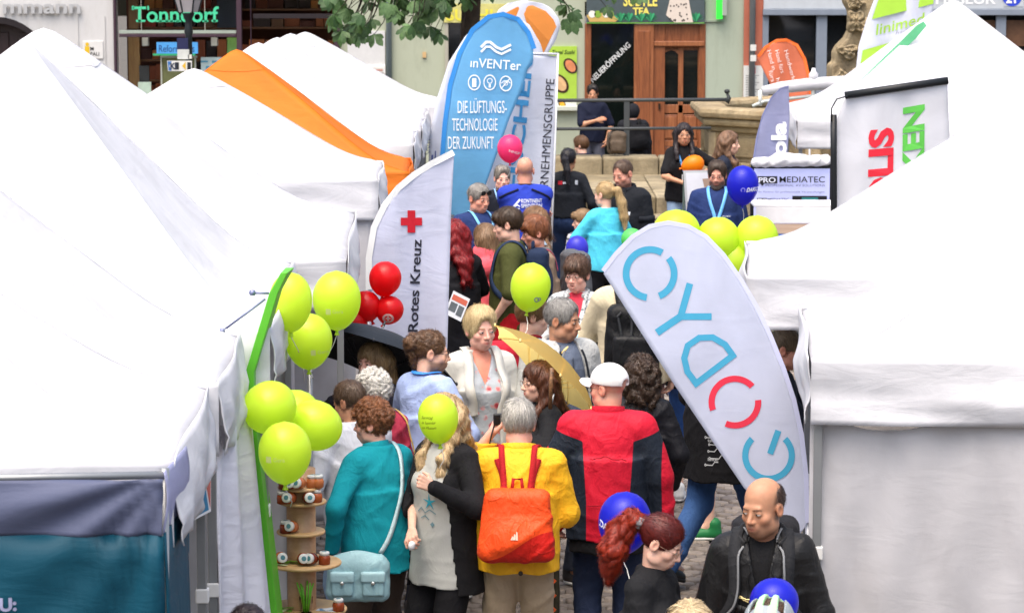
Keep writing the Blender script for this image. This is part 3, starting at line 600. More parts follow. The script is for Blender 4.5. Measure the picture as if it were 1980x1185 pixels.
def bws(u, v, ya, yb):
    a = P(316, ya, BWY); return Vector((a.x + .018 * u + .01 * math.sin(4 * v), a.y + .5 * u, a.z + (P(316, yb, BWY).z - a.z) * v)) - bw.location
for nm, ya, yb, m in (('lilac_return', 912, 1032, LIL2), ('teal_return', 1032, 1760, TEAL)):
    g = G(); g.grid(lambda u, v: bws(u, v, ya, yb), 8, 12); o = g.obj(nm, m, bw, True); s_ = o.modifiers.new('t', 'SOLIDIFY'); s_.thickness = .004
print_text('YOU:', (-52, 1181), (26, -.3), (0, -26), lambda a, b: bwp(a, b, .008), M_plain('#a8aacc', .6), 'lettering', bw, .06)
G().tube([P(318, 1760, BWY + .05) - bw.location, P(318, 905, BWY + .05) - bw.location], .016, 8).obj('frame_pole', POLE, bw, True)
G().tube([P(-330, 930, BWY + .04) - bw.location, P(318, 918, BWY + .04) - bw.location], .014, 8).obj('frame_pole', POLE, bw, True)
# curtain and posters at the corner of the second left tent
ct = empty('curtain', (-1.24, 12.7, 0), 0, 'white tent curtain gathered at the corner, left of the green board', 'curtain')
CUM = M_tent('#e6e6ee', .2, .35)
def cup(u, v):
    top0, top1, b0, b1 = P(408, 860, 11.5), P(476, 770, 12.8), P(414, 1850, 11.5), P(575, 1620, 12.8)
    a = top0.lerp(b0, v); b = top1.lerp(b1, v); p = a.lerp(b, u); p.z = max(p.z, .01); f_ = .05 * math.sin(u * 15 + 1.5 * math.sin(3 * v)) + .02 * math.sin(u * 31 + 5 * v)
    return p + Vector((f_ * .5, -f_ * .6, 0)) - ct.location
g = G(); g.grid(cup, 50, 30); o = g.obj('drape', CUM, ct, True); s_ = o.modifiers.new('t', 'SOLIDIFY'); s_.thickness = .005
ps = empty('poster', P(385, 960, 11.2), 0, 'blue and red printed poster taped up under the tent edge', 'poster')
fp = lambda a, b, d=0.0: P(a, b, 11.15 + (a - 365) * .004 - d) - ps.location
PBL = M_plain('#2f7ea4', .4)
g = G(); g.prism([(364, 925), (408, 872), (408, 988), (366, 1010)], lambda a, b: fp(a, b), lambda a, b: fp(a, b, -.004)); g.obj('sheet', M_plain('#e4e4e4', .4), ps)
art([[(365, 926), (390, 896), (404, 985), (367, 1005)]], lambda a, b: fp(a, b, .003), PBL, 'print', ps); art([[(391, 894), (408, 875), (407, 984)]], lambda a, b: fp(a, b, .003), M_plain('#c46a5c', .4, 0, .5), 'print', ps)
art([rect(368, 976, 386, 992)], lambda a, b: fp(a, b, .005), M_plain('#a8c43c', .4), 'print', ps); art([rect(370, 940 + 6 * i, 390 - i, 942 + 6 * i) for i in range(5)], lambda a, b: fp(a, b, .005), M_plain('#d4e4ea', .4), 'print', ps)
ps2 = empty('poster', P(360, 1040, 11.3), 0, 'narrow curled poster strip below the blue poster', 'poster')
g = G(); g.prism([(356, 985), (366, 975), (366, 1068), (353, 1076)], lambda a, b: P(a, b, 11.3) - ps2.location, lambda a, b: P(a, b, 11.305) - ps2.location); g.obj('sheet', M_plain('#5a7890', .4, 0, .4), ps2)
art([rect(355, 1045, 364, 1056)], lambda a, b: P(a, b, 11.29) - ps2.location, M_plain('#a8b43c', .4), 'print', ps2)
# green edge-on sign board leaning at the tent corner
gb = empty('sign_board', P(520, 1185, 13.2), 0, 'tall bent lime green sign board seen edge on beside balloons', 'sign')
ge = M_plain('#58b02c', .45); 
path = [(543, 527), (520, 568), (474, 722), (474, 790), (520, 1190), (545, 1450)]
YB = 13.0; dv = Vector((.006, .2, .0))
fr_ = [P(a, b, YB) for a, b in path]; fr_[-1].z = 0; g = G()
wv = Vector((17 / 423, 0, 0))
for off, nm in ((0, 0),):
    v = []
    for i, p in enumerate(fr_): v += [p - gb.location, p + wv * (.8 if i == 0 else 1) - gb.location, p + wv + dv - gb.location, p + dv - gb.location]
    k = len(fr_); f = [(4 * i + j, 4 * i + (j + 1) % 4, 4 * i + 4 + (j + 1) % 4, 4 * i + 4 + j) for i in range(k - 1) for j in range(4)] + [(0, 3, 2, 1), (4 * k - 4, 4 * k - 3, 4 * k - 2, 4 * k - 1)]
    g.add(v, f)
fix_normals(g.obj('board', ge, gb, False, .004))
print_text('k', (482, 970), (17, 0), (0, -17), lambda a, b: P(a, b, YB - .004) - gb.location, M_plain('#e8f0e0', .5), 'lettering', gb, .04)
for a, b in (((488, 566), (520, 567)), ((430, 640), (513, 578))): g = G(); g.tube([P(*a, 13.1) - gb.location, P(*b, 13.1) - gb.location], .006, 6); g.lathe([(.012, -.012), (.017, 0), (.012, .012)], 10, P(*a, 13.1) - gb.location); g.obj('strut', M_plain('#7a80a0', .4, .5), gb, True)
# grey post with clear sleeve at the third left tent, and thin balloon post
po = empty('post', P(512, 1185, 13.45), 0, 'grey square tent post with a strap, right of the green board', 'post')
for (x0, x1, y0, y1, m, nm) in ((508, 523, 690, 1700, M_plain('#a9ada4', .5, .2), 'shaft'), (504, 527, 735, 762, CLIP, 'clip'), (504, 527, 1048, 1066, CLIP, 'clip')):
    a, b = P(x0, y0, 13.45), P(x1, y1, 13.45); G().box(a.x - po.location.x, b.x - po.location.x, -.018, .018, max(0, b.z) - po.location.z, a.z - po.location.z).obj(nm, m, po, False, .003)
bp = empty('balloon_post', P(598, 1000, 15.0), 0, 'thin grey balloon pole standing under the lime balloon', 'pole')
a = P(599, 712, 15.0); G().tube([a - bp.location, Vector((a.x, 15.0, 0)) - bp.location], .014, 10).obj('shaft', POLE, bp, True); G().lathe([(.14, 0), (.14, .02), (.02, .03)], 18, Vector((a.x, 15, 0)) - bp.location).obj('base', POLE, bp, True)
# ------------------------------------------------------------------ flags
def flag(name, outline, Y, mat, label, cat='flag', group=None, rip=.02, ripf=(5, 3), ang=0.0, pole=None, slope=0.0, th=.004, n=36, seed=0):
    """outline: photo pixel polygon of the cloth; returned fn maps pixel -> local point on the cloth"""
    cxp = sum(p[0] for p in outline) / len(outline); cyp = sum(p[1] for p in outline) / len(outline)
    org = P(cxp, cyp, Y); t = empty(name, (org.x, Y, max(0, org.z - 2)), 0, label, cat, group); L = t.location.copy(); c, s_ = math.cos(ang), math.sin(ang); kk = FPX / Y
    def fn(px, py, d=0.0):
        dx, dy = (px - cxp) / kk, (py - cyp) / kk
        yy_ = Y + slope * dx + rip * math.sin(ripf[0] * dx * 3 + ripf[1] * dy + seed) + rip * .5 * math.sin(ripf[0] * 5.3 * dx - ripf[1] * 2.1 * dy + 1 + seed) - d
        return P(px, py, yy_) - L
    rt = [((x - cxp) * c + (y - cyp) * s_, -(x - cxp) * s_ + (y - cyp) * c) for x, y in outline]
    y0, y1 = min(p[1] for p in rt), max(p[1] for p in rt); g = G()
    def ext(y):
        xs = []
        for (ax, ay), (bx, by) in zip(rt, rt[1:] + rt[:1]):
            if (ay <= y < by) or (by <= y < ay): xs.append(ax + (bx - ax) * (y - ay) / (by - ay))
        return (min(xs), max(xs)) if xs else None
    rows = n * 2; m_ = n
    def gp(u, v):
        y = y0 + (y1 - y0) * min(max(v, .0015), .9985); e = ext(y) or (0, 0); x = e[0] + (e[1] - e[0]) * u
        return fn(cxp + x * c - y * s_, cyp + x * s_ + y * c)
    g.grid(gp, m_ // 2, rows); o = g.obj('cloth', mat, t, True); q = o.modifiers.new('t', 'SOLIDIFY'); q.thickness = th; q.offset = 0
    return t, fn
def flag_pole(t, pts, Y, r=.012, m=None, name='pole'):
    g = G(); q = [P(a, b, Y) - t.location for a, b in pts]; return g.tube(q, r, 8).obj(name, m or M_plain('#d8dade', .4, .2), t, True)
def lay(fn, d): return lambda a, b: fn(a, b, d)
FW = M_tent('#e4e8f4', .25, .12)
# 1 blue teardrop flag
o1 = [(886, 420), (862, 410), (855, 330), (862, 240), (872, 165), (890, 105), (915, 60), (945, 36), (972, 31), (1000, 40), (1020, 65), (1031, 95), (1031, 118), (1020, 135), (1010, 172), (985, 230), (960, 300), (935, 370), (905, 425)]
LB_ = M_tent('#7cc2ec', .35, .1); DB = M_plain('#2f86d0', .6)
t, f1 = flag('teardrop_flag', o1, 29.5, LB_, 'light blue teardrop flag with white ventilation lettering', rip=.012, ripf=(3, 1.2)); flag_pole(t, [(880, 420), (880, 640)], 29.5, .014)
ed = [(858, 395), (853, 330), (860, 240), (870, 165), (888, 105), (914, 58), (945, 33), (973, 28), (1002, 38), (1022, 64), (1033, 95)]
art(band(ed, 9), lay(f1, .008), DB, 'hem', t); LBY = lay(f1, .012); WT = M_plain('#eef6fa', .6)
print_text('ınVENTer', (908, 130), (30, 2), (1.2, -19), LBY, WT, 'lettering', t, .006, 0, 99)
for k, (x, y) in enumerate(((917, 160), (947, 160), (978, 162))):
    art(ring(x, y, 10.3, 12.2, 0, 360, 26, 1.25), LBY, WT, 'icon', t)
    if k == 0: art([rect(913, 152, 921, 169)], LBY, WT, 'icon', t)
    if k == 1: art(ring(947, 157, 4, 5.5, 0, 360, 14) + [rect(945, 163, 949, 170)], LBY, WT, 'icon', t)
    if k == 2: art(ring(978, 162, 3, 4.2, 0, 360, 14) + band([(970, 171), (986, 152)], 1.8) + band([(969, 162), (974, 157), (982, 157), (987, 162)], 1.5), LBY, WT, 'icon', t)
for k in (0, 9): art(band([(930, 92 + k), (940, 82 + k), (948, 82 + k), (960, 92 + k), (970, 96 + k), (988, 87 + k)], 5 if k == 0 else 4), LBY, WT, 'emblem', t)
for s_, x, y, w_ in (('DIE LÜFTUNGS-', 884, 219, 96), ('TECHNOLOGIE', 874, 253, 88), ('DER ZUKUNFT', 865, 288, 90)): print_text(s_, (x, y), (13, 0), (0, -25), LBY, WT, 'lettering', t, .0, 0, w_)
# 2 white teardrop just behind it, 3 orange and white one
o2 = [(850, 420), (828, 350), (830, 262), (845, 190), (868, 120), (900, 70), (935, 40), (985, 32), (1022, 45), (1045, 85), (1050, 102), (1030, 180), (1000, 250), (965, 340), (930, 425)]
t, f2 = flag('teardrop_flag', o2, 30.3, FW, 'white teardrop flag standing behind the light blue one', rip=.015); flag_pole(t, [(848, 420), (850, 640)], 30.3, .014)
art(band([(836, 300), (834, 330), (836, 352)], 3) + band([(842, 292), (840, 335)], 2), lay(f2, .01), M_plain('#3c4c8c', .6), 'emblem', t)
print_text('WIR', (824, 300), (0, -15), (-9, 0), lambda a, b: f2(a + 8, b, .01), M_plain('#8a8e98', .6), 'lettering', t)
o3 = [(905, 130), (945, 55), (965, 18), (985, 5), (1010, 1), (1040, 3), (1065, 15), (1080, 35), (1084, 50), (1074, 80), (1055, 110), (1030, 170), (990, 300), (960, 430), (930, 430)]
t, f3 = flag('teardrop_flag', o3, 31.2, FW, 'white rimmed orange teardrop flag rising above the blue flag', rip=.015); flag_pole(t, [(935, 430), (937, 640)], 31.2, .014)
art([[(930, 110), (975, 27), (1000, 14), (1030, 12), (1055, 22), (1070, 38), (1076, 52), (1060, 85), (1050, 103), (1040, 60), (1030, 150)]][:0] + [[(975, 27), (1000, 14), (1030, 11), (1055, 22), (1070, 38), (1076, 52), (1062, 80), (1050, 105)], [(975, 27), (1050, 105), (1030, 150), (980, 130), (940, 100)]], lay(f3, .008), M_tent('#f09a48', .3, .1), 'orange_field', t)
art([[(1040, 60), (1053, 66), (1049, 76), (1036, 70)]], lay(f3, .012), WT, 'emblem', t)
# 4 tall banner with vertical lettering
o4 = [(985, 104), (1079, 106), (1072, 260), (1062, 470), (930, 470), (950, 300)]
t, f4 = flag('tall_banner', o4, 30.0, FW, 'tall white banner with vertical blue and black lettering', cat='banner', rip=.008); flag_pole(t, [(1079, 104), (1060, 640)], 30.0, .012)
flag_pole(t, [(985, 103), (1080, 105)], 30.0, .012, name='top_bar')
BLU = M_plain('#3c8cc0', .6); BLK = M_plain('#232432', .6)
print_text('FISCHER', (1004, 372), (3, -30), (-26, -3), lay(f4, .01), BLU, 'lettering', t, .04, 0, 262)
print_text('UNTERNEHMENSGRUPPE', (1056, 425), (1.2, -20), (-17, -1), lay(f4, .01), BLK, 'lettering', t, .0, 0, 272)
# 5 red cross flag
o5 = [(878, 294), (872, 420), (868, 560), (864, 700), (863, 790), (715, 790), (716, 690), (712, 560), (712, 500), (722, 440), (742, 400), (770, 365), (800, 340), (835, 318), (868, 298)]
t, f5 = flag('feather_flag', o5, 19.4, M_tent('#dde1f4', .3, .16), 'white feather flag with a red cross and vertical black lettering', rip=.022, ripf=(4, 1.0))
art(band([(713, 560), (713, 500), (723, 440), (743, 398), (771, 363), (801, 338), (836, 316), (877, 295)], 12), lay(f5, .008), M_plain('#dfe2e2', .6), 'pole_sleeve', t)
flag_pole(t, [(715, 560), (716, 700), (717, 1000)], 19.42, .013); RD = M_plain('#c01428', .6)
art([rect(788, 407, 803, 450), rect(775, 421, 788, 436), rect(803, 421, 816, 436)], lay(f5, .01), RD, 'cross', t)
print_text('Deutsches Rotes Kreuz', (800, 805), (1, -23), (-19, -1), lay(f5, .008), BLK, 'lettering', t, .025, 0, 342)
# 6 white feather flag with turquoise ring lettering
o6 = [(1165, 526), (1190, 492), (1222, 458), (1255, 438), (1292, 431), (1330, 438), (1365, 458), (1398, 492), (1432, 540), (1462, 592), (1490, 650), (1515, 712), (1535, 772), (1550, 840), (1560, 920), (1562, 1010), (1545, 1035), (1440, 945), (1300, 738)]
t, f6 = flag('feather_flag', o6, 13.7, M_tent('#e0e5f6', .35, .06), 'white feather flag with turquoise and red ring lettering over the crowd', rip=.008, ripf=(2, 1), ang=R(-33), n=44)
art(band([(1166, 524), (1191, 491), (1223, 458), (1256, 438), (1292, 431), (1330, 438), (1365, 458), (1398, 492), (1432, 540), (1462, 592), (1490, 650), (1515, 712), (1535, 772), (1550, 840), (1559, 920), (1561, 1010)], 9), lay(f6, .0035), M_plain('#c8ccea', .6), 'pole_sleeve', t)
flag_pole(t, [(1561, 1000), (1566, 1120), (1570, 1640)], 13.72, .013)
TQ = M_plain('#44a2c6', .6); R6 = M_plain('#e0344c', .6); L6 = lay(f6, .0045)
art(ring(1257, 529, 40, 53, 98, 300, 44), L6, TQ, 'letter', t); art(ring(1257, 529, 40, 53, -40, 68, 30), L6, TQ, 'letter', t)
art(band([(1270, 643), (1316, 612)], 14) + band([(1316, 612), (1334, 548)], 13) + band([(1314, 612), (1376, 612)], 13), L6, TQ, 'letter', t)
dpts = [(1417, 687), (1346, 741), (1329, 718), (1323, 692), (1330, 668), (1352, 653), (1378, 652), (1402, 666), (1417, 687)]
art(band(dpts, 12), L6, TQ, 'letter', t)
art(ring(1421, 777, 39, 51, -5, 128 - 15, 30), L6, R6, 'letter', t); art(ring(1421, 777, 39, 51, 160, 318, 40), L6, R6, 'letter', t)
art(ring(1486, 880, 39, 51, -45, 225, 56), L6, TQ, 'letter', t); art(band([(1489, 877), (1505, 832)], 12), L6, TQ, 'letter', t)
# 7 banner with black top bar
o7 = [(1632, 190), (1832, 160), (1836, 262), (1835, 300), (1660, 460), (1614, 460), (1614, 250), (1620, 225)]
t, f7 = flag('hanging_banner', o7, 22.5, M_tent('#f4f5fa', .4, .05), 'white banner with red and green letters on a black bar frame', cat='banner', rip=.01)
BK = M_plain('#14181c', .5)
flag_pole(t, [(1634, 185), (1833, 156)], 22.48, .03, BK, 'top_bar'); flag_pole(t, [(1612, 222), (1612, 300), (1616, 1000)], 22.46, .026, BK, 'upright'); flag_pole(t, [(1608, 235), (1608, 210), (1618, 192), (1640, 186)], 22.44, .006, BK, 'bracket')
print_text('POLIS', (1722, 446), (1, -50), (-46, 4), lay(f7, .008), M_plain('#e0283c', .6), 'lettering', t, .06, 0, 200)
print_text('DENKEN', (1783, 476), (.5, -50), (-40, 7), lay(f7, .008), M_plain('#58b848', .6), 'lettering', t, .06, 0, 274)
# 8 green and white flag behind the third right tent
o8 = [(1690, 0), (1675, 40), (1660, 90), (1652, 160), (1650, 230), (1760, 230), (1785, 100), (1808, 0), (1812, -60), (1720, -60)]
t, f8 = flag('feather_flag', o8, 31.0, FW, 'white and lime green flag behind the pointed white tent', rip=.02, seed=2); flag_pole(t, [(1655, 220), (1655, 520)], 31.0, .013)
LG = M_plain('#9cc83c', .6)
art([[(1702, -10), (1806, -28), (1805, 8), (1686, 38)], [(1668, 98), (1780, 66), (1772, 100), (1664, 124)], [(1663, 126), (1740, 105), (1720, 140), (1656, 158)]], lay(f8, .01), LG, 'green_stripe', t)
print_text('linimed', (1692, 69), (24, -6), (2, -22), lay(f8, .014), LG, 'lettering', t, .01, 0, 97); print_text('Freude an', (1731, 68), (7, -2), (0, -6), lay(f8, .014), M_plain('#8a8aa0', .6), 'lettering', t, 0, .2, 44)
t, f8b = flag('flag_edge', [(1655, 165), (1700, 120), (1740, 82), (1772, 50), (1786, 42), (1792, 50), (1770, 76), (1722, 118), (1680, 152)], 28.9, M_tent('#7fdca8', .4, .1), 'pale mint green flag edge slanting along the tent roof', rip=.006, ang=R(-40)); flag_pole(t, [(1657, 164), (1664, 520)], 28.92, .012)
# 9 orange flag, 10 grey violet feather flag
o9 = [(1464, 112), (1478, 95), (1500, 80), (1520, 78), (1540, 88), (1555, 115), (1563, 150), (1566, 230), (1525, 230), (1490, 165)]
t, f9 = flag('feather_flag', o9, 33.8, M_tent('#ee8a66', .3, .1), 'salmon orange feather flag with white slanted writing', rip=.015); flag_pole(t, [(1565, 225), (1566, 420)], 33.8, .012)
art(band([(1466, 110), (1480, 92), (1502, 79), (1521, 78), (1541, 88), (1556, 115), (1564, 150), (1567, 228)], 6), lay(f9, .008), M_plain('#f0702a', .6), 'hem', t)
for k, (x, y, s_, w_) in enumerate(((1483, 98, 'Hand in', 40), (1498, 98, 'Hand fürs', 46), (1516, 98, 'Handwerk', 60), (1486, 138, 'fürs', 22), (1500, 152, 'hier', 22))): print_text(s_, (x, y), (.3 * w_ / 1 / w_ * 8, 9), (8, -2.5), lay(f9, .012), M_plain('#f6e4dc', .6), 'lettering', t, .0, 0, w_)
o10 = [(1525, 168), (1527, 230), (1520, 330), (1452, 330), (1462, 270), (1474, 225), (1490, 192), (1508, 174)]
t, f10 = flag('feather_flag', o10, 27.4, M_tent('#a4a8cc', .25, .15), 'grey violet feather flag with white rounded letters', rip=.015); flag_pole(t, [(1455, 330), (1452, 560)], 27.4, .012)
art(band([(1454, 330), (1463, 268), (1475, 223), (1491, 190), (1509, 172), (1525, 167)], 3), lay(f10, .006), M_plain('#7a80a8', .6), 'hem', t)
print_text('ola', (1519, 302), (0, -30), (-28, 0), lay(f10, .012), M_plain('#eef0fa', .6), 'lettering', t, .06, 0, 66)
# folded white awning beam by the fountain
aw = empty('awning', P(1560, 190, 33.0), 0, 'rolled white awning on a white bar in front of the fountain', 'awning')
ap = lambda a, b: P(a, b, 33.0) - aw.location
g = G(); g.tube([ap(1474, 176), ap(1510, 170), (ap(1570, 163)), ap(1640, 160), ap(1700, 158)], [.05, .07, .075, .08, .08], 12); g.obj('rolled_cloth', TENT, aw, True)
G().tube([ap(1455, 206), ap(1478, 196), ap(1700, 172)], .02, 8).obj('bar', M_plain('#d4dcd6', .4, .2), aw, True)
for x in (1470, 1572, 1680): G().tube([ap(x, 150 if x == 1572 else 175), ap(x, 205)], .022, 8).obj('bracket', M_plain('#e4e8e4', .4), aw, True)
G().tube([ap(1690, 170), Vector((ap(1690, 170).x, 0, .0 - aw.location.z + 1.0))], .03, 8).obj('mast', M_plain('#e4e8e4', .4), aw, True)
g = G(); g.lathe([(.02, -.05), (.05, -.04), (.055, .05), (.03, .08), (.02, .12)], 12, ap(1573, 152)); g.obj('joint', TENT, aw, True)
# ------------------------------------------------------------------ street lamp
LY = 38.0; q = P(366, 150, LY); sl = empty('street_lamp', (q.x, LY, 0), 0, 'dark cast iron street lamp with stickers before the shop', 'street lamp')
lk = M_plain('#2a3034', .45, .4); lz = lambda py: P(366, py, LY).z
G().lathe([(.13, 0), (.13, .3), (.09, .35), (.075, .8), (.055, .9), (.045, lz(70)), (.06, lz(62)), (.045, lz(50)), (.045, lz(40)), (.075, lz(30)), (.085, lz(26))], 16).obj('post', lk, sl, True)
z0, z1 = lz(24), lz(-50)
g = G()
for a in range(6):
    t0, t1 = R(60 * a), R(60 * a + 60)
    g.add([(.13 * math.cos(t0), .13 * math.sin(t0), z0), (.13 * math.cos(t1), .13 * math.sin(t1), z0), (.27 * math.cos(t1), .27 * math.sin(t1), z1), (.27 * math.cos(t0), .27 * math.sin(t0), z1)], [(0, 1, 2, 3)])
o = g.obj('lantern_glass', M_plain('#a8a4a8', .25, 0, .2), sl); q = o.modifiers.new('t', 'SOLIDIFY'); q.thickness = .006
for a in range(6): t0 = R(60 * a); G().tube([(.132 * math.cos(t0), .132 * math.sin(t0), z0), (.275 * math.cos(t0), .275 * math.sin(t0), z1)], .012, 6).obj('lantern_bar', lk, sl)
G().lathe([(.29, z1), (.3, z1 + .04), (.16, z1 + .22), (.05, z1 + .3), (.03, z1 + .42)], 12).obj('lantern_roof', lk, sl, True)
for (x0, y0, x1, y1, c, nm) in ((342, 74, 364, 96, '#20244c', 'sticker'), (343, 96, 366, 115, '#c8ccc8', 'sticker'), (364, 106, 371, 114, '#d8d8d0', 'sticker')):
    a, b = P(x0, y0, LY - .08), P(x1, y1, LY - .08); G().box(a.x - sl.location.x, b.x - sl.location.x, -.09, -.075, b.z, a.z).obj(nm, M_plain(c, .5, 0, .3), sl)
bx = empty('sign_plate', P(345, 128, LY - .1), 0, 'small white arrow plate with blue and yellow ends on the lamp post', 'sign')
fb_ = lambda a, b: P(a, b, LY - .12) - bx.location
g = G(); g.prism([(323, 118), (371, 118), (371, 138), (325, 138)], fb_, lambda a, b: P(a, b, LY - .1) - bx.location); g.obj('plate', M_plain('#dcdcd8', .5), bx)
fb2 = lambda a, b: P(a, b, LY - .125) - bx.location
art([[(324, 119), (332, 119), (327, 128), (332, 137), (326, 137)]], fb2, M_plain('#3a70b0', .5), 'print', bx); art([[(352, 128), (359, 120), (359, 136)]], fb2, M_plain('#d8b02c', .5), 'print', bx); art([rect(338, 121, 346, 135), rect(362, 121, 369, 135)], fb2, M_plain('#24282c', .5), 'print', bx)
print_text('KI', (329, 134), (10, 0), (0, -12), lambda a, b: P(a, b, LY - .13) - bx.location, M_plain('#24324c', .5), 'lettering', bx, .05)
# ------------------------------------------------------------------ chestnut tree reaching in from above
TY = 36.5; tb = P(905, 300, TY + .4); tr = empty('chestnut_tree', (tb.x, TY + .4, 0), 0, 'chestnut tree with drooping dark green leaf fans above the flags', 'tree')
bk = M_stone('#2c241d', '#463a2e', 9, .8); L = tr.location
trk = G(); tz = 3.9
trk.tube([(0, 0, 0), (.03, 0, .6), (-.02, .02, 2.0), (.05, .0, 3.2), (.0, .05, 4.6), (.05, .1, 6.5)], [.2, .15, .13, .12, .1, .05], 12); trk.obj('trunk', bk, tr, True)
lrnd = random.Random(21)
lm_ = [M_stone('#24401c', '#3c5e2c', 30, .3, .55, .004, .1), M_stone('#345426', '#54783c', 30, .3, .5, .004, .1), M_stone('#48683a', '#6c8c58', 30, .3, .5, .004, .1)]
def leaflet(g, base, d, n, ln, mi):
    """one chestnut leaflet: broad near the tip, folded along the midrib"""
    d = d.normalized(); s_ = d.cross(n).normalized(); n = s_.cross(d); w = ln * .26; pr = ((0, .03), (.3, .5), (.62, 1.0), (.82, .75), (1, 0.0)); v = []
    for (t, k) in pr:
        c = base + d * ln * t - n * ln * .32 * t * t; v += [c + s_ * w * k - n * w * .12 * k * -1, c, c - s_ * w * k + n * w * .12 * k]
    f = []
    for i in range(4):
        for j in (0, 1): f.append((3 * i + j, 3 * i + j + 1, 3 * i + 3 + j + 1, 3 * i + 3 + j))
    g.add(v, f, mi)
def fan(g, p, dirv, mi, size):
    ax = Vector((lrnd.uniform(-.5, .5), lrnd.uniform(-.9, -.2), lrnd.uniform(.25, 1))).normalized(); a = dirv.normalized()
    k = lrnd.choice((5, 6, 7))
    for i in range(k):
        t = (i / (k - 1) - .5) * 4.4; d = (a * math.cos(t) + ax.cross(a).normalized() * math.sin(t)); d.z -= .45; leaflet(g, p, d, ax, size * (1 - .28 * abs(i / (k - 1) - .5) * 2) * lrnd.uniform(.85, 1.1), mi if lrnd.random() < .75 else lrnd.randrange(3))
tips = []
def region(n, x0, x1, y0, y1, yd=(-.8, .9), edge=None):
    for _ in range(n):
        px = lrnd.uniform(x0, x1); lim = edge(px) if edge else y1; py = lrnd.uniform(y0, lim)
        if py > lim: continue
        tips.append((px, py, TY + lrnd.uniform(*yd)))
e1 = lambda px: float(np.interp(px, [630, 648, 690, 740, 790, 830, 862, 880, 920, 990, 1060], [45, 75, 72, 66, 62, 28, 10, 28, 4, -14, -12]))
region(150, 632, 870, -110, 80, edge=e1); region(60, 870, 1060, -160, 40, edge=e1); region(26, 1090, 1260, -130, 50, edge=lambda px: float(np.interp(px, [1090, 1102, 1120, 1180, 1260], [30, 38, 26, 2, -20])))
tips += [(840, 60, TY), (832, 52, TY), (850, 66, TY - .1), (1102, 36, TY), (1172, 14, TY - .2), (1095, 10, TY)]
# the rest of the crown, above the picture
for _ in range(330):
    a, b, c = lrnd.gauss(0, 1), lrnd.gauss(0, 1), lrnd.gauss(0, 1); r_ = math.sqrt(a * a + b * b + c * c); u = lrnd.uniform(.55, 1)
    p = Vector((L.x + .3 + 2.6 * a / r_ * u, L.y + 2.2 * b / r_ * u, 5.7 + 2.0 * c / r_ * u))
    if p.z > 3.9 and p.y > L.y - 2.0: tips.append(p)
lg = [G(), G()]; cnt = 0
twigs = G()
for i, tp in enumerate(tips):
    p = tp if isinstance(tp, Vector) else P(*tp); q = p - L; size = .19 * lrnd.uniform(.8, 1.15)
    d = Vector((q.x * .3 + lrnd.uniform(-.6, .6), q.y * .2 + lrnd.uniform(-.8, .2), -.5)); g = G(); fan(g, q, d, lrnd.randrange(3), size)
    if i < 260: g.obj('leaf_fan', lm_, tr, True)
    else: lg[0].add(g.v, g.f); lg[0].mi = lg[0].mi[:-len(g.f)] + g.mi
    up_ = q + Vector((-q.x * .1 + lrnd.uniform(-.05, .05), lrnd.uniform(0, .1), .16)); twigs.tube([q, up_, q.lerp(Vector((0, 0, 5.0)), .2) + Vector((0, 0, .12))], [.004, .006, .009], 4)
tag(lg[0].obj('foliage', lm_, tr, True), kind='stuff'); tag(twigs.obj('twigs', bk, tr, True), kind='stuff')
for (a, b) in ((690, -20), (760, -30), (832, 20), (895, 60), (1040, -40), (1120, -60), (1200, -70)):
    e = P(a, b, TY) - L; s0 = Vector((0, 0, 3.4 + .4 * lrnd.random())); m1 = s0.lerp(e, .5) + Vector((0, 0, .35)); G().tube([s0, s0.lerp(m1, .5) + Vector((0, 0, .1)), m1, e.lerp(m1, .3), e], [.07, .055, .04, .022, .01], 8).obj('branch', bk, tr, True)
# ------------------------------------------------------------------ people: signed-distance modelling
A = lambda *p: np.array(p, dtype=np.float32)
def rc(Q, a, b, ra, rb):
    a = np.asarray(a, np.float32); b = np.asarray(b, np.float32); ba = b - a; pa = Q - a
    t = np.clip((pa @ ba) / max(float(ba @ ba), 1e-9), 0, 1)
    d = pa - t[:, None] * ba
    return np.sqrt(np.einsum('ij,ij->i', d, d)) - (ra + (rb - ra) * t)
def el(Q, c, r):
    r = np.asarray(r, np.float32); q = (Q - np.asarray(c, np.float32)) / r; k0 = np.sqrt(np.einsum('ij,ij->i', q, q)) + 1e-6
    q2 = q / r; k1 = np.sqrt(np.einsum('ij,ij->i', q2, q2)) + 1e-6
    return k0 * (k0 - 1) / k1
def ec(Q, z0, z1, r0, r1, cy=0.0):
    """elliptic tube with radii r0=(rx,ry) at z0 to r1 at z1"""
    t = np.clip((Q[:, 2] - z0) / (z1 - z0), 0, 1); rx = r0[0] + (r1[0] - r0[0]) * t; ry = r0[1] + (r1[1] - r0[1]) * t
    d = (np.sqrt((Q[:, 0] / rx) ** 2 + ((Q[:, 1] - cy) / ry) ** 2) - 1) * np.minimum(rx, ry)
    return np.maximum(d, np.maximum(z0 - Q[:, 2], Q[:, 2] - z1))
def smin(a, b, k):
    h = np.clip(.5 + .5 * (b - a) / k, 0, 1); return b + (a - b) * h - k * h * (1 - h)
def smax(a, b, k): return -smin(-a, -b, k)
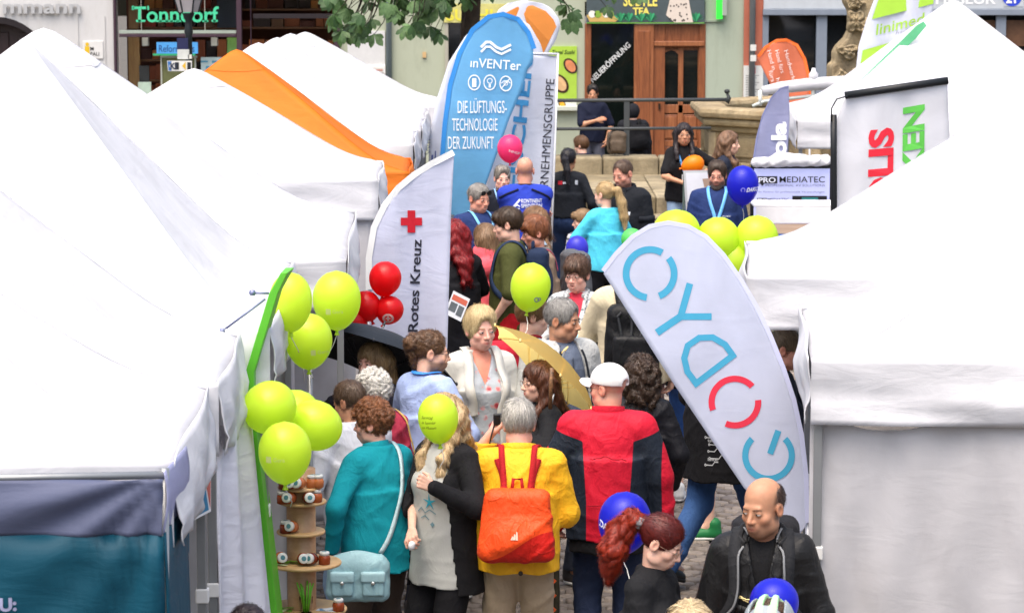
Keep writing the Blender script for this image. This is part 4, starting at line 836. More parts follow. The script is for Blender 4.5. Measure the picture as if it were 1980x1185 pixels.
def nets(f, lo, hi, h):
    lo = np.asarray(lo, np.float32); n = np.maximum(3, np.ceil((np.asarray(hi) - lo) / h).astype(int) + 1)
    ax = [lo[i] + h * np.arange(n[i], dtype=np.float32) for i in range(3)]
    X, Y, Z = np.meshgrid(*ax, indexing='ij'); Q = np.stack([X.ravel(), Y.ravel(), Z.ravel()], 1)
    V = f(Q).reshape(n).astype(np.float32)
    V[0] = np.maximum(V[0], 1e-4); V[-1] = np.maximum(V[-1], 1e-4); V[:, 0] = np.maximum(V[:, 0], 1e-4); V[:, -1] = np.maximum(V[:, -1], 1e-4); V[:, :, 0] = np.maximum(V[:, :, 0], 1e-4); V[:, :, -1] = np.maximum(V[:, :, -1], 1e-4)
    S = V < 0; m = n - 1
    cnt = np.zeros(m, np.int8)
    for i in (0, 1):
        for j in (0, 1):
            for k in (0, 1): cnt += S[i:i + m[0], j:j + m[1], k:k + m[2]]
    act = (cnt > 0) & (cnt < 8); ci = np.argwhere(act); N = len(ci)
    if N == 0: return np.zeros((0, 3), np.float32), np.zeros((0, 4), np.int32)
    idx = -np.ones(m, np.int32); idx[act] = np.arange(N)
    acc = np.zeros((N, 3), np.float32); c = np.zeros(N, np.float32)
    cor = [(i, j, k) for i in (0, 1) for j in (0, 1) for k in (0, 1)]
    vals = {o: V[ci[:, 0] + o[0], ci[:, 1] + o[1], ci[:, 2] + o[2]] for o in cor}
    for a in cor:
        for d in range(3):
            if a[d]: continue
            b = list(a); b[d] = 1; b = tuple(b); va, vb = vals[a], vals[b]; x = (va < 0) != (vb < 0)
            t = np.where(x, va / np.where(x, va - vb, 1), 0)
            p = np.zeros((N, 3), np.float32); p[:] = a; p[:, d] = t
            acc += p * x[:, None]; c += x
    v = lo + h * (ci + acc / c[:, None])
    fs = []
    for d in range(3):
        e1, e2 = (d + 1) % 3, (d + 2) % 3
        s0 = [slice(1, -1)] * 3; s0[d] = slice(0, -1); s1 = list(s0); s1[d] = slice(1, None)
        a, b = S[tuple(s0)], S[tuple(s1)]; e = np.argwhere(a != b)
        if not len(e): continue
        fl = a[e[:, 0], e[:, 1], e[:, 2]]
        e = e + 1; e[:, d] -= 1
        def I(o1, o2):
            q = e.copy(); q[:, e1] -= o1; q[:, e2] -= o2; return idx[q[:, 0], q[:, 1], q[:, 2]]
        q = np.stack([I(1, 1), I(0, 1), I(0, 0), I(1, 0)], 1)
        q[~fl] = q[~fl][:, ::-1]; fs.append(q)
    return v.astype(np.float32), np.concatenate(fs).astype(np.int32)
def wrinkle(Q, seed, amp, f=1.0):
    x, y, z = Q[:, 0], Q[:, 1], Q[:, 2]; s = seed * 1.7
    r_ = lambda t: np.exp(-(np.sin(t) / .42) ** 2)
    w = r_(f * (15 * z + 8 * x) + 1.5 * np.sin(f * (8 * x + 6 * z) + s) + 1.2 * np.sin(f * 9 * y + s))
    w2 = r_(f * (9 * z - 13 * x) + 1.4 * np.sin(f * (9 * y - 5 * z) + 2 * s) + s)
    w3 = r_(f * (27 * z + 8 * y - 12 * x) + 1.8 * np.sin(f * (6 * x + 11 * z) + s) + 2 * s)
    m = .5 + .5 * np.sin(f * 6 * z + 5 * x + s); m2 = .5 + .5 * np.sin(f * 7 * x - 4 * z + 2 * s)
    return amp * (.75 * w * m + .7 * w2 * m2 + .35 * w3 * (1 - m)) * .8
def ik(S, T, l1, l2, pole):
    S, T, pole = Vector(S), Vector(T), Vector(pole); d = T - S; L = max(min(d.length, (l1 + l2) * .995), .05); u = d.normalized()
    a = (l1 * l1 - l2 * l2 + L * L) / (2 * L); hgt = math.sqrt(max(l1 * l1 - a * a, 0)); p = pole - u * pole.dot(u)
    p = p.normalized() if p.length > 1e-5 else Vector((0, 1, 0))
    return S + u * a + p * hgt, S + u * L
SKIN = {}
def M_skin():
    if 'm' in SKIN: return SKIN['m']
    t = NT('skin'); a = t.new('Attribute', attribute_name='Col'); n = t.noise(t.coord(), 38, 4)
    mx = t.n.new('ShaderNodeMix'); mx.data_type = 'RGBA'; mx.blend_type = 'MULTIPLY'; mx.inputs[0].default_value = 1
    t.put(mx.inputs[6], a.outputs['Color']); t.put(mx.inputs[7], t.ramp(n, [(.3, (.93, .9, .89)), (.7, (1.05, 1.04, 1.03))]))
    t.put(t.b.inputs['Base Color'], mx.outputs[2]); t.b.inputs['Roughness'].default_value = .48; t.b.inputs['Specular IOR Level'].default_value = .35
    t.b.inputs['Subsurface Weight'].default_value = .12; t.b.inputs['Subsurface Radius'].default_value = (.02, .008, .004); t.b.inputs['Subsurface Scale'].default_value = .5
    t.bump(t.noise(t.coord(), 260, 3), .12, .004); SKIN['m'] = t.m; return t.m
def M_hair(c1, c2, wav=1.0):
    key = ('h', c1, c2, wav)
    if key in MC: return MC[key]
    t = NT('hair'); a = t.new('Attribute', attribute_name='hs')
    n = t.noise(a.outputs['Vector'], 1.0, 4, .6, .3 * wav); n2 = t.noise(t.coord(), 16, 3)
    f = t.math('ADD', t.math('MULTIPLY', n, .75), t.math('MULTIPLY', n2, .3))
    t.put(t.b.inputs['Base Color'], t.ramp(f, [(.34, sc(lin(c1), .8)), (.62, lin(c2)), (.75, sc(lin(c2), 1.25))])); t.b.inputs['Roughness'].default_value = .42; t.b.inputs['Specular IOR Level'].default_value = .45
    t.bump(n, .9, .012); MC[key] = t.m; return t.m
def M_eye():
    if 'eye' in MC: return MC['eye']
    t = NT('eye'); a = t.new('Attribute', attribute_name='Col'); t.put(t.b.inputs['Base Color'], a.outputs['Color']); t.b.inputs['Roughness'].default_value = .15
    MC['eye'] = t.m; return t.m
TONE = {'light': '#e8bca6', 'pink': '#eab4a2', 'tan': '#c08e70', 'ruddy': '#e0a28c', 'pale': '#ecc4ae', 'brown': '#b58262'}
class Person:
    def __init__(s, px, py, sc_, yaw, label, base=0.0, sex='m', bw=1.0, bd=1.0, lean=0, side_lean=0, twist=0, head=(0, 0, 0), arms=None, feet=None, tone='light', group=None, res='m', hs=1.0, body_dx=0.0, child=False, crouch=0):
        s.Y = FPX / sc_; top = P(px, py, s.Y); s.sex = sex; s.bw, s.bd = bw, bd; s.seed = (px * 7 + py) % 97 * .37
        s.h_head, s.h_body, s.h_hand = {'f': (.0045, .0085, .0048), 'm': (.0054, .0105, .006), 'b': (.008, .015, .0085)}[res]
        s.res = res; s.tone = sc(lin(TONE.get(tone, tone)), .9 if res != 'b' else 1.08); s.hs = hs; s.yawd = yaw
        f = sex == 'f'
        U = Matrix.Translation((0, 0, .93)) @ Matrix.Rotation(R(side_lean), 4, 'Y') @ Matrix.Rotation(R(lean), 4, 'X') @ Matrix.Rotation(R(twist), 4, 'Z') @ Matrix.Translation((0, 0, -.93))
        s.U = U; s.Ui = np.array(U.inverted(), dtype=np.float32)
        hc = U @ Vector((0, -.02, 1.595)); s.Hm = Matrix.Translation(hc) @ Euler((R(lean * .45 + head[1]), R(head[2] + side_lean * .5), R(twist + head[0])), 'ZYX' if False else 'XYZ').to_matrix().to_4x4() @ Matrix.Scale(hs, 4)
        # yaw first about z, then pitch in the head's own frame
        s.Hm = Matrix.Translation(hc) @ Matrix.Rotation(R(twist + head[0]), 4, 'Z') @ Matrix.Rotation(R(lean * .45 + head[1]), 4, 'X') @ Matrix.Rotation(R(head[2]), 4, 'Y') @ Matrix.Scale(hs, 4)
        s.neck = U @ Vector((0, .012, 1.43))
        sw = .140 if f else .160; s.sw = sw * bw
        s.J = {}
        for sd in (-1, 1):
            S = U @ Vector((sd * s.sw, .012, 1.378))
            t = (arms or {}).get(sd, 'down'); pole = Vector((sd * .55, .7, -.35))
            if t == 'down': T = S + Vector((sd * .095, -.05, -.53))
            elif t == 'pocket': T = Vector((sd * .20 * bw, -.06, .90)); pole = Vector((sd * .8, .8, 0))
            elif t == 'fold': T = U @ Vector((-sd * .10, -.20 * bd, 1.15 + .02 * sd)); pole = Vector((sd * .8, .1, -.6))
            elif t == 'front': T = U @ Vector((sd * .07, -.29 * bd, 1.12))
            elif t == 'face': T = U @ Vector((sd * .10, -.20, 1.50)); pole = Vector((sd * .6, -.1, -.8))
            elif t == 'back': T = U @ Vector((sd * .05, .18, .98)); pole = Vector((sd * .9, .5, 0))
            else:
                T = Vector(t[:3])
                if len(t) > 3: pole = Vector(t[3:6])
            E, Wr = ik(S, T, .285, .255, pole); s.J[sd] = (S, E, Wr)
        s.L = {}
        for sd in (-1, 1):
            ft = (feet or {}).get(sd, (sd * .105, .02, .085)); Hp = Vector((sd * .088, .01, .91)); K, An = ik(Hp, ft, .43, .42, (sd * .12, -1, 0)); s.L[sd] = (Hp, K, An)
        # scale so that the crown lands at the photographed height
        zs = (s.Hm @ Vector((0, .01, .122))).z; s.k = (top.z - base) / zs
        hx = s.Hm @ Vector((0, .01, .06)); ry = Matrix.Rotation(R(yaw), 3, 'Z'); off = ry @ (Vector((hx.x, hx.y, 0)) * s.k)
        s.root = empty('person', (top.x - off.x, s.Y - off.y, base), R(yaw), label, 'person', group)
        s.bv = None; s.height = top.z - base
    # -- helpers
    def up(s, Q): return Q @ s.Ui[:3, :3].T + s.Ui[:3, 3]
    def hl(s, Q):
        m = np.array(s.Hm.inverted(), dtype=np.float32); return Q @ m[:3, :3].T + m[:3, 3]
    def hw(s, v):
        m = np.array(s.Hm, dtype=np.float32); return v @ m[:3, :3].T + m[:3, 3]
    def put(s, name, v, f, mats, smooth=True, parent=None, attrs=None, mi=None):
        return mkobj(name, np.asarray(v, np.float32) * s.k, f, mats, parent or s.root, smooth, mi, attrs)
    def torso(s, Q, l):
        q = s.up(Q); bw, bd = s.bw, s.bd
        if s.sex == 'f':
            d = el(q, (0, .005, 1.26), (.142 * bw + l, .108 * bd + l, .19 + l))
            d = smin(d, el(q, (0, 0, 1.09), (.128 * bw + l, .105 * bd + l, .17 + l)), .06)
            d = smin(d, el(q, (0, .012, .93), (.172 * bw + l, .128 * bd + l, .14 + l)), .08)
            for x in (-1, 1): d = smin(d, el(q, (x * .072, -.085 * bd, 1.245), (.065 + l, .055 + l, .062 + l)), .04)
            r = .05
        else:
            d = el(q, (0, .0, 1.27), (.165 * bw + l, .118 * bd + l, .19 + l))
            d = smin(d, el(q, (0, -.008, 1.08), (.148 * bw + l, .118 * bd + l, .18 + l)), .06)
            d = smin(d, el(q, (0, .012, .93), (.16 * bw + l, .122 * bd + l, .14 + l)), .07)
            r = .058
        d = smin(d, rc(q, (-s.sw * .8, .012, 1.375), (s.sw * .8, .012, 1.375), r + l, r + l), .05)
        for x in (-1, 1): d = smin(d, rc(q, (0, .022, 1.452), (x * s.sw * .8, .015, 1.385), .046 + l * .5, .05 + l), .035)
        return d
    def arm(s, Q, sd, l, end=1.0, cuff=None):
        S, E, W = s.J[sd]; g = .86 if s.sex == 'f' else 1.0
        if end <= .55:
            e = S.lerp(E, end / .55); return rc(Q, S, e, .054 * g + l, .046 * g + l + (cuff or .003))
        d = rc(Q, S, E, .056 * g + l, .043 * g + l * .9)
        e = E.lerp(W, (end - .5) / .5)
        return smin(d, rc(Q, E, e, .042 * g + l * .9, .030 * g + l * .8 + (cuff or 0)), .03)
    def legs(s, Q, l, flare=0.0):
        d = el(Q, (0, .015, .93), (.158 * s.bw + l, .122 * s.bd + l, .13 + l)) if s.sex == 'm' else el(Q, (0, .018, .92), (.168 * s.bw + l, .13 * s.bd + l, .13 + l))
        g = .5 + .5 * s.bw
        for sd in (-1, 1):
            Hp, K, An = s.L[sd]
            x = smin(rc(Q, Hp, K, .083 * g + l, .058 * g + l), rc(Q, K, An, .055 * g + l, .042 + l + flare), .03); d = smin(d, x, .035)
        return d
    def bounds(s, pts, m): a = np.array([tuple(p) for p in pts], np.float32); return a.min(0) - m, a.max(0) + m
    # -- body: one mesh with head, hands and everything below the clothes
    def skin(s, bald=0, beard=None, bare=None, makeup=.0, open_mouth=0, age=0, beardcol='#4a3d34', scalp='#5c4a3e', smile=0):
        tone = np.array(s.tone); V, Fc, C = [], [], []; n0 = 0
        def push(v, f, c):
            nonlocal n0
            V.append(v); Fc.append(f + n0); C.append(c); n0 += len(v)
        nk = s.Hm.inverted() @ s.neck; fem = s.sex == 'f'
        def fh(Q):
            d = el(Q, (0, .014, .036), (.074, .094, .085))
            d = smin(d, el(Q, (0, -.028, -.035), (.06, .064, .08)), .03)
            d = smin(d, el(Q, (0, -.05, -.088), (.04, .034, .034) if not fem else (.03, .032, .03)), .035)
            for x in (-1, 1):
                d = smin(d, el(Q, (x * .043, -.055, -.03), (.022, .025, .02)), .02)
                d = smin(d, el(Q, (x * .053, -.01, -.075), (.019, .034, .026) if not fem else (.012, .028, .02)), .03)
            br = (.009 if not fem else .0055) * (1 if s.res == 'f' else .75)
            d = smin(d, rc(Q, (-.034, -.078, .02), (.034, -.078, .02), br, br), .016)
            for x in (-1, 1): d = smax(d, -el(Q, (x * .032, -.1005 if s.res == 'f' else -.1035, .0), (.018, .013, .011)), .014)
            for x in (-1, 1): d = smin(d, el(Q, (x * .0315, -.0785, .0), (.0148, .0128, .0115)), .010)
            d = smin(d, rc(Q, (0, -.086, .008), (0, -.109, -.032), .007, .0115), .010)
            for x in (-1, 1): d = smin(d, el(Q, (x * .0125, -.097, -.036), (.0085, .011, .008)), .007)
            mw = .021 + .006 * smile
            d = smin(d, el(Q, (0, -.087, -.064), (.028, .012, .022)), .015)
            for x in (-1, 1):
                d = smin(d, rc(Q, (0, -.0975, -.0595), (x * mw, -.086, -.0645 + .008 * smile), .0058, .003), .005)
                d = smin(d, rc(Q, (0, -.0955, -.0725), (x * mw * .85, -.086, -.068 + .008 * smile), .0068, .003), .005)
            if open_mouth or smile > .5: d = smax(d, -el(Q, (0, -.1, -.066), (.017, .012, .0035 + .004 * open_mouth)), .004)
            for x in (-1, 1):
                e = el(Q, (x * .0785, .012, -.008), (.011, .022, .033)); e = smax(e, -el(Q, (x * .091, .004, -.006), (.011, .012, .02)), .006); d = smin(d, e, .008)
            d = smin(d, rc(Q, (0, .02, -.05), tuple(nk), (.046 if fem else .056) * (1 if s.hs < 1.1 else .85), (.05 if fem else .062)), .02)
            return d
        lo = np.minimum([-.105, -.14, -.13], np.array(nk) - .075); hi = np.maximum([.105, .125, .135], np.array(nk) + np.array([.075, .075, .0]))
        v, f = nets(fh, lo, hi, s.h_head)
        c = np.tile(tone, (len(v), 1))
        x, y, z = v[:, 0], v[:, 1], v[:, 2]
        def blob(cx, cy, cz, r, col, k):
            nonlocal c
            w = np.exp(-(((np.abs(x) - cx) / r[0]) ** 2 + ((y - cy) / r[1]) ** 2 + ((z - cz) / r[2]) ** 2)) * k; c = c * (1 - w[:, None]) + np.array(col) * w[:, None]
        red = tone * np.array([1.02, .72, .66]); blob(.045, -.07, -.035, (.025, .04, .022), red, (.32 + age * .1)); blob(0, -.115, -.034, (.018, .02, .014), red, .32); blob(.08, .01, -.005, (.02, .03, .03), red, .5)
        lip = lin('#b4544e') if not makeup else lin('#b02c3c'); lipc = np.array(lip)
        blob(0, -.1, -.0655, (.019, .02, .0075), lipc, .75 + .2 * makeup); blob(0, -.102, -.066 + .002 * smile, (.02, .03, .0022), tone * .25, .75)
        if smile > .5: blob(0, -.095, -.0665, (.014, .03, .0035), (.75, .72, .66), .85)
        blob(.032, -.09, .012, (.02, .02, .006), tone * np.array([.86, .74, .7]), .35)
        if beard:
            bc = np.array(lin(beardcol)); m = np.clip((-.042 - z - .35 * np.maximum(0, .02 - np.abs(x)) * 0) / .014, 0, 1) * np.clip((.03 - y) / .03, 0, 1) * np.clip((z + .16) / .03, 0, 1)
            m *= 1 - np.exp(-((x / .021) ** 2 + ((z + .0665) / .008) ** 2) * 1.2) * .9
            m *= np.clip((np.abs(x) * .9 + .048 - (-z)) * -60 + .5, 0, 1) if False else 1
            c = c * (1 - (m * beard)[:, None]) + bc * (m * beard)[:, None]
        if bald:
            sc2 = np.array(lin(scalp)); m = np.clip((y + .03 - .25 * np.maximum(0, z)) / .02, 0, 1) * np.clip((z + .065) / .02, 0, 1) * (np.clip((.075 - z) / .03, 0, 1) if bald < 2 else 1) * np.clip((np.hypot(np.abs(x) - .08, (z + .008)) - .022) / .012, 0, 1)
            c = c * (1 - m[:, None] * (.85 if bald < 2 else .35)) + sc2 * m[:, None] * (.85 if bald < 2 else .35)
        nkm = np.clip((-.1 - z) / .05, 0, 1); c = c * (1 - .1 * nkm[:, None] * np.array([0, 1, 1]))
        push(s.hw(v), f, c)
        # hands and forearms
        for sd in (-1, 1):
            S, E, W = s.J[sd]; d = (W - E).normalized(); pn = s.palm.get(sd) if hasattr(s, 'palm') else None
            n = Vector(pn[0]) if pn else Vector((-sd, .25, .1)); n = (n - d * n.dot(d)).normalized(); t = d.cross(n)
            if pn and len(pn) > 1 and pn[1] is not None: t = t * (1 if t.dot(Vector(pn[1])) > 0 else -1)
            elif t.y > 0: t = -t
            curl = pn[2] if pn and len(pn) > 2 else .35
            caps = []
            K0 = W + d * .012
            for i, (off, L, r) in enumerate(((.028, .068, .0088), (.0095, .077, .009), (-.0095, .071, .0088), (-.027, .056, .0078))):
                kb = W + d * (.088 - abs(i - 1.2) * .004) + t * off; caps.append((W + d * .02 + t * off * .6, kb, .015, .0125))
                a = curl * (1 + .12 * i); d1 = d * math.cos(a) + n * math.sin(a); a2 = a * 2.1; d2 = d * math.cos(a2) + n * math.sin(a2); a3 = a * 2.9; d3 = d * math.cos(a3) + n * math.sin(a3)
                p1 = kb + d1 * L * .45; p2 = p1 + d2 * L * .32; p3 = p2 + d3 * L * .25
                caps += [(kb, p1, r + .001, r), (p1, p2, r, r * .93), (p2, p3, r * .93, r * .8)]
            tb = W + d * .028 + t * .022; tm = tb + (d * .65 + t * .6 + n * .35).normalized() * .042; tt = tm + (d * .85 + t * .15 + n * (.3 + curl * .4)).normalized() * .032
            caps += [(W + d * .01 + t * .008, tb, .017, .014), (tb, tm, .013, .0105), (tm, tt, .0105, .0085)]
            gk = .9 if fem else 1.0
            st = (bare or {}).get(sd) if isinstance(bare, dict) else bare
            p0 = S.lerp(E, .35) if st == 'short' else E.lerp(W, .25)
            g = .84 if fem else 1.0
            def fa(Q):
                dd = rc(Q, p0 if st != 'short' else E, W, (.031 if st != 'short' else .038) * g, .0245 * g)
                if st == 'short': dd = smin(dd, smin(rc(Q, p0, E, .045 * g, .037 * g), el(Q, tuple(E.lerp(W, .2)), (.037 * g, .037 * g, .045)), .02), .02)
                ds = None
                for (a, b, ra, rb) in caps:
                    q = rc(Q, a, b, ra * gk, rb * gk); ds = q if ds is None else smin(ds, q, .004)
                return smin(dd, ds, .014)
            pts = [W, p0] + [b for (_, b, _, _) in caps] + ([E] if st == 'short' else [])
            lo, hi = s.bounds(pts, .052); v, f = nets(fa, lo, hi, s.h_hand)
            c = np.tile(tone, (len(v), 1)); dk = np.clip(((v - np.array(W)) @ np.array(d) - .07) / .05, 0, 1)[:, None]; c = c * (1 - dk * np.array([.02, .14, .16])); push(v, f, c)
        # torso, upper arms and legs under the clothes
        def fb(Q):
            d = smin(s.torso(Q, -.014), s.legs(Q, -.012), .03)
            for sd in (-1, 1):
                S, E, W = s.J[sd]; d = smin(d, smin(rc(Q, S, E, .042, .032), rc(Q, E, E.lerp(W, .6), .031, .024), .02), .02)
                An = s.L[sd][2]; d = smin(d, rc(Q, An, An + Vector((0, -.11, -.045)), .032, .022), .02)
            return smin(d, rc(Q, s.U @ Vector((0, .012, 1.36)), s.neck, .07, .052), .03)
        pts = [s.U @ Vector((x, y, z)) for x in (-.22, .22) for y in (-.16, .16) for z in (.9, 1.47)] + [j for sd in (-1, 1) for j in s.J[sd]] + [j for sd in (-1, 1) for j in s.L[sd]] + [Vector((0, -.1, 0.02))]
        lo, hi = s.bounds(pts, .07); v, f = nets(fb, lo, hi, .022); push(v, f, np.tile(tone, (len(v), 1)))
        V = np.concatenate(V); Fc = np.concatenate(Fc); C = np.concatenate(C)
        o = s.put('body', V, Fc, M_skin(), attrs={'Col': ('FLOAT_COLOR', np.concatenate([np.clip(C, 0, 1), np.ones((len(C), 1))], 1))})
        return o
    def face(s, iris='#3b2a1c', brow='#4a3526', lash='#2a1c14', look=(0, 0), browh=0.0, w=1.0):
        for x in (-1, 1):
            g = G(); cols = []
            c = Vector((x * .0315, -.0795, .0)); r = .0148; v = []; nu, nv = 14, 9
            for j in range(nv + 1):
                for i in range(nu + 1):
                    a = R(-62 + 124 * i / nu); b = R(-21 + 40 * j / nv) * (math.cos(a * 1.25) ** .6 if math.cos(a * 1.25) > 0 else 0)
                    q = Vector((math.sin(a) * math.cos(b), -math.cos(a) * math.cos(b), math.sin(b)))
                    v.append(c + q * r); dx = math.degrees(a) - look[0]; dz = math.degrees(b) - look[1]; dd = math.hypot(dx, dz)
                    col = lin('#0c0808') if dd < 10 else lin(iris) if dd < 24 else lin('#c4b8ae')
                    if j == nv or j == nv - 1 and dd > 24: col = lin(lash)
                    cols.append((*col, 1))
            f = [(j * (nu + 1) + i, j * (nu + 1) + i + 1, (j + 1) * (nu + 1) + i + 1, (j + 1) * (nu + 1) + i) for j in range(nv) for i in range(nu)]
            g.add(v, f)
            s.put('eye', s.hw(np.array(g.v, np.float32)), np.array(g.f, np.int32), M_eye(), attrs={'Col': ('FLOAT_COLOR', cols)})
        for x in (-1, 1):
            g = G()
            pts = [(x * a, b, .0195 + c_ + browh) for a, b, c_ in ((.013, -.0925, -.0005), (.024, -.093, .002), (.036, -.0875, .003), (.048, -.076, -.002))]
            g.tube(pts, [.0018 * w, .0024 * w, .0021 * w, .0008], 6)
            s.put('eyebrow', s.hw(np.array(g.v, np.float32)), [tuple(q) for q in g.f], M_plain(brow, .7))
    # -- hair
    def hair(s, style, c1, c2, t=.012, end=-.3, wavy=0.0, part=0, tail=None, hl=.096, nape=-.075, curl=0.0, side=-.01, name='hair', face_w=.064, ears=True, vol=0.0, fringe=0, fall=(1, 1), flow=None, dens=1.0, topcut=None):
        t *= .62; vol *= .6; sd = s.seed; h = s.h_head * 1.05; amp = {'f': .0012, 'm': .0012, 'b': .001}[s.res]
        longs = style in ('long', 'bob')
        ng = np.array(s.Hm.to_3x3().inverted() @ Vector((0, 0, -1)), dtype=np.float32); ng /= np.linalg.norm(ng)
        def f(Q):
            x, y, z = Q[:, 0], Q[:, 1], Q[:, 2]; ph = np.arctan2(x, y - .015)
            d = el(Q, (0, .014, .036), (.075 + t, .095 + t, .086 + t + vol))
            if vol: d = smin(d, el(Q, (0, .0, .085), (.062 + t * .5, .075, .045 + vol)), .03)
            if longs:
                e = -end
                def chain(pts, d, k, ks):
                    for (p0, r0), (p1, r1) in zip(pts[:-1], pts[1:]): d = smin(d, rc(Q * A(ks, 1, 1), A(*p0) * A(ks, 1, 1), A(*p1) * A(ks, 1, 1), r0, r1), k)
                    return d
                pr = s.hs
                if e > .16: d = chain([((0, .055, -.0), .07 + t * .5), ((0, .085, -.13), .055), ((0, .15, -.21), .034), ((0, .165, -e - .03), .024)], d, .04, .62)
                else: d = chain([((0, .055, -.01), .07 + t * .5), ((0, .075, -e - .02), .06)], d, .04, .72)
                for sx in (-1, 1):
                    if e > .2 and fall[(sx + 1) // 2]: d = chain([((sx * .066, .008, .02), .028 + t * .5), ((sx * .084, -.005, -.12), .027), ((sx * .085, -.085, -.2), .026), ((sx * .08, -.125, -e - .03), .022)], d, .025, 1.0)
                    else: d = chain([((sx * .066, .012, .0), .026 + t * .5), ((sx * .076, .03, -min(e, .17) + .01), .024)], d, .03, 1.0)
                cv = smin(el(Q, (0, -.118, hl - .115), (face_w, .074, .115)), rc(Q, (0, -.11, -.06), (0, -.14, -.42), face_w - .004, face_w), .02)
                d = smax(d, -cv, .008)
                cut = (-(Q @ -ng) * 1.0) - e  # distance along gravity beyond the tips
                d = np.maximum(d, cut + .012 * np.sin(ph * 9 + sd) + .008 * np.sin(ph * 23))
            else:
                zc = np.interp(y, [-.05, .0, .03, .07], [side + .005, side, (side + nape) * .5, nape]).astype(np.float32)
                d = smax(d, -el(Q, (0, -.118, hl - .112), (face_w + .012, .072, .112)), .018)
                d = smax(d, zc - z + .004 * np.sin(ph * 17 + sd), .01)
                if ears:
                    for sx in (-1, 1): d = smax(d, -el(Q, (sx * .083, .008, -.012), (.022, .024, .034)), .006)
            if topcut is not None: d = smax(smax(d, z - topcut + .3 * np.maximum(0, .03 - y), .006), -.002 - y + .25 * (z + .01), .006)
            if fringe:
                fr = el(Q, (0, -.07, .062), (.062, .038, .042)); fr = np.maximum(fr, .032 + .01 * fringe - z + .008 * np.sin(x * 90 + sd)); d = smin(d, fr, .02)
            if style == 'bun' or tail:
                for (a, b, ra, rb) in tail: d = smin(d, rc(Q, a, b, ra, rb), .02)
            if curl:
                w = np.sin(95 * x + 3 * np.sin(60 * z + sd) + sd) * np.sin(88 * z + 2.5 * np.sin(70 * y)) + .6 * np.sin(130 * y + 2 * np.sin(80 * x) + sd)
                d = d - curl * w
            rid = np.sin(ph * 38 + 2.2 * np.sin(z * 22 + ph * 3 + sd) + wavy * 3 * np.sin(z * 60)) + .6 * np.sin(ph * 71 + 3 * np.sin(z * 31 + sd))
            d = d - amp * rid * np.clip(np.hypot(x, y - .015) / .04, .0, 1)
            if wavy: d = d - .006 * wavy * np.sin(z * 75 + 3 * np.sin(ph * 4 + sd))
            return d
        lo = np.array([-.125 - t - vol, -.14, min(nape, -.1) - .03]); hi = np.array([.125 + t + vol, .15 + t, .15 + t + vol * 2])
        if longs:
            q = A(0, 0, end - .04); lo = np.minimum(lo, q + A(-.15, -.16, 0)); hi = np.maximum(hi, q + A(.15, .21, 0))
        if tail:
            for (a, b, ra, rb) in tail:
                for p in (a, b): lo = np.minimum(lo, np.array(p) - max(ra, rb) - .02); hi = np.maximum(hi, np.array(p) + max(ra, rb) + .02)
        v, fc = nets(f, lo, hi, h)
        ph = np.arctan2(v[:, 0], v[:, 1] - .015); rr = 26.0
        hsv = np.stack([np.cos(ph) * rr + v[:, 2] * 6 * wavy, np.sin(ph) * rr + 4 * wavy * np.sin(v[:, 2] * 50), v[:, 2] * 7 + v[:, 1] * 5], 1)
        if tail:
            tl = np.min([rc(v, a, b, ra, rb) for (a, b, ra, rb) in tail], 0) < .006
            hsv[tl] = np.stack([v[tl][:, 0] * 420, v[tl][:, 1] * 420, v[tl][:, 2] * 14], 1)
        if curl: hsv = v * 170
        mat_ = M_hair(c1, c2); o = s.put(name, s.hw(v), fc, mat_, attrs={'hs': ('FLOAT_VECTOR', hsv)})
        s.grow(f, v, mat_, dens, curl, wavy, flow if flow is not None else ((0, .12, .05) if style in ('pony', 'bun') else None), longs, tail, t)
        return o
    def grow(s, f, v, mat_, dens=1.0, curl=0.0, wavy=0.0, target=None, longs=False, tail=None, t=.012, name='hair_strands'):
        n = int({'f': 2600, 'm': 1200, 'b': 350}[s.res] * dens * (1.5 if longs else 1)); steps = 7 if not longs else 9
        rg = np.random.RandomState(int(s.seed * 100) % 9999); P_ = v[rg.randint(0, len(v), n)].astype(np.float32); e = .002
        def grad(Q):
            g_ = np.stack([f(Q + A(e, 0, 0)) - f(Q - A(e, 0, 0)), f(Q + A(0, e, 0)) - f(Q - A(0, e, 0)), f(Q + A(0, 0, e)) - f(Q - A(0, 0, e))], 1); return g_ / (np.linalg.norm(g_, axis=1, keepdims=True) + 1e-9)
        L = ({'f': .011, 'm': .012, 'b': .014}[s.res]) * (1.0 if curl == 0 else .7) * (1.5 if longs else 1); W = {'f': .0027, 'm': .0036, 'b': .006}[s.res] * rg.uniform(.6, 1.3, n)[:, None]
        ph = rg.uniform(0, 6.28, n); lift = rg.uniform(.0, 1, n) ** 3 * .0042 + .0003; crown = A(0, .045, .12); sw = rg.normal(0, .35 if not longs else .12, (n, 3)).astype(np.float32)
        rows = []; G0 = None
        for k in range(steps):
            g_ = grad(P_); 
            if target is None:
                away = P_ - crown; away[:, 2] -= .06; topw = np.clip((P_[:, 2] - .04) / .06, 0, 1)[:, None]
                if longs or True: away[:, 1] -= .12 * topw[:, 0]
                fl = away / (np.linalg.norm(away, axis=1, keepdims=True) + 1e-6) * topw + A(0, 0, -1) * (1 - topw * .6)
            else:
                tg = np.asarray(target, np.float32) - P_; dn = np.linalg.norm(tg, axis=1, keepdims=True); fl = tg / (dn + 1e-6)
                if tail:
                    tl = np.min([rc(P_, a, b, ra, rb) for (a, b, ra, rb) in tail], 0) < .012; fl[tl] = A(0, .1, -1)
            fl = fl + sw * (1.0 if not curl else 1.6)
            if curl or wavy: fl = fl + np.stack([np.sin(k * 1.5 + ph), np.cos(k * 1.3 + ph * 2), np.sin(k * 1.1 + ph * 3)], 1) * (.9 if curl else .45 * min(wavy, 1))
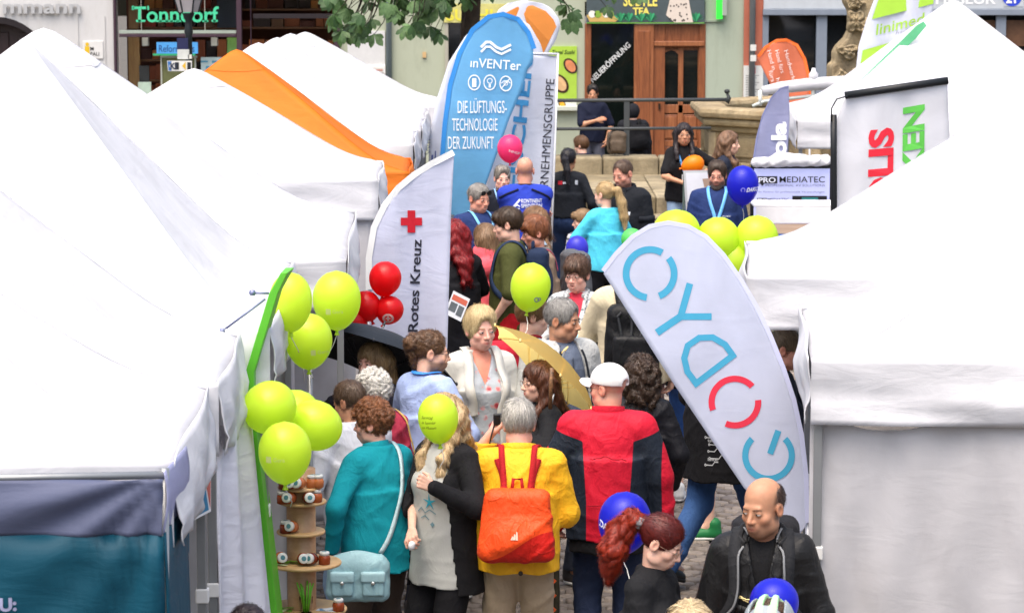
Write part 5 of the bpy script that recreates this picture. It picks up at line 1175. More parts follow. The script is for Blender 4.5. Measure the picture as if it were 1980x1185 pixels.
            d = fl - g_ * np.einsum('ij,ij->i', fl, g_)[:, None]; d /= np.linalg.norm(d, axis=1, keepdims=True) + 1e-6
            side = np.cross(d, g_); tp = (1 - (k / (steps - 1)) ** 2 * .85)
            off = (.0008 + lift * (1 + k * .55))[:, None]
            c = P_ + g_ * off; rows.append((c - side * W * tp * .5, c + side * W * tp * .5))
            P_ = P_ + d * L; P_ = P_ - g_ * np.clip(f(P_), -.006, .006)[:, None]
        V = np.stack([x for r_ in rows for x in r_], 1).reshape(-1, 3); m = steps * 2
        base = (np.arange(n) * m)[:, None, None]; q = np.array([[2 * k, 2 * k + 1, 2 * k + 3, 2 * k + 2] for k in range(steps - 1)])[None]
        F_ = (base + q).reshape(-1, 4); hs_ = np.repeat(rg.uniform(0, 400, (n, 3)), m, 0)
        o = s.put(name, s.hw(V), F_, mat_, attrs={'hs': ('FLOAT_VECTOR', hs_)}); o['kind'] = 'stuff'; return o
    def strands(s, pts_list, c1, c2, r=.004, name='loose_hair'):
        g = G()
        for p in pts_list: g.tube(p, [r] * (len(p) - 1) + [r * .2], 4)
        v = np.array(g.v, np.float32)
        return s.put(name, s.hw(v), [tuple(q) for q in g.f], M_hair(c1, c2), attrs={'hs': ('FLOAT_VECTOR', v * A(300, 300, 10))})
    # -- clothes
    def top(s, mat, hem=.86, l=.016, sleeve=1.0, name='jacket', amp=.011, f=1.0, mask=None, open_w=None, flare=.0, cuff=None, smooth_neck=True, bulk=0.0, cut=None, sides=(-1, 1)):
        def fn(Q):
            d = s.torso(Q, l); q = s.up(Q)
            wx = (.168 if s.sex == 'f' else .162) * s.bw + l + .006; wy = (.13 * s.bd + l)
            d = smin(d, ec(q, hem - .03, 1.22, (wx + flare, wy + flare), (wx - .012 + bulk, wy - .004 + bulk), .004), .05)
            for sd in sides: d = smin(d, s.arm(Q, sd, l * .9 + bulk * .5, sleeve, cuff), .024)
            d = d - wrinkle(Q, s.seed, amp, f)
            S, E, W = s.J[-1]
            d = np.maximum(d, hem + .006 * np.sin(q[:, 0] * 30 + s.seed) - q[:, 2] - 1e-4)
            d = smax(d, q[:, 2] - 1.475, .012)
            if open_w:
                w = np.interp(q[:, 2], open_w[0], open_w[1]).astype(np.float32); d = np.maximum(d, -np.maximum(np.abs(q[:, 0]) - w, q[:, 1] + .03))
            if cut is not None: d = cut(s, Q, q, d)
            return d
        pts = [s.U @ Vector((x, y, z)) for x in (-.2 * s.bw - flare - bulk, .2 * s.bw + flare + bulk) for y in (-.16 * s.bd - flare, .16 * s.bd + flare) for z in (hem - .03, 1.42)] + [j for sd in (-1, 1) for j in s.J[sd]]
        lo, hi = s.bounds(pts, .07 + l); v, fc = nets(fn, lo, hi, s.h_body)
        at = None
        if mask is not None: at = {'mk': ('FLOAT', mask(s, v, s.up(v)))}
        o = s.put(name, v, fc, mat, attrs=at); s.last = o
        s.bv = BVHTree.FromPolygons([tuple(p) for p in v], [tuple(q) for q in fc]); return o
    def bottoms(s, mat, l=.014, name='trousers', amp=.010, hem=.09, flare=.008):
        def fn(Q): return np.maximum(np.maximum(s.legs(Q, l, flare) - wrinkle(Q, s.seed + 3, amp, 1.1), hem - Q[:, 2]), Q[:, 2] - 1.04)
        pts = [j for sd in (-1, 1) for j in s.L[sd]] + [Vector((x, y, 1.02)) for x in (-.15 * s.bw, .15 * s.bw) for y in (-.1, .1)]
        lo, hi = s.bounds(pts, .085 + l); lo[2] = max(lo[2], .0); v, fc = nets(fn, lo, hi, s.h_body * 1.15)
        return s.put(name, v, fc, mat)
    def shoes(s, col, sole='#e8e8e4', fine=False):
        for sd in (-1, 1):
            Hp, K, An = s.L[sd]; sh = An - K; pitch_ = 0
            fn = lambda Q: np.maximum(smin(smin(el(Q, (0, -.03, .035), (.043, .10, .045)), el(Q, (0, -.10, .03), (.046, .062, .032)), .03), rc(Q, (0, .035, .05), (0, .03, .1), .042, .044), .03), .012 - Q[:, 2])
            v, fc = nets(fn, (-.06, -.18, 0), (.06, .1, .16), .009 if fine else .014)
            g = np.array(v); T = Matrix.Translation((An.x, An.y, An.z - .085)) @ Matrix.Rotation(R(sd * 9), 4, 'Z')
            if An.z > .11: T = Matrix.Translation(An) @ Matrix.Rotation(R(sd * 5), 4, 'Z') @ Matrix.Rotation(R(min(50, (An.z - .085) * 260)), 4, 'X') @ Matrix.Translation((0, 0, -.085))
            m = np.array(T, dtype=np.float32); w = g @ m[:3, :3].T + m[:3, 3]
            sh_o = s.put('shoe', w, fc, M_plain(col, .55))
            v2, f2 = nets(lambda Q: np.maximum(smin(el(Q, (0, .0, .012), (.044, .075, .06)), el(Q, (0, -.09, .012), (.05, .078, .06)), .03), np.abs(Q[:, 2] - .011) - .011), (-.065, -.19, -.02), (.065, .1, .04), .01)
            w2 = v2 @ m[:3, :3].T + m[:3, 3]; s.put('sole', w2, f2, M_plain(sole, .6), parent=sh_o)
    def collar(s, mat, r=.068, hgt=.045, opening=40, flare=.012, dz=0.0, tilt=10, name='collar', th=.006, fold=True):
        g = G(); n = 26; M = s.U @ Matrix.Translation((0, .006, 1.432 + dz)) @ Matrix.Rotation(R(tilt), 4, 'X')
        prof = [(r, -.012), (r + flare * .3, hgt * .55), (r + flare, hgt)] + ([(r + flare + .008, hgt * .95), (r + flare + .02, hgt * .2)] if fold else [(r + flare - th, hgt), (r - th, -.01)])
        a0, a1 = R(-90 + opening), R(270 - opening); v = []
        for i in range(n + 1):
            t = a0 + (a1 - a0) * i / n; e = abs(i / n - .5) * 2
            for (q, z) in prof: v.append(M @ Vector((q * 1.02 * math.cos(t), q * .96 * math.sin(t), z * (1 - .15 * e ** 3))))
        k = len(prof); f = [(i * k + j, (i + 1) * k + j, (i + 1) * k + j + 1, i * k + j + 1) for i in range(n) for j in range(k - 1)]
        o = s.put(name, [tuple(q) for q in v], f, mat)
        m = o.modifiers.new('t', 'SOLIDIFY'); m.thickness = th; m.offset = 0; return o
    def ribbon(s, pts, w, mat, name='strap', off=.006, parent=None, th=.003, n=28, project=True, bv=None, root=None):
        """flat band laid over the clothes along control points (unit body space)"""
        P_ = [Vector(p) for p in pts]; seg = len(P_) - 1; c = []
        for i in range(n + 1):
            u = i / n * seg; a = min(int(u), seg - 1); t = u - a
            p0, p1, p2, p3 = P_[max(a - 1, 0)], P_[a], P_[a + 1], P_[min(a + 2, seg)]
            c.append(.5 * ((2 * p1) + (p2 - p0) * t + (2 * p0 - 5 * p1 + 4 * p2 - p3) * t * t + (3 * p1 - p0 - 3 * p2 + p3) * t ** 3))
        nr = []; bvt = bv or s.bv
        for i, p in enumerate(c):
            if project and bvt:
                loc, no, _, dist = bvt.find_nearest(p)
                c[i] = loc + no * off; nr.append(no)
            else: nr.append(Vector((0, -1, 0)))
        for _ in range(3): c = [c[0]] + [(c[i - 1] + c[i] * 2 + c[i + 1]) / 4 for i in range(1, n)] + [c[n]]
        nr = [sum((nr[max(0, min(n, i + k))] for k in (-2, -1, 0, 1, 2)), Vector()).normalized() for i in range(n + 1)]
        v = []
        for i in range(n + 1):
            d = (c[min(i + 1, n)] - c[max(i - 1, 0)]).normalized(); b = d.cross(nr[i]).normalized() * w / 2
            v += [c[i] - b, c[i] + b]
        f = [(2 * i, 2 * i + 1, 2 * i + 3, 2 * i + 2) for i in range(n)]
        o = mkobj(name, [tuple(q * s.k) for q in v], f, mat, parent or root or s.root, True)
        m = o.modifiers.new('t', 'SOLIDIFY'); m.thickness = th; m.offset = 1; return o
    def glasses(s, mat=None, rx=.024, rz=.018, name='glasses', dz=0.0, dy=0.0, dark=False, fill=False):
        g = G(); m = mat or M_plain('#20181a', .3)
        for x in (-1, 1):
            pts = [(x * .033 + rx * math.cos(t) * 1.0, -.103 + dy + .012 * abs(math.cos(t) * .3 + x * .0), -.004 + dz + rz * (abs(math.sin(t)) ** .8) * (1 if math.sin(t) > 0 else -1)) for t in [2 * math.pi * i / 20 for i in range(21)]]
            g.tube(pts, .0012 if s.res != 'f' else .0014, 5, cap=False); g.tube([(x * (.033 + rx), -.1 + dy, .002 + dz), (x * .074, -.06 + dy, .004 + dz), (x * .08, .01, .002 + dz)], .0013, 5)
            if fill: g.add([p for p in pts[:-1]], [tuple(range(20))])
        g.tube([(-.012, -.104 + dy, 0 + dz), (0, -.108 + dy, .003 + dz), (.012, -.104 + dy, 0 + dz)], .0018, 5)
        return s.put(name, s.hw(np.array(g.v, np.float32)), [tuple(q) for q in g.f], m)
    def local(s, p): return Vector(p) * s.k
    def world(s, p):
        return Matrix.Translation(s.root.location) @ Matrix.Rotation(R(s.yawd), 4, 'Z') @ (Vector(p) * s.k)
    def wrist(s, sd): return s.world(s.J[sd][2])
    def hand(s, sd, k=.075):
        S, E, W = s.J[sd]; return s.world(W + (W - E).normalized() * k)
    def front_print(s, txt, cx, z, hgt, mat, back=False, name='lettering', bold=.01, fit=None, italic=0.0, tilt=0.0):
        def fn(a, b):
            y = .4 if back else -.4; p = Vector((-a if back else a, y, b)); d = Vector((0, -1 if back else 1, 0))
            q = s.U @ p; dd = s.U.to_3x3() @ d; loc, no, _, _ = s.bv.ray_cast(q, dd)
            if loc is None: loc, no, _, _ = s.bv.find_nearest(q)
            return (loc - dd * .005) * s.k
        w = fit or text_w(txt, bold) * hgt
        return print_text(txt, (cx - w / 2, z), (hgt, hgt * tilt), (0, hgt), fn, mat, name, s.root, bold, italic, fit=fit)
    def front_art(s, polys, mat, back=False, name='emblem'):
        def fn(a, b):
            q = s.U @ Vector((-a if back else a, .4 if back else -.4, b)); dd = s.U.to_3x3() @ Vector((0, -1 if back else 1, 0)); loc, no, _, _ = s.bv.ray_cast(q, dd)
            if loc is None: loc, no, _, _ = s.bv.find_nearest(q)
            return (loc - dd * .0055) * s.k
        return art(polys, fn, mat, name, s.root)
# ------------------------------------------------------------------ worn and carried things
def rbox(Q, c, h, r):
    q = np.abs(Q - np.asarray(c, np.float32)) - (np.asarray(h, np.float32) - r); return np.sqrt((np.maximum(q, 0) ** 2).sum(1)) + np.minimum(q.max(1), 0) - r
def worn(p, name, label, cat, group=None):
    return empty(name, p.root.location, p.root.rotation_euler.z, label, cat, group)
def backpack(p, label, mat, z0, z1, w, d, strap_mat, pocket=None, handle=True, dy=.0, front_straps=True, taper=.85, lump=.012, sag=0, strap_w=.04, mask=None, dx=0):
    t = worn(p, 'backpack', label, 'backpack'); cz, hz = (z0 + z1) / 2, (z1 - z0) / 2
    by = .125 * p.bd + dy
    def fn(Q):
        q = p.up(Q) - A(dx, 0, 0); k = 1 - (1 - taper) * np.clip((q[:, 2] - cz) / hz, -1, 1) * .5
        qq = q.copy(); qq[:, 0] /= k
        d0 = rbox(qq, (0, by + d / 2, cz), (w / 2, d / 2, hz), .055) + sag * (q[:, 2] - cz)
        d0 = smin(d0, el(q, (0, by + d * .75, cz - hz * .3), (w * .42, d * .5, hz * .55)), .05)
        return d0 - wrinkle(Q, p.seed + 5, lump, 1.0)
    lo, hi = p.bounds([p.U @ Vector((dx + x * w / 2, y, z)) for x in (-1.1, 1.1) for y in (by, by + d * 1.3) for z in (z0, z1)], .06)
    v, f = nets(fn, lo, hi, p.h_body); at = {'mk': ('FLOAT', mask(v))} if mask else None
    mkobj('bag', v * p.k, f, mat, t, True, attrs=at); bv = BVHTree.FromPolygons([tuple(a) for a in v], [tuple(a) for a in f])
    up = lambda x, y, z: p.U @ Vector((x, y, z))
    for sd in (-1, 1):
        pts = [up(sd * .07, by + .03, z1 - .03), up(sd * .085, .09, 1.44), up(sd * .10, .0, 1.46), up(sd * .115, -.12, 1.34), up(sd * .13, -.15, 1.2), up(sd * .17, -.02, 1.06)]
        p.ribbon(pts, strap_w, strap_mat, 'strap', .008, parent=t, th=.008)
    if pocket:
        px_, pz0, pz1, pm = pocket
        fp = lambda Q: rbox(p.up(Q) - A(dx, 0, 0), (0, by + d * 1.22, (pz0 + pz1) / 2), (px_ / 2, .035, (pz1 - pz0) / 2), .03) - wrinkle(Q, p.seed + 9, .004)
        lo, hi = p.bounds([p.U @ Vector((dx + x * px_ / 2, by + d * 1.2 + y, z)) for x in (-1, 1) for y in (-.05, .05) for z in (pz0, pz1)], .04); v, f = nets(fp, lo, hi, p.h_body); mkobj('pocket', v * p.k, f, pm, t, True)
    if handle:
        g = G(); g.tube([up(dx - .03, by + .04, z1 - .02) * p.k, up(dx - .022, by + .04, z1 + .05) * p.k, up(dx + .022, by + .04, z1 + .05) * p.k, up(dx + .03, by + .04, z1 - .02) * p.k], .011 * p.k, 6); g.obj('handle', strap_mat, t, True)
    t['x'] = 0; del t['x']; return t, bv
def lanyard(p, col='#5aa8e0', badge=True, low=1.17, w=.016, label=None):
    m = M_plain(col, .5); up = lambda x, y, z: p.U @ Vector((x, y, z))
    for sd in (-1, 1): p.ribbon([up(sd * .07, .05, 1.47), up(sd * .078, -.03, 1.455), up(sd * .062, -.13, 1.36), up(sd * .004, -.16, low)], w, m, 'lanyard', .009)
    if badge:
        q = p.bv.find_nearest(up(0, -.2, low - .05))[0] + p.U.to_3x3() @ Vector((0, -.012, 0)); g = G(); M = Matrix.Translation(q * p.k) @ p.U.to_3x3().to_4x4(); g.box(-.035, .035, -.002, .002, -.045, .045, 0, M); g.obj('badge', M_plain('#dfe4ea', .4), p.root)
def wornhand(p, sd, n, thumb=None, curl=.35):
    if not hasattr(p, 'palm'): p.palm = {}
    p.palm[sd] = (n, thumb, curl)
BLACK = M_fabric('#17181b'); BLACK2 = M_fabric('#222226'); DNAVY = M_fabric('#171c2c'); JEANS = M_fabric('#3a5c90', scale=1.3); LJEANS = M_fabric('#8ca4c0', scale=1.3); DJEANS = M_fabric('#1e2942', scale=1.2)
POLO = M_fabric('#223464'); WHITE = M_fabric('#d8d8dc'); GREYT = M_fabric('#4a4e58')
def up_(p): return lambda x, y, z: p.U @ Vector((x, y, z))
# ================================================================== nearest row
# 1 bald man in black leather jacket
p = Person(1475, 925, 470, -8, 'bald man in black leather jacket with grey backpack straps, looking down left', res='f', lean=9, head=(-30, 6, 0), tone='tan', bw=.96, arms={-1: (-.26, -.12, .86), 1: (.27, -.1, .86)})
p.skin(bald=1, beard=.4, beardcol='#5a4438', scalp='#4c3a30', age=.3); p.face(look=(-12, -8), brow='#5a4030', browh=-.002); p.hair('short', '#2a1f19', '#54413a', t=.005, topcut=.075, hl=.14, face_w=.06, nape=-.06, dens=.6)
LEA = M_fabric('#1b1b1c', rough=.5, bump=.35)
p.top(LEA, hem=.84, l=.022, open_w=([1.2, 1.32, 1.47], [0, .03, .06])); p.top(M_fabric('#121214'), hem=.9, l=.004, name='t_shirt', sleeve=.3, amp=.004); p.bv = BVHTree.FromPolygons([tuple(v.co / p.k) for v in p.root.children[-2].data.vertices], [tuple(q.vertices) for q in p.root.children[-2].data.polygons])
p.collar(LEA, r=.076, hgt=.058, opening=42, flare=.02, dz=-.005, tilt=14); p.bottoms(DJEANS); p.shoes('#1c1c1e', '#2a2a2a')
u = up_(p); zm = M_plain('#b8a878', .35, .8)
for sd in (-1, 1):
    p.ribbon([u(sd * .045, -.2, 1.40), u(sd * .075, -.2, 1.30), u(sd * .03, -.2, 1.22)], .006, M_plain('#0c0c0c', .5), 'lapel_edge', .008)
    p.ribbon([u(sd * .055, -.2, 1.235), u(sd * .09, -.2, 1.25), u(sd * .125, -.2, 1.275)], .007, zm, 'zip', .008); p.ribbon([u(sd * .06, -.2, 1.222), u(sd * .095, -.2, 1.232), u(sd * .128, -.2, 1.262)], .005, zm, 'zip', .008)
    p.ribbon([u(sd * .05, -.2, 1.18), u(sd * .1, -.2, 1.185), u(sd * .135, -.2, 1.19)], .03, M_fabric('#232324', rough=.5), 'pocket_flap', .008)
p.ribbon([u(.0, -.2, 1.22), u(.0, -.2, 1.05), u(0, -.2, .88)], .012, M_plain('#3a3a3a', .4, .6), 'zip', .006)
bt, _ = backpack(p, 'black backpack with pale grey straps, worn by the bald man', M_fabric('#1c1c20'), 1.0, 1.46, .31, .17, M_fabric('#26272a'), strap_w=.052)
for sd in (-1, 1): p.ribbon([u(sd * .10 - sd * .022, .0, 1.46), u(sd * .115 - sd * .024, -.12, 1.34), u(sd * .13 - sd * .02, -.15, 1.2), u(sd * .16, -.06, 1.1)], .009, M_plain('#7c7e80', .5), 'strap_piping', .020, parent=bt)
# 2 red haired girl with ponytail
p = Person(1288, 1003, 470, 62, 'red haired woman with curly ponytail and leopard scrunchie, looking down', sex='f', res='f', head=(10, 26, 0), lean=6, tone='light', arms={-1: 'front', 1: 'front'})
p.skin(makeup=.2); p.face(look=(0, -14), brow='#4a2018'); p.hair('pony', '#2e0c0c', '#6e2018', t=.012, nape=-.095, hl=.072, side=-.024, tail=[((0, .10, .035), (0, .145, .03), .03, .03)])
tl = [((0, .125, .035), (0, .175, .02), .028, .044), ((0, .175, .02), (.01, .195, -.06), .044, .056), ((.01, .195, -.06), (-.012, .18, -.15), .056, .056), ((-.012, .18, -.15), (.015, .155, -.24), .056, .038), ((.015, .155, -.24), (.03, .13, -.31), .038, .012)]
def tailf(Q):
    d = rc(Q, *tl[0])
    for a in tl[1:]: d = smin(d, rc(Q, *a), .02)
    x, y, z = Q.T
    return d - .005 * np.sin(75 * z + 3 * np.sin(40 * x) + 2 * np.sin(50 * y)) - .0035 * np.sin(120 * y + 50 * z + 2 * np.sin(80 * x))
v, f = nets(tailf, (-.1, .07, -.35), (.12, .33, .11), .0048); p.put('ponytail', p.hw(v), f, M_hair('#3c0e0c', '#a8321c'), attrs={'hs': ('FLOAT_VECTOR', v * A(150, 90, 60))}); p.grow(tailf, v, M_hair('#3c0e0c', '#b43a20'), 1.2, .004, 0, None, True, name='ponytail_strands')
v, f = nets(lambda Q: rc(Q, (-.02, .132, .03), (.02, .132, .03), .028, .028) - .008 * np.sin(Q[:, 0] * 160) * np.sin(Q[:, 2] * 150) + np.maximum(0, np.abs(Q[:, 1] - .134) - .016) * 1.2, (-.07, .09, -.03), (.07, .18, .09), .005); p.put('scrunchie', p.hw(v), f, M_stone('#b8b4b4', '#20202a', 60, .2))
p.top(BLACK, hem=.86, l=.012, name='t_shirt', sleeve=.5); p.bottoms(BLACK2); p.shoes('#222222'); p.glasses(M_plain('#8a6a5a', .3), rx=.021, rz=.016)
# 3 blond child, 4 dark head, 5 child with helmet
p = Person(1335, 1162, 530, 175, 'blond child with centre parting at the bottom picture edge', sex='f', res='f', hs=1.08); p.skin(); p.hair('long', '#a88a5c', '#dcc8a0', t=.012, end=-.2); p.top(M_fabric('#8a6a8a'), l=.012); p.bottoms(JEANS); p.shoes('#dddddd')
p = Person(478, 1171, 520, 170, 'dark haired person, only the crown showing below the white curtain', res='f'); p.skin(); p.hair('short', '#1c1416', '#3c3034', t=.014); p.top(M_fabric('#3a3a48')); p.bottoms(JEANS); p.shoes('#222222')
p = Person(1488, 1163, 540, 165, 'child in grey and mint bicycle helmet at the bottom edge', res='f', hs=1.1); p.skin(); p.hair('short', '#3c2c20', '#6a5240'); p.top(M_fabric('#2a3a6a')); p.bottoms(JEANS); p.shoes('#dddddd')
hel = lambda Q: np.maximum(el(Q, (0, .012, .045), (.098, .125, .105)), .012 - Q[:, 2] - .02 * (Q[:, 1] < 0))
def helm(Q):
    d = hel(Q)
    for x, w in ((0, .013), (-.045, .011), (.045, .011)): d = smax(d, -np.maximum(np.abs(Q[:, 0] - x - np.sign(x) * .12 * (Q[:, 1])) - w, np.maximum(np.abs(Q[:, 1] - .01) - .075, .075 - Q[:, 2])), .004)
    return d
v, f = nets(helm, (-.12, -.14, -.02), (.12, .16, .17), .005)
mk = np.where((np.abs(v[:, 0]) < .042) & (np.abs(v[:, 0]) > .012), .01, -.01); p.put('helmet', p.hw(v), f, M_fabric('#8e979c', rough=.4, bump=.03, two='#a8d8a4'), attrs={'mk': ('FLOAT', mk)})
# 6 yellow jacket
YEL = M_fabric('#eab020', rough=.6, bump=.5)
p = Person(1003, 778, 385, 178, 'grey haired person in yellow rain jacket and beige trousers, seen from behind', res='f', lean=5, head=(8, 14, 0), bw=1.1, bd=1.1, arms={-1: (-.12, -.25, 1.02, -.6, .5, -.4), 1: (.15, -.26, 1.52, .7, -.1, -.9)}, tone='pink')
wornhand(p, 1, (-.3, -.2, .1), (0, 0, 1), 1.0); wornhand(p, -1, (.4, -.8, .1), None, .8)
p.skin(); p.hair('short', '#6a6862', '#c8c4bc', t=.020, nape=-.085, vol=.008, ears=False, side=-.03)
p.top(YEL, hem=.80, l=.028, bulk=.014, flare=.012, amp=.018, f=.9, cuff=.008); p.collar(YEL, r=.082, hgt=.055, opening=15, flare=.008, fold=False, th=.012); p.bottoms(M_fabric('#a8967e'), l=.02, amp=.014); p.shoes('#5a4a3c', '#3a3028'); u = up_(p)
for sd in (-1, 1): p.ribbon([u(sd * .10, .17, .86), u(sd * .06, .17, .86)], .05, M_fabric('#988670'), 'pocket', .01) if False else None
RSTR = M_fabric('#a01a20')
bt, bv = backpack(p, 'bright orange backpack rain cover on the yellow jacket', M_fabric('#f0501e', rough=.5, bump=.6, two='#c82018'), .88, 1.27, .38, .17, RSTR, strap_w=.032, lump=.016, dy=.03, taper=.8, mask=lambda v: (1.0 - .25 * (v[:, 0]) - v[:, 2] - .04 * np.sin(v[:, 0] * 12)))
up2 = lambda x, y, z: p.U @ Vector((x, y, z))
for sd in (-1, 1): p.ribbon([up2(sd * .075, .16, 1.22), up2(sd * .095, .2, 1.32), up2(sd * .115, .12, 1.42)], .03, RSTR, 'strap', .006, parent=bt, th=.006)
p.ribbon([up2(.15, .3, 1.1), up2(.19, .2, 1.06), up2(.2, .1, 1.1)], .02, RSTR, 'strap', .006, parent=bt)
g = []
for dx_ in (0, 1, 2): g.append([(-.03 + .014 * dx_, .985 + .0), (-.018 + .014 * dx_, .985), (-.012 + .010 * dx_, 1.0 + .012 * dx_), (-.02 + .010 * dx_, 1.006 + .012 * dx_)])
def bfn(a, b):
    loc = bv.ray_cast(p.U @ Vector((-a, .7, b)), Vector((0, -1, 0)))[0]; return (loc + Vector((0, .006, 0))) * p.k if loc else Vector((-a, .4, b))
art(g, bfn, M_plain('#d8b8a8', .5), 'emblem', bt)
for z, x in ((.83, .06), (.98, .14)): q = p.bv.find_nearest(u(x if z > .9 else -.05, .3, z))[0]; g = G(); g.lathe([(.012, -.004), (.012, .006), (.004, .008)], 10, q * p.k, 0, Matrix.Rotation(R(-90), 4, 'X')); g.obj('button', M_plain('#2a2420', .4), p.root, True)
# camera in the raised hand
hc = p.hand(1, .085); cm_ = empty('camera_device', hc, R(10), 'small black compact camera in the yellow jacket wearer\'s hand', 'camera'); bevel(G().box(-.045, .045, -.016, .016, -.028, .032).obj('camera_body', M_plain('#161618', .35), cm_), .008, 3)
G().lathe([(.022, 0), (.022, .018), (.016, .026), (.012, .02)], 16, (0, .016, 0), 0, Matrix.Rotation(R(-90), 4, 'X')).obj('lens', M_plain('#0c0c0e', .2), cm_, True)
G().tube([(-.04, -.0, -.02), (-.06, -.02, -.08), (-.075, -.01, -.16), (-.06, 0, -.24)], .004, 6).obj('wrist_cord', M_plain('#1a1a1c', .6), cm_, True)
# 7 red jacket, white cap
RED = M_fabric('#c81832', rough=.65, bump=.4, two='#1c2430')
def redmask(s, v, q):
    x = np.abs(q[:, 0]); t_ = .135 - .02 * np.clip((1.3 - q[:, 2]) / .3, 0, 1)
    side = x - t_; top_ = 1.33 - q[:, 2] + .35 * (x - .16); out = np.zeros(len(v))
    strip = -1e3 * np.ones(len(v))
    for sd in (-1, 1):
        S, E, W = s.J[sd]; o = ((v - np.array(E)) @ np.array([sd, .12, 0])) - .022 + .0 * v[:, 2]; strip = np.maximum(strip, np.where(v[:, 0] * sd > 0, o, -1e3))
    return np.minimum(np.minimum(side, top_), -strip)
p = Person(1178, 706, 367, 178, 'man in red and navy jacket with white cap, seen from behind', res='f', bw=1.12, bd=1.1, head=(56, 4, 0), arms={-1: (-.30, -.02, .86, -.8, .5, 0), 1: (.29, -.06, .88, .8, .5, 0)}, tone='ruddy')
p.skin(bald=2, scalp='#b0a090', age=.6); p.face(); p.top(RED, hem=.775, l=.028, bulk=.018, amp=.018, f=.8, mask=redmask, cuff=.006); p.collar(M_fabric('#b4142c'), r=.078, hgt=.06, opening=14, flare=.006, fold=False, th=.012)
p.bottoms(DJEANS, l=.018); p.shoes('#2a2a2c'); u = up_(p)
p.top(M_fabric('#131316'), hem=.70, l=.018, name='under_shirt', sleeve=.3, amp=.008); 
p.ribbon([u(-.115, .25, 1.235), u(0, .25, 1.245), u(.115, .25, 1.235)], .006, M_fabric('#8a1022'), 'seam', .030); p.ribbon([u(-.13, .25, .985), u(0, .25, .99), u(.13, .25, .985)], .005, M_fabric('#8a1022'), 'seam', .030)
def capf(Q):
    d = smax(el(Q, (0, .012, .040), (.090, .112, .096)), .022 - .12 * (Q[:, 1] + .0) - Q[:, 2], .008)
    d = np.maximum(d, -el(Q, (0, .012, .03), (.079, .1, .09)) - .0) if False else d
    d = smax(d, -el(Q, (0, .14, .022), (.034, .06, .026)), .004)
    b = np.maximum(np.abs(Q[:, 2] - .033 + .35 * (Q[:, 0] ** 2) * 8 + .18 * (Q[:, 1] + .1)) - .005, np.sqrt((Q[:, 0] / .078) ** 2 + ((Q[:, 1] + .085) / .085) ** 2) * .08 - .08); b = np.maximum(b, Q[:, 1] + .07)
    return smin(d, b, .008) - .0012 * np.sin(np.arctan2(Q[:, 0], Q[:, 1]) * 6) ** 8
v, f = nets(capf, (-.11, -.19, -.02), (.11, .14, .15), .0042); p.put('cap', p.hw(v), f, M_fabric('#dcdcdc', bump=.1)); p.glasses(M_plain('#3a3a3a', .3))
bag = worn(p, 'carry_bag', 'dark olive bag with orange zigzag cord beside the red jacket', 'bag'); mb = lambda x, y, z: Vector((x, y, z)) * p.k
v, f = nets(lambda Q: rbox(Q, (.30, -.04, .48), (.035, .09, .24), .03) - wrinkle(Q, 2, .008), (.22, -.18, .2), (.38, .1, .76), .012); mkobj('bag', v * p.k, f, M_fabric('#3c3a2c'), bag, True)
G().tube([mb(.27 + .035 + .022 * (1 if i % 2 else -1), .066, .70 - .04 * i) for i in range(12)], .007, 6).obj('cord', M_plain('#e0602c', .5), bag, True); G().tube([mb(.3, -.02, .70), mb(.3, -.05, .8), mb(.29, -.07, .84)], .01, 6).obj('handle', M_plain('#2a2a2c', .6), bag, True)
um = worn(p, 'folded_umbrella', 'rolled blue umbrella shaft at the red jacket wearer\'s left side', 'umbrella'); G().tube([mb(.33, .05, 1.05), mb(.27, .14, .93)], [.014, .014], 8).obj('shaft', M_plain('#2040b8', .4), um, True); G().tube([mb(.27, .14, .93), mb(.26, .16, .90)], [.017, .01], 8).obj('tip', M_plain('#1a2a70', .4), um, True)
# 8 dark haired person in black jacket
p = Person(1240, 690, 342, 172, 'person with dark wavy hair in black jacket right of the white cap', res='f', head=(12, 4, 0), bw=.98, arms={-1: (-.2, -.08, .9, -.6, .6, 0), 1: 'front'}, sex='f'); p.skin(); p.hair('bob', '#1e1712', '#4e3c30', t=.03, end=-.15, wavy=1.2, curl=.006); p.top(M_fabric('#14151c', rough=.6), l=.024, hem=.78, amp=.014); p.bottoms(DJEANS); p.shoes('#333333')
# 9 teal sweater woman
TE = M_fabric('#0c8896', rough=.9)
p = Person(722, 776, 380, -138, 'woman with short auburn hair in teal sweater carrying a pale blue bag', sex='f', res='f', head=(30, 4, 0), bw=1.22, bd=1.2, lean=3, arms={-1: (-.12, -.32, 1.02, -.9, .3, -.4), 1: (.30, -.05, .92, .8, .5, 0)}, tone='pink')
p.skin(); p.face(); p.hair('short', '#3c2214', '#9a6440', t=.024, curl=.006, vol=.012, nape=-.1, ears=False, hl=.07, side=-.035, fringe=1)
p.top(TE, hem=.77, l=.02, flare=.012, amp=.013, f=.8); p.collar(TE, r=.072, hgt=.055, opening=10, flare=-.004, fold=False, th=.014); p.bottoms(M_fabric('#4c4038'), l=.014); p.shoes('#3a2a24'); u = up_(p)
hb = worn(p, 'handbag', 'pale blue leather shoulder bag with two flap pockets', 'handbag'); HB = M_fabric('#8fb4bc', rough=.45, bump=.3)
qb = lambda x, y, z: Vector((x, y, z))
bc = (0, 0, .72); BR_ = np.array(Matrix.Rotation(R(-42), 3, 'Z'), np.float32); bm_ = lambda v: (v @ BR_.T + A(.31, .19, .065)) * p.k
hbf = lambda Q: smin(rbox(Q, bc, (.175, .055, .125), .05), el(Q, (0, 0, .79), (.165, .05, .09)), .03) + .25 * np.maximum(0, np.abs(Q[:, 0]) - .14) * np.clip((Q[:, 2] - .7) * 8, 0, 1) - wrinkle(Q, 4, .008, 1.5)
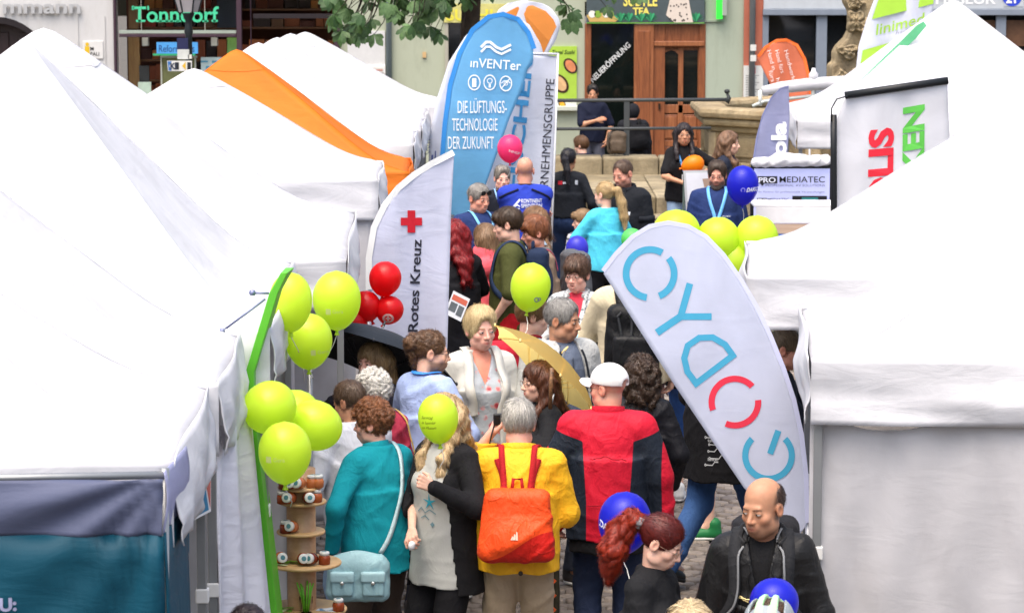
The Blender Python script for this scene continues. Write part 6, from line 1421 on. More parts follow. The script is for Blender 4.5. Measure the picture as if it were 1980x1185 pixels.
v, f = nets(hbf, (-.22, -.09, .55), (.22, .12, .92), .008); mkobj('bag_body', bm_(v), f, HB, hb, True)
for x in (-.085, .085):
    v, f = nets(lambda Q: rbox(Q, (x, .055, .69), (.062, .02, .055), .016), (x - .08, .01, .6), (x + .08, .11, .78), .008); mkobj('pocket', bm_(v), f, HB, hb, True)
    v, f = nets(lambda Q: smax(rbox(Q, (x, .062, .742), (.068, .022, .034), .014), .715 - Q[:, 2], .01), (x - .09, .01, .68), (x + .09, .12, .8), .007); mkobj('flap', bm_(v), f, M_fabric('#9cbfc6', rough=.4, bump=.2), hb, True)
    g = G(); g.lathe([(.011, 0), (.011, .006), (.004, .009)], 12, (x, .084, .715), 0, Matrix.Rotation(R(-90), 4, 'X')); mkobj('snap', [tuple(q) for q in bm_(np.array(g.v, np.float32))], g.f, M_plain('#c8ccc8', .3, .8), hb, True)
p.ribbon([qb(.20, .29, .90), u(.09, .24, 1.0), u(-.01, .22, 1.2), u(-.07, .17, 1.36), u(-.085, .05, 1.46), u(-.09, -.05, 1.44), u(.05, -.2, 1.2)], .026, M_fabric('#b4cdd2', rough=.5), 'strap', .010, parent=hb, th=.006)
mj = worn(p, 'folded_jacket', 'maroon jacket draped over the teal sweater woman\'s arm', 'jacket'); jf = lambda Q: smin(el(Q, (-.14, -.30, .96), (.15, .10, .10)), el(Q, (-.20, -.30, .80), (.11, .08, .17)), .05) - wrinkle(Q, 6, .02)
v, f = nets(jf, (-.36, -.45, .58), (.06, -.15, 1.1), .011); mkobj('cloth', v * p.k, f, M_fabric('#4e121c'), mj, True)
# 10 MED shirt man
p = Person(674, 737, 360, -152, 'man in white printed work shirt with brown cropped hair, back turned', res='f', head=(28, 10, 0), bw=1.05, lean=8, arms={-1: 'front', 1: (.2, -.22, 1.02)}, tone='tan')
p.skin(); p.face(); p.hair('short', '#3a2a1e', '#6e5846', t=.008, nape=-.07); p.top(M_fabric('#cfd2da'), hem=.8, l=.022, sleeve=.55, name='shirt', amp=.014); p.collar(M_fabric('#cfd2da'), r=.066, hgt=.03, opening=20, fold=True, flare=.004); p.bottoms(LJEANS); p.shoes('#444444')
p.front_print('MEDI', .055, 1.135, .05, M_plain('#a01c34', .6), back=True, bold=.02); lp = M_plain('#2a2c3a', .6)
p.front_art(band([(-.13 + .028 * math.cos(t) * 1.1, 1.165 + .012 * math.sin(t)) for t in [2 * math.pi * i / 18 for i in range(19)]], .006) + band([(-.105 + .022 * math.cos(t), 1.15 + .016 * math.sin(t)) for t in [2 * math.pi * i / 18 for i in range(19)]], .006), lp, back=True)
# 44 white haired lady in crimson jacket
p = Person(722, 720, 348, -150, 'white curly haired woman in crimson jacket under the black umbrella edge', sex='f', res='f', head=(20, 10, 0), bw=1.05, tone='pink'); p.skin(); p.hair('short', '#c4c0b4', '#f0eee8', t=.032, curl=.010, vol=.012, nape=-.11, ears=False, side=-.05); p.top(M_fabric('#a83248', rough=.6), l=.024, amp=.016); p.bottoms(M_fabric('#2c2c34')); p.shoes('#333333')
v, f = nets(lambda Q: np.abs(rc(p.up(Q), (0, .01, 1.43), (0, .005, 1.47), .09, .075)) - .014 - wrinkle(Q, 3, .012), *p.bounds([p.U @ Vector((x, y, z)) for x in (-.12, .12) for y in (-.12, .12) for z in (1.38, 1.52)], .03), .009); p.put('scarf', v, f, M_stone('#d8d8d8', '#24242e', 40, .2))
yb = worn(p, 'shoulder_bag', 'mustard yellow quilted bag hanging beside the crimson jacket', 'bag'); v, f = nets(lambda Q: rbox(Q, (-.33, .1, .98), (.05, .1, .12), .04) - wrinkle(Q, 8, .008) - .004 * np.sin(Q[:, 2] * 110) * np.sin(Q[:, 1] * 110), (-.42, -.05, .8), (-.22, .25, 1.16), .01); mkobj('bag_body', v * p.k, f, M_fabric('#c09a20'), yb, True); p.ribbon([qb(-.3, .1, 1.08), u(-.24, .12, 1.25), u(-.16, .1, 1.42), u(-.12, 0, 1.46), u(-.2, -.12, 1.3)], .014, M_fabric('#d8b868'), 'strap', .012, parent=yb)
# 11 man in light blue shirt with a bun
BS = M_fabric('#9fb2de', bump=.4)
p = Person(832, 640, 340, 132, 'bearded man with hair bun and glasses in light blue shirt, facing right', res='f', head=(-34, 6, 0), bw=.94, arms={-1: (-.06, -.22, 1.1, -.9, .4, -.3), 1: (.1, -.2, 1.12, .9, .4, -.3)}, tone='light')
p.skin(beard=.75, beardcol='#3a281e'); p.face(brow='#3a281c', look=(4, 0)); p.hair('bun', '#33231a', '#7a5a40', t=.010, nape=-.085, tail=[((-.015, .10, .06), (-.02, .125, .05), .032, .036), ((.02, .115, .075), (.01, .13, .035), .026, .03), ((-.03, .11, .035), (.01, .125, .01), .024, .024), ((0, .10, -.02), (.01, .085, -.09), .03, .016)], curl=.0035)
p.top(BS, hem=.82, l=.024, amp=.016, name='shirt', f=.8); p.collar(BS, r=.064, hgt=.04, opening=18, flare=.008); p.bottoms(M_fabric('#20222c')); p.shoes('#2a2220'); p.glasses(M_plain('#2a1c18', .3)); u = up_(p)
p.ribbon([u(-.075, -.02, 1.46), u(-.06, .06, 1.475), u(0, .085, 1.478), u(.06, .06, 1.475), u(.075, -.02, 1.46)], .028, M_plain('#3c8ce0', .5), 'lanyard', .012, project=True)
# 12 long blond girl behind balloon
p = Person(857, 764, 385, -44, 'woman with long wavy blond hair, face hidden by a lime balloon', sex='f', res='f', head=(-4, 4, 0), arms={1: (.17, -.25, 1.27, .7, .2, -.8), -1: (.0, -.25, 1.02, -.8, .5, -.3)}, bw=1.08, tone='light')
wornhand(p, 1, (-.8, .2, 0), (0, -.2, 1), 1.25); wornhand(p, -1, (.3, .2, -.6), None, .8)
p.skin(); p.face(brow='#8a6a48'); p.hair('long', '#8a6a42', '#e0c498', t=.02, end=-.36, wavy=1.0)
p.top(M_fabric('#b4b6b2', bump=.15), hem=.70, l=.012, name='tunic', sleeve=.3, flare=.03, amp=.009, f=.7)
tb = p.bv; CG = M_fabric('#17171a'); p.top(CG, hem=.66, l=.020, flare=.035, name='cardigan', open_w=([.6, 1.0, 1.42, 1.47], [.2, .15, .10, .07]), amp=.010); p.bv = tb
p.bottoms(M_fabric('#131317'), l=.018, flare=.03); p.shoes('#222222')
tq = M_plain('#2a9cb4', .6); st = []
for a in range(5):
    t0 = R(90 + 72 * a); st.append([(.03 + .012 * math.cos(t0 - .6), 1.16 + .012 * math.sin(t0 - .6)), (.03 + .05 * math.cos(t0), 1.16 + .05 * math.sin(t0)), (.03 + .012 * math.cos(t0 + .6), 1.16 + .012 * math.sin(t0 + .6)), (.03, 1.16)])
p.front_art(st, tq, name='star_print'); p.front_art(band([(-.06, 1.10), (-.03, 1.125), (.0, 1.10), (.03, 1.12), (.07, 1.10)], .006) + band([(-.03, 1.07), (0, 1.085), (.03, 1.065)], .006) + band([(.045, 1.05), (.06, 1.035)], .02), M_plain('#6a8a94', .6), name='star_print')
hp = p.hand(-1, .1); ts = empty('tissue', hp, 0, 'crumpled white tissue in the blond woman\'s lower hand', 'tissue'); v, f = nets(lambda Q: el(Q, (0, -.01, -.025), (.018, .016, .024)) - wrinkle(Q, 3, .014, 3), (-.06, -.06, -.09), (.06, .06, .03), .007); mkobj('paper', v, f, M_plain('#e4e4e8', .7), ts, True)
# 13 blond woman in white blazer
p = Person(928, 597, 325, 18, 'blond woman in off white blazer and floral blouse looking right', sex='f', res='f', head=(8, 4, 0), bw=1.16, bd=1.12, tone='pink', arms={-1: 'down', 1: 'down'})
p.skin(makeup=.2); p.face(look=(10, 0), brow='#9a7a58', iris='#4a5a64'); p.hair('short', '#a8844c', '#ecd8a8', t=.022, vol=.014, nape=-.1, ears=False, side=-.05, hl=.098, face_w=.062)
def floral():
    t = NT('floral_print'); v = t.coord(); base = lin('#a8b0b8'); vo = t.n.new('ShaderNodeTexVoronoi'); vo.inputs['Scale'].default_value = 19; t.l.new(v, vo.inputs['Vector'])
    n = t.noise(v, 7, 4, .6, 1.0); pet = t.ramp(t.math('ADD', vo.outputs['Distance'], t.math('MULTIPLY', t.noise(v, 55, 3), .35)), [(.34, lin('#b03848')), (.48, lin('#d08c8c')), (.60, base)])
    t.put(t.b.inputs['Base Color'], t.mix(t.ramp(n, [(.40, (0, 0, 0)), (.46, (1, 1, 1))]), rgba(base), pet)); t.b.inputs['Roughness'].default_value = .8; t.bump(t.noise(v, 25, 3, .5, 1), .3, .02); return t.m
p.top(floral(), hem=.76, l=.006, name='blouse', sleeve=.3, amp=.010, cut=lambda s, Q, q, d: np.maximum(d, -np.maximum(np.abs(q[:, 0]) - np.interp(q[:, 2], [1.27, 1.47], [.0, .075]).astype(np.float32), q[:, 1] + .02)))
v, f = nets(lambda Q: smin(p.torso(Q, -.008), rc(p.up(Q), (0, .0, 1.38), (0, .0, 1.45), .07, .055), .03) + np.maximum(0, 1.2 - p.up(Q)[:, 2]), *p.bounds([p.U @ Vector((x, y, z)) for x in (-.15, .15) for y in (-.14, .12) for z in (1.22, 1.46)], .02), .01); p.put('chest', v, f, M_skin(), attrs={'Col': ('FLOAT_COLOR', np.tile([*lin('#d88f78'), 1], (len(v), 1)))})
BZ = M_fabric('#c9c9c3', bump=.2); p.top(BZ, hem=.78, l=.022, flare=.015, name='blazer', open_w=([.7, 1.05, 1.3, 1.47], [.085, .08, .085, .07]), amp=.012); u = up_(p)
for sd in (-1, 1): p.ribbon([u(sd * .085, .03, 1.475), u(sd * .095, -.09, 1.40), u(sd * .115, -.16, 1.30), u(sd * .10, -.18, 1.2), u(sd * .085, -.18, 1.1)], .055, BZ, 'lapel', .010, th=.006)
p.bottoms(BLACK); p.shoes('#e0e0e0')
# 14 brown haired woman with yellow umbrella
p = Person(1043, 700, 345, -68, 'brown haired woman with glasses and leopard earring under a yellow umbrella', sex='f', res='f', head=(2, 3, 0), arms={1: (.12, -.20, 1.33, .8, .1, -.6), -1: 'front'}, tone='light')
wornhand(p, 1, (-.4, -.6, .2), (0, 0, 1), 1.2)
p.skin(makeup=.8); p.face(brow='#3a2418', look=(0, 0)); p.hair('long', '#2c1a12', '#6a3e28', t=.016, end=-.36, wavy=.6, hl=.075, fall=(1, 1)); p.top(BLACK, l=.016, hem=.8); p.bottoms(BLACK2); p.shoes('#222222'); p.glasses(M_plain('#6a4a3a', .3))
# 15 grey haired man, 16 hidden one
p = Person(1088, 578, 322, 32, 'grey haired man in pale grey jacket over slate polo, looking right', res='f', head=(34, 8, 0), bw=1.1, bd=1.1, tone='tan'); p.skin(age=.5, beard=.15, beardcol='#8a7a70'); p.face(look=(4, -8), brow='#4a4440'); p.hair('short', '#5a5856', '#a4a29e', t=.010, nape=-.075)
p.top(M_fabric('#5c6678'), l=.012, hem=.8, name='polo_shirt', amp=.012); p.collar(M_fabric('#5c6678'), r=.066, hgt=.036, opening=32, flare=.01); pbv = p.bv
GJ = M_fabric('#b2b4b2', scale=2, bump=.4); p.top(GJ, l=.03, hem=.78, open_w=([.7, 1.2, 1.47], [.13, .10, .06]), amp=.016, bulk=.01); p.collar(GJ, r=.078, hgt=.05, opening=50, flare=.022); p.bottoms(M_fabric('#3c4250')); p.shoes('#3a3230'); u = up_(p)
for sd in (-1, 1): p.ribbon([u(sd * .075, -.1, 1.42), u(sd * .10, -.2, 1.25), u(sd * .118, -.2, 1.05), u(sd * .128, -.2, .85)], .014, M_fabric('#20242c'), 'edge_band', .006)
p.bv = pbv; p.ribbon([u(0, -.2, 1.42), u(0, -.2, 1.33), u(0, -.2, 1.26)], .006, M_plain('#3a4250', .5), 'zip', .006)
p = Person(1030, 574, 308, 120, 'brown haired person half hidden behind the grey haired man', res='m', head=(-20, 8, 0)); p.skin(); p.hair('short', '#4c3624', '#96724e', t=.018, nape=-.09, ears=False, side=-.03); p.top(M_fabric('#c4c8cc'), l=.016); p.bottoms(JEANS); p.shoes('#444444')
backpack(p, 'red backpack on the half hidden brown haired person', M_fabric('#b01c30'), 1.0, 1.44, .3, .16, M_fabric('#801420'))
# 43 woman under black umbrella
p = Person(722, 662, 333, -30, 'woman with long ash blond hair sheltering under the black umbrella', sex='f', res='f', head=(-8, 4, 0), arms={-1: (-.10, -.24, 1.40, -.8, 0, -.6)}, tone='pink'); wornhand(p, -1, (.4, -.5, .2), (0, 0, 1), 1.2)
p.skin(); p.face(); p.hair('long', '#5a4630', '#a88c64', t=.012, end=-.30, hl=.06); p.top(M_fabric('#2c2c38'), l=.016); p.bottoms(BLACK); p.shoes('#333333'); UMB = p
# ================================================================== middle rows
# 17 woman with glasses in checked jacket
def check():
    t = NT('check_cloth'); s_ = t.n.new('ShaderNodeSeparateXYZ'); t.l.new(t.coord(), s_.inputs[0])
    f = [t.math('LESS_THAN', t.math('ABSOLUTE', t.math('SUBTRACT', t.math('FRACT', t.math('MULTIPLY', s_.outputs[i], k)), .5)), .13) for i, k in ((0, 17.0), (2, 15.0))]
    n = t.noise(t.coord(), 60, 4, .7); fac = t.math('MULTIPLY', t.math('ADD', f[0], f[1], True), t.ramp(n, [(.4, (0, 0, 0)), (.55, (1, 1, 1))])); t.put(t.b.inputs['Base Color'], t.mix(fac, rgba(lin('#c4c8c8')), rgba(lin('#5a6066')))); t.b.inputs['Roughness'].default_value = .9; t.bump(n, .3, .01); return t.m
CK = check()
p = Person(1116, 497, 276, -18, 'woman with short brown hair and glasses in checked jacket and coral top', sex='f', res='m', head=(-6, 6, 0), bw=1.12, arms={1: (.06, -.28, 1.2, .9, .2, -.4), -1: (-.05, -.28, 1.12, -.9, .2, -.4)}, tone='pink'); wornhand(p, 1, (-.6, .3, 0), (0, 0, 1), .9)
p.skin(age=.3, open_mouth=.3); p.face(brow='#5a4434', look=(-8, -4)); p.hair('short', '#33241b', '#6e5240', t=.02, vol=.01, nape=-.1, ears=False, side=-.045, hl=.06, fringe=1); p.top(M_fabric('#d83c50'), l=.006, name='blouse', hem=.85, sleeve=.3); p.top(CK, l=.022, hem=.8, open_w=([.8, 1.3, 1.47], [.035, .05, .06])); p.collar(CK, r=.07, hgt=.045, opening=38, flare=.012, fold=False, th=.008); p.bottoms(BLACK2); p.shoes('#333333'); p.glasses(M_plain('#4a3a34', .3))
# 18 cream sweater with black backpack
CR = M_fabric('#cbbfa2', bump=.3)
p = Person(1222, 478, 284, 178, 'person in cream sweater with black backpack, head behind the feather flag', res='m', bw=1.12, arms={-1: (-.27, -.02, .90, -.9, .5, 0), 1: (.14, -.26, 1.02, .9, .3, -.4)}); p.skin(); p.face(); p.hair('short', '#3a2c20', '#5e4a36'); p.top(CR, l=.026, hem=.86, amp=.016); p.bottoms(M_fabric('#3a3f4c')); p.shoes('#3a3a3c')
KB = M_fabric('#101114', rough=.55, bump=.3); bt, bv2 = backpack(p, 'large black roll top backpack with buckles on the cream sweater', KB, .94, 1.38, .33, .19, KB, pocket=(.24, 1.0, 1.2, M_fabric('#16171a', rough=.5)), strap_w=.05)
for x in (-.09, 0, .09): p.ribbon([p.U @ Vector((x, .5, 1.36)), p.U @ Vector((x, .55, 1.26)), p.U @ Vector((x, .55, 1.02))], .018, M_plain('#1e2024', .5), 'webbing', .006, parent=bt, bv=bv2)
hm = p.world(p.J[1][1] + Vector((.04, -.01, .0))); mk_ = empty('face_mask', hm, 0, 'pale blue face mask worn on the elbow of the cream sweater', 'mask'); v, f = nets(lambda Q: np.abs(el(Q, (0, 0, 0), (.07, .06, .05))) - .006 - wrinkle(Q, 2, .01, 2), (-.1, -.09, -.08), (.1, .09, .08), .008); mkobj('cloth', v, f, M_fabric('#a8d8e4', bump=.2), mk_, True)
# 19, 20, 21: bodies below the feather flag
p = Person(1340, 520, 278, 165, 'person in cropped blue jeans and black top below the feather flag', sex='f', res='m', feet={-1: (-.10, .06, .10), 1: (.10, -.05, .085)}, bw=.98); p.skin(); p.hair('long', '#4a3424', '#7a5c40', end=-.25); p.top(M_fabric('#16171c'), hem=.86, l=.02); p.bottoms(M_fabric('#3a60a4', scale=1.3), l=.006, hem=.24, flare=-.004); p.shoes('#dcdcdc', '#f0f0f0', True)
p = Person(1395, 568, 321, 128, 'striding person in blue jeans and black circuit print shirt below the flag', res='f', feet={1: (.10, .30, .15), -1: (-.10, -.30, .085)}, bw=1.1, bd=1.1); p.skin(); p.hair('short', '#33261c', '#5a4634'); p.top(M_fabric('#121216'), hem=.64, l=.026, sleeve=.55, name='t_shirt', amp=.012, flare=.02); p.bottoms(JEANS, l=.016, amp=.016); p.shoes('#141416', '#0e0e10', True)
cw = M_plain('#c8ccd0', .6); CL = []
for (x, z, L_) in ((.02, 1.10, .1), (-.02, 1.06, .12), (.0, 1.02, .09), (-.03, .98, .13), (.02, .94, .1)): CL += band([(x - L_ / 2, z + .02), (x - L_ / 5, z + .02), (x - L_ / 5 + .02, z), (x + L_ / 2, z)], .005) + ring(x + L_ / 2 + .008, z, .004, .008, 0, 360, 10)
def sidefn(a, b):
    b -= .19; q = p.U @ Vector((-.5, .36 + (a + .07) * .8, b)); d = (Vector((0, 0, b)) - Vector((-.5, .36, b))).normalized(); loc = p.bv.ray_cast(q, d)[0]; loc = loc or p.bv.find_nearest(q)[0]; return (loc - d * .006) * p.k
art(CL, sidefn, cw, 'circuit_print', p.root)
def sidefn2(a, b): return sidefn(-a, b)
print_text('SUPPORT', (-.06, .965), (.016, 0), (0, .016), sidefn2, cw, 'lettering', p.root, .02); print_text('SUPPLY', (-.06, 1.075), (.016, 0), (0, .016), sidefn2, cw, 'lettering', p.root, .02)
p = Person(1418, 520, 296, -98, 'bare legged person in green trainers and black shorts below the flag', res='m', feet={1: (.10, -.14, .085), -1: (-.10, .16, .10)}); p.skin(); p.hair('short', '#33261c', '#5a4634'); p.top(M_fabric('#1a1a1e'), hem=.8, l=.02, sleeve=.55, name='t_shirt'); p.bottoms(M_fabric('#131316'), hem=.52, l=.03, name='shorts'); p.shoes('#16703c', '#dfe2dc', True)
# 22 man leaning under the right tent
p = Person(1520, 636, 330, 78, 'man with glasses leaning forward under the second right tent', res='m', lean=9, head=(0, 4, 0), tone='ruddy', arms={1: (.06, -.42, .98, .8, .3, -.3), -1: (-.06, -.42, .98, -.8, .3, -.3)}); p.skin(age=.4); p.face(); p.hair('short', '#5a4a3a', '#8a7860', t=.008); p.glasses(M_plain('#2a2a2e', .3)); p.top(M_fabric('#7a90b0'), l=.012, name='shirt'); p.top(M_fabric('#151a28'), l=.02, hem=.8, name='vest', sleeve=.9); p.bottoms(BLACK); p.shoes('#222222')
# 24 red haired woman in black with leaflet
p = Person(876, 426, 246, -158, 'woman with long crimson red hair in black, back turned beside the red cross flag', sex='f', res='m', head=(10, 6, 0), bw=1.12, bd=1.1, arms={-1: (-.16, -.27, 1.0, -.9, .4, -.2), 1: (.26, -.06, .9)}); p.skin(bare={-1: 'short', 1: 'short'}); p.hair('long', '#4a0c10', '#9c2024', t=.02, end=-.34, wavy=.8); p.top(M_fabric('#17171c'), hem=.62, l=.022, flare=.03, sleeve=.5, name='dress', amp=.012); p.bottoms(BLACK); p.shoes('#222222')
q = p.hand(-1, .1); lf = empty('leaflet', P(884, 592, p.Y - .35), R(15), 'small white printed leaflet held by the red haired woman', 'leaflet'); M_ = Matrix.Rotation(R(28), 4, 'Y') @ Matrix.Rotation(R(-18), 4, 'X'); G().box(-.075, .075, -.002, .002, -.1, .1, 0, M_).obj('paper', M_plain('#dadde2', .5), lf)
ff = lambda a, b: M_ @ Vector((a, -.004, b)); art([rect(-.065, .03, .065, .075)], ff, M_plain('#c46048', .5), 'print', lf); art([rect(-.06, -.06, .0, .015), rect(.01, -.07, .06, .015)], ff, M_plain('#5a6064', .5, 0, .5), 'print', lf)
# 25 pink hoodie
PK = M_fabric('#e4606c'); p = Person(938, 433, 238, -165, 'girl with brown hair in salmon pink hooded coat, back turned', sex='f', res='m', head=(25, 6, 0), bw=.95, hs=1.03); p.skin(); p.hair('bob', '#5a4430', '#96785a', t=.014, end=-.12, hl=.05); p.top(PK, hem=.5, l=.022, flare=.05, name='coat', amp=.014); p.bottoms(LJEANS); p.shoes('#dddddd')
v, f = nets(lambda Q: smin(el(p.up(Q), (0, .13, 1.37), (.13, .06, .08)), np.abs(rc(p.up(Q), (0, .02, 1.43), (0, .02, 1.46), .10, .10)) - .018, .03) - wrinkle(Q, 4, .012), *p.bounds([p.U @ Vector((x, y, z)) for x in (-.15, .15) for y in (-.12, .2) for z in (1.27, 1.5)], .03), .011); p.put('hood', v, f, PK)
p.collar(WHITE, r=.082, hgt=.06, opening=20, flare=.02, fold=False, th=.012, name='white_collar')
# 26 olive shirt young man
OL = M_fabric('#434722')
p = Person(982, 402, 246, -96, 'young man in olive t-shirt and red trousers facing left', res='m', head=(-6, 10, 0), arms={1: (.17, -.10, .92, .9, .7, 0), -1: 'down'}, tone='light'); p.skin(bare={-1: 'short', 1: 'short'}); p.face(); p.hair('short', '#22180f', '#4e3a28', t=.016, nape=-.085, ears=True, fringe=1); p.top(OL, hem=.84, l=.018, sleeve=.52, name='t_shirt', amp=.012); p.bottoms(M_fabric('#a8101c'), l=.022, amp=.014); p.shoes('#222222')
backpack(p, 'navy backpack worn over the olive t-shirt', M_fabric('#1c2a44'), 1.02, 1.42, .29, .15, M_fabric('#22324e'), taper=.8)
# 27 and 28 women facing left
p = Person(1034, 400, 234, -88, 'woman with fringe and thin brown plait behind the beige jacket', sex='f', res='m', head=(0, 4, 0)); p.skin(); p.face(); p.hair('bob', '#4e3420', '#9a7450', t=.014, end=-.09, hl=.05, tail=[((.06, .06, -.06), (.10, .10, -.2), .016, .014), ((.10, .10, -.2), (.12, .13, -.36), .014, .007)]); p.top(M_fabric('#9cb4c4'), l=.016); p.bottoms(JEANS); p.shoes('#333333')
BG = M_fabric('#8d7764', bump=.4)
p = Person(1034, 420, 243, -72, 'older woman with short auburn hair in beige jacket facing left', sex='f', res='m', head=(-6, 10, 0), bw=1.15, bd=1.12, tone='ruddy'); p.skin(age=.5); p.face(brow='#6a4a38'); p.hair('short', '#5a2e1a', '#a46844', t=.02, vol=.012, nape=-.09, ears=False, fringe=1, side=-.03); p.top(BG, l=.024, hem=.8, amp=.018); p.collar(BG, r=.076, hgt=.045, opening=30); p.bottoms(M_fabric('#5a5650')); p.shoes('#4a4038')
p.ribbon([p.U @ Vector(a) for a in ((.09, .14, 1.3), (.11, .02, 1.46), (.12, -.14, 1.34), (.13, -.16, 1.1))], .03, M_fabric('#d0506a'), 'strap', .01)
backpack(p, 'flat grey roll top backpack behind the beige jacket', M_fabric('#56585c', rough=.5), 1.02, 1.44, .36, .16, M_fabric('#6a6c70'), taper=1.0, dy=.10, handle=False)
# 30 boy in striped shirt, 31 aqua woman, 32 bearded man
def stripes():
    t = NT('striped_cloth'); s_ = t.n.new('ShaderNodeSeparateXYZ'); t.l.new(t.coord(), s_.inputs[0]); f = t.math('LESS_THAN', t.math('FRACT', t.math('MULTIPLY', s_.outputs[2], 17.0)), .35); n = t.noise(t.coord(), 18, 3)
    t.put(t.b.inputs['Base Color'], t.mix(f, t.mix(n, rgba(lin('#a8acb0')), rgba(lin('#cdd0d4'))), rgba(lin('#5c6068')))); t.b.inputs['Roughness'].default_value = .9; t.bump(n, .2, .02); return t.m
p = Person(1126, 405, 199, -150, 'fair haired boy in grey striped shirt beside the aqua t-shirt', res='m', hs=1.15, head=(60, 10, 0)); p.skin(); p.face(); p.hair('short', '#7a5c40', '#b0906a', t=.014, fringe=1); p.top(stripes(), l=.02, name='shirt'); p.bottoms(M_fabric('#4a5a5a')); p.shoes('#dddddd')
AQ = M_fabric('#4cc0dc')
p = Person(1170, 352, 206, -160, 'woman with long blond ponytail in aqua t-shirt, back turned', sex='f', res='m', head=(30, 4, 0), tone='light', arms={-1: (-.12, -.25, 1.08, -.9, .4, -.2), 1: (.14, -.22, 1.05, .9, .4, -.2)}); p.skin(bare={-1: 'short', 1: 'short'}); p.face(); p.hair('pony', '#8a6a44', '#d8bc88', t=.009, nape=-.065, tail=[((0, .10, .045), (-.015, .15, .04), .022, .03), ((-.015, .15, .04), (-.04, .17, -.08), .034, .04), ((-.04, .17, -.08), (-.06, .175, -.22), .04, .04), ((-.06, .175, -.22), (-.06, .18, -.34), .038, .012)])
p.top(AQ, hem=.88, l=.018, sleeve=.48, name='t_shirt', amp=.012, flare=.008); p.bottoms(M_fabric('#15161c')); p.shoes('#222222')
JK = M_fabric('#14181f', bump=.4)
p = Person(1203, 310, 201, -28, 'smiling bearded man in black jacket looking down left', res='m', head=(-14, 18, 0), bw=1.12, bd=1.08, tone='ruddy'); p.skin(beard=.55, beardcol='#5a4034', smile=.6); p.face(look=(0, -12)); p.hair('short', '#33261e', '#6a5444', t=.003, nape=-.05, dens=.35, hl=.104); p.top(JK, l=.026, hem=.78, amp=.016); p.collar(JK, r=.08, hgt=.06, opening=34, flare=.02); p.bottoms(BLACK); p.shoes('#222222'); p.front_art([rect(.05, 1.235, .13, 1.265)], M_plain('#b8bec4', .5), name='name_tag')
p.ribbon([p.U @ Vector((.21, -.1, 1.2)), p.U @ Vector((.25, -.02, 1.2)), p.U @ Vector((.25, .06, 1.2))], .05, M_fabric('#1a1e26'), 'pocket_flap', .008)
# 33 dark ponytail woman
p = Person(1099, 288, 177, 172, 'woman with dark ponytail in charcoal jacket and jeans, back turned', sex='f', res='b', bw=1.08, head=(-8, 4, 0), tone='brown', feet={-1: (-.14, .02, .085), 1: (.14, -.05, .085)}, arms={-1: (-.26, -.08, .92), 1: (.26, -.06, .88)}); p.skin(); p.hair('pony', '#0e0d10', '#2e2c32', t=.016, nape=-.07, tail=[((0, .10, .02), (.0, .145, .0), .034, .04), ((0, .145, 0), (-.03, .165, -.12), .04, .034), ((-.03, .165, -.12), (-.05, .17, -.27), .034, .012)]); p.top(M_fabric('#1d2128'), hem=.96, l=.018, amp=.012); p.bottoms(M_fabric('#27395c', scale=1.2), l=.010); p.shoes('#222222'); p.front_art([rect(-.10, 1.33, -.05, 1.37)], M_plain('#c02434', .5), back=True); p.front_art([rect(-.045, 1.338, -.01, 1.36), rect(.09, 1.33, .12, 1.38)], M_plain('#c4ccd8', .5), back=True); p.collar(M_plain('#4a86d0', .5), r=.06, hgt=.012, opening=10, name='lanyard', fold=False)
# 34 bald blue polo
KP = M_fabric('#2a40b0', bump=.3)
p = Person(1015, 304, 198, 180, 'bald man in royal blue work shirt with white lettering on the back', res='m', bw=1.14, bd=1.08, tone='ruddy', arms={-1: 'fold', 1: 'fold'}); p.skin(bald=2, scalp='#a88468', age=.2, bare={-1: 'short', 1: 'short'}); p.top(KP, hem=.84, l=.022, sleeve=.52, name='polo_shirt', amp=.012); p.collar(M_fabric('#10142c'), r=.07, hgt=.036, opening=12, flare=.008); p.bottoms(DNAVY); p.shoes('#222222'); WTP = M_plain('#dfe4f2', .6)
p.front_print('KONTINENT', .06, 1.315, .036, WTP, back=True, bold=.03, fit=.19); p.front_print('SPEDITION', .06, 1.27, .036, WTP, back=True, bold=.03, fit=.19); p.front_art(band([(-.16, 1.255), (-.11, 1.27), (-.075, 1.31), (-.045, 1.345)], .018) + band([(-.16, 1.25), (-.09, 1.26), (-.045, 1.262)], .012) + band([(-.09, 1.28), (-.07, 1.295), (-.045, 1.28)], .01), WTP, back=True)
u = up_(p)
for sd in (-1, 1): p.ribbon([u(sd * .06, .12, 1.44), u(sd * .13, .1, 1.40), u(sd * .2, .04, 1.36)], .018, M_fabric('#10142c'), 'piping', .006)
# 35, 36 smiling men, 37 beard man
p = Person(971, 322, 191, 12, 'grey haired man in dark suit with lanyard, smiling, half behind the blue shirt', res='b', tone='pink', head=(0, 4, 0)); p.skin(smile=.7, age=.3); p.face(brow='#6a5a4c'); p.hair('short', '#5a544e', '#9c958c', t=.012, vol=.006); p.top(M_fabric('#c8d4ea'), l=.008, name='shirt', sleeve=.3); p.top(M_fabric('#181c28'), l=.022, hem=.8, open_w=([.9, 1.1, 1.47], [.0, .02, .06]), name='suit_jacket'); p.bottoms(DNAVY); p.shoes('#222222'); lanyard(p, '#8cb8e8')
p = Person(926, 356, 217, 34, 'laughing man with sunglasses pushed up on grey hair, navy polo and lanyard', res='m', bw=1.12, bd=1.12, tone='ruddy', head=(8, 10, 0)); p.skin(smile=1, age=.5, open_mouth=.3); p.face(brow='#6a5a4c'); p.hair('short', '#66625e', '#aaa6a0', t=.010); p.top(POLO, l=.022, hem=.82, name='polo_shirt', sleeve=.6); p.collar(POLO, r=.068, hgt=.036, opening=34); p.bottoms(DNAVY); p.shoes('#222222'); lanyard(p, '#78c0ea', w=.024)
p.glasses(M_plain('#101014', .2), name='sunglasses', dz=.068, dy=.012, rx=.026, rz=.019, fill=True)
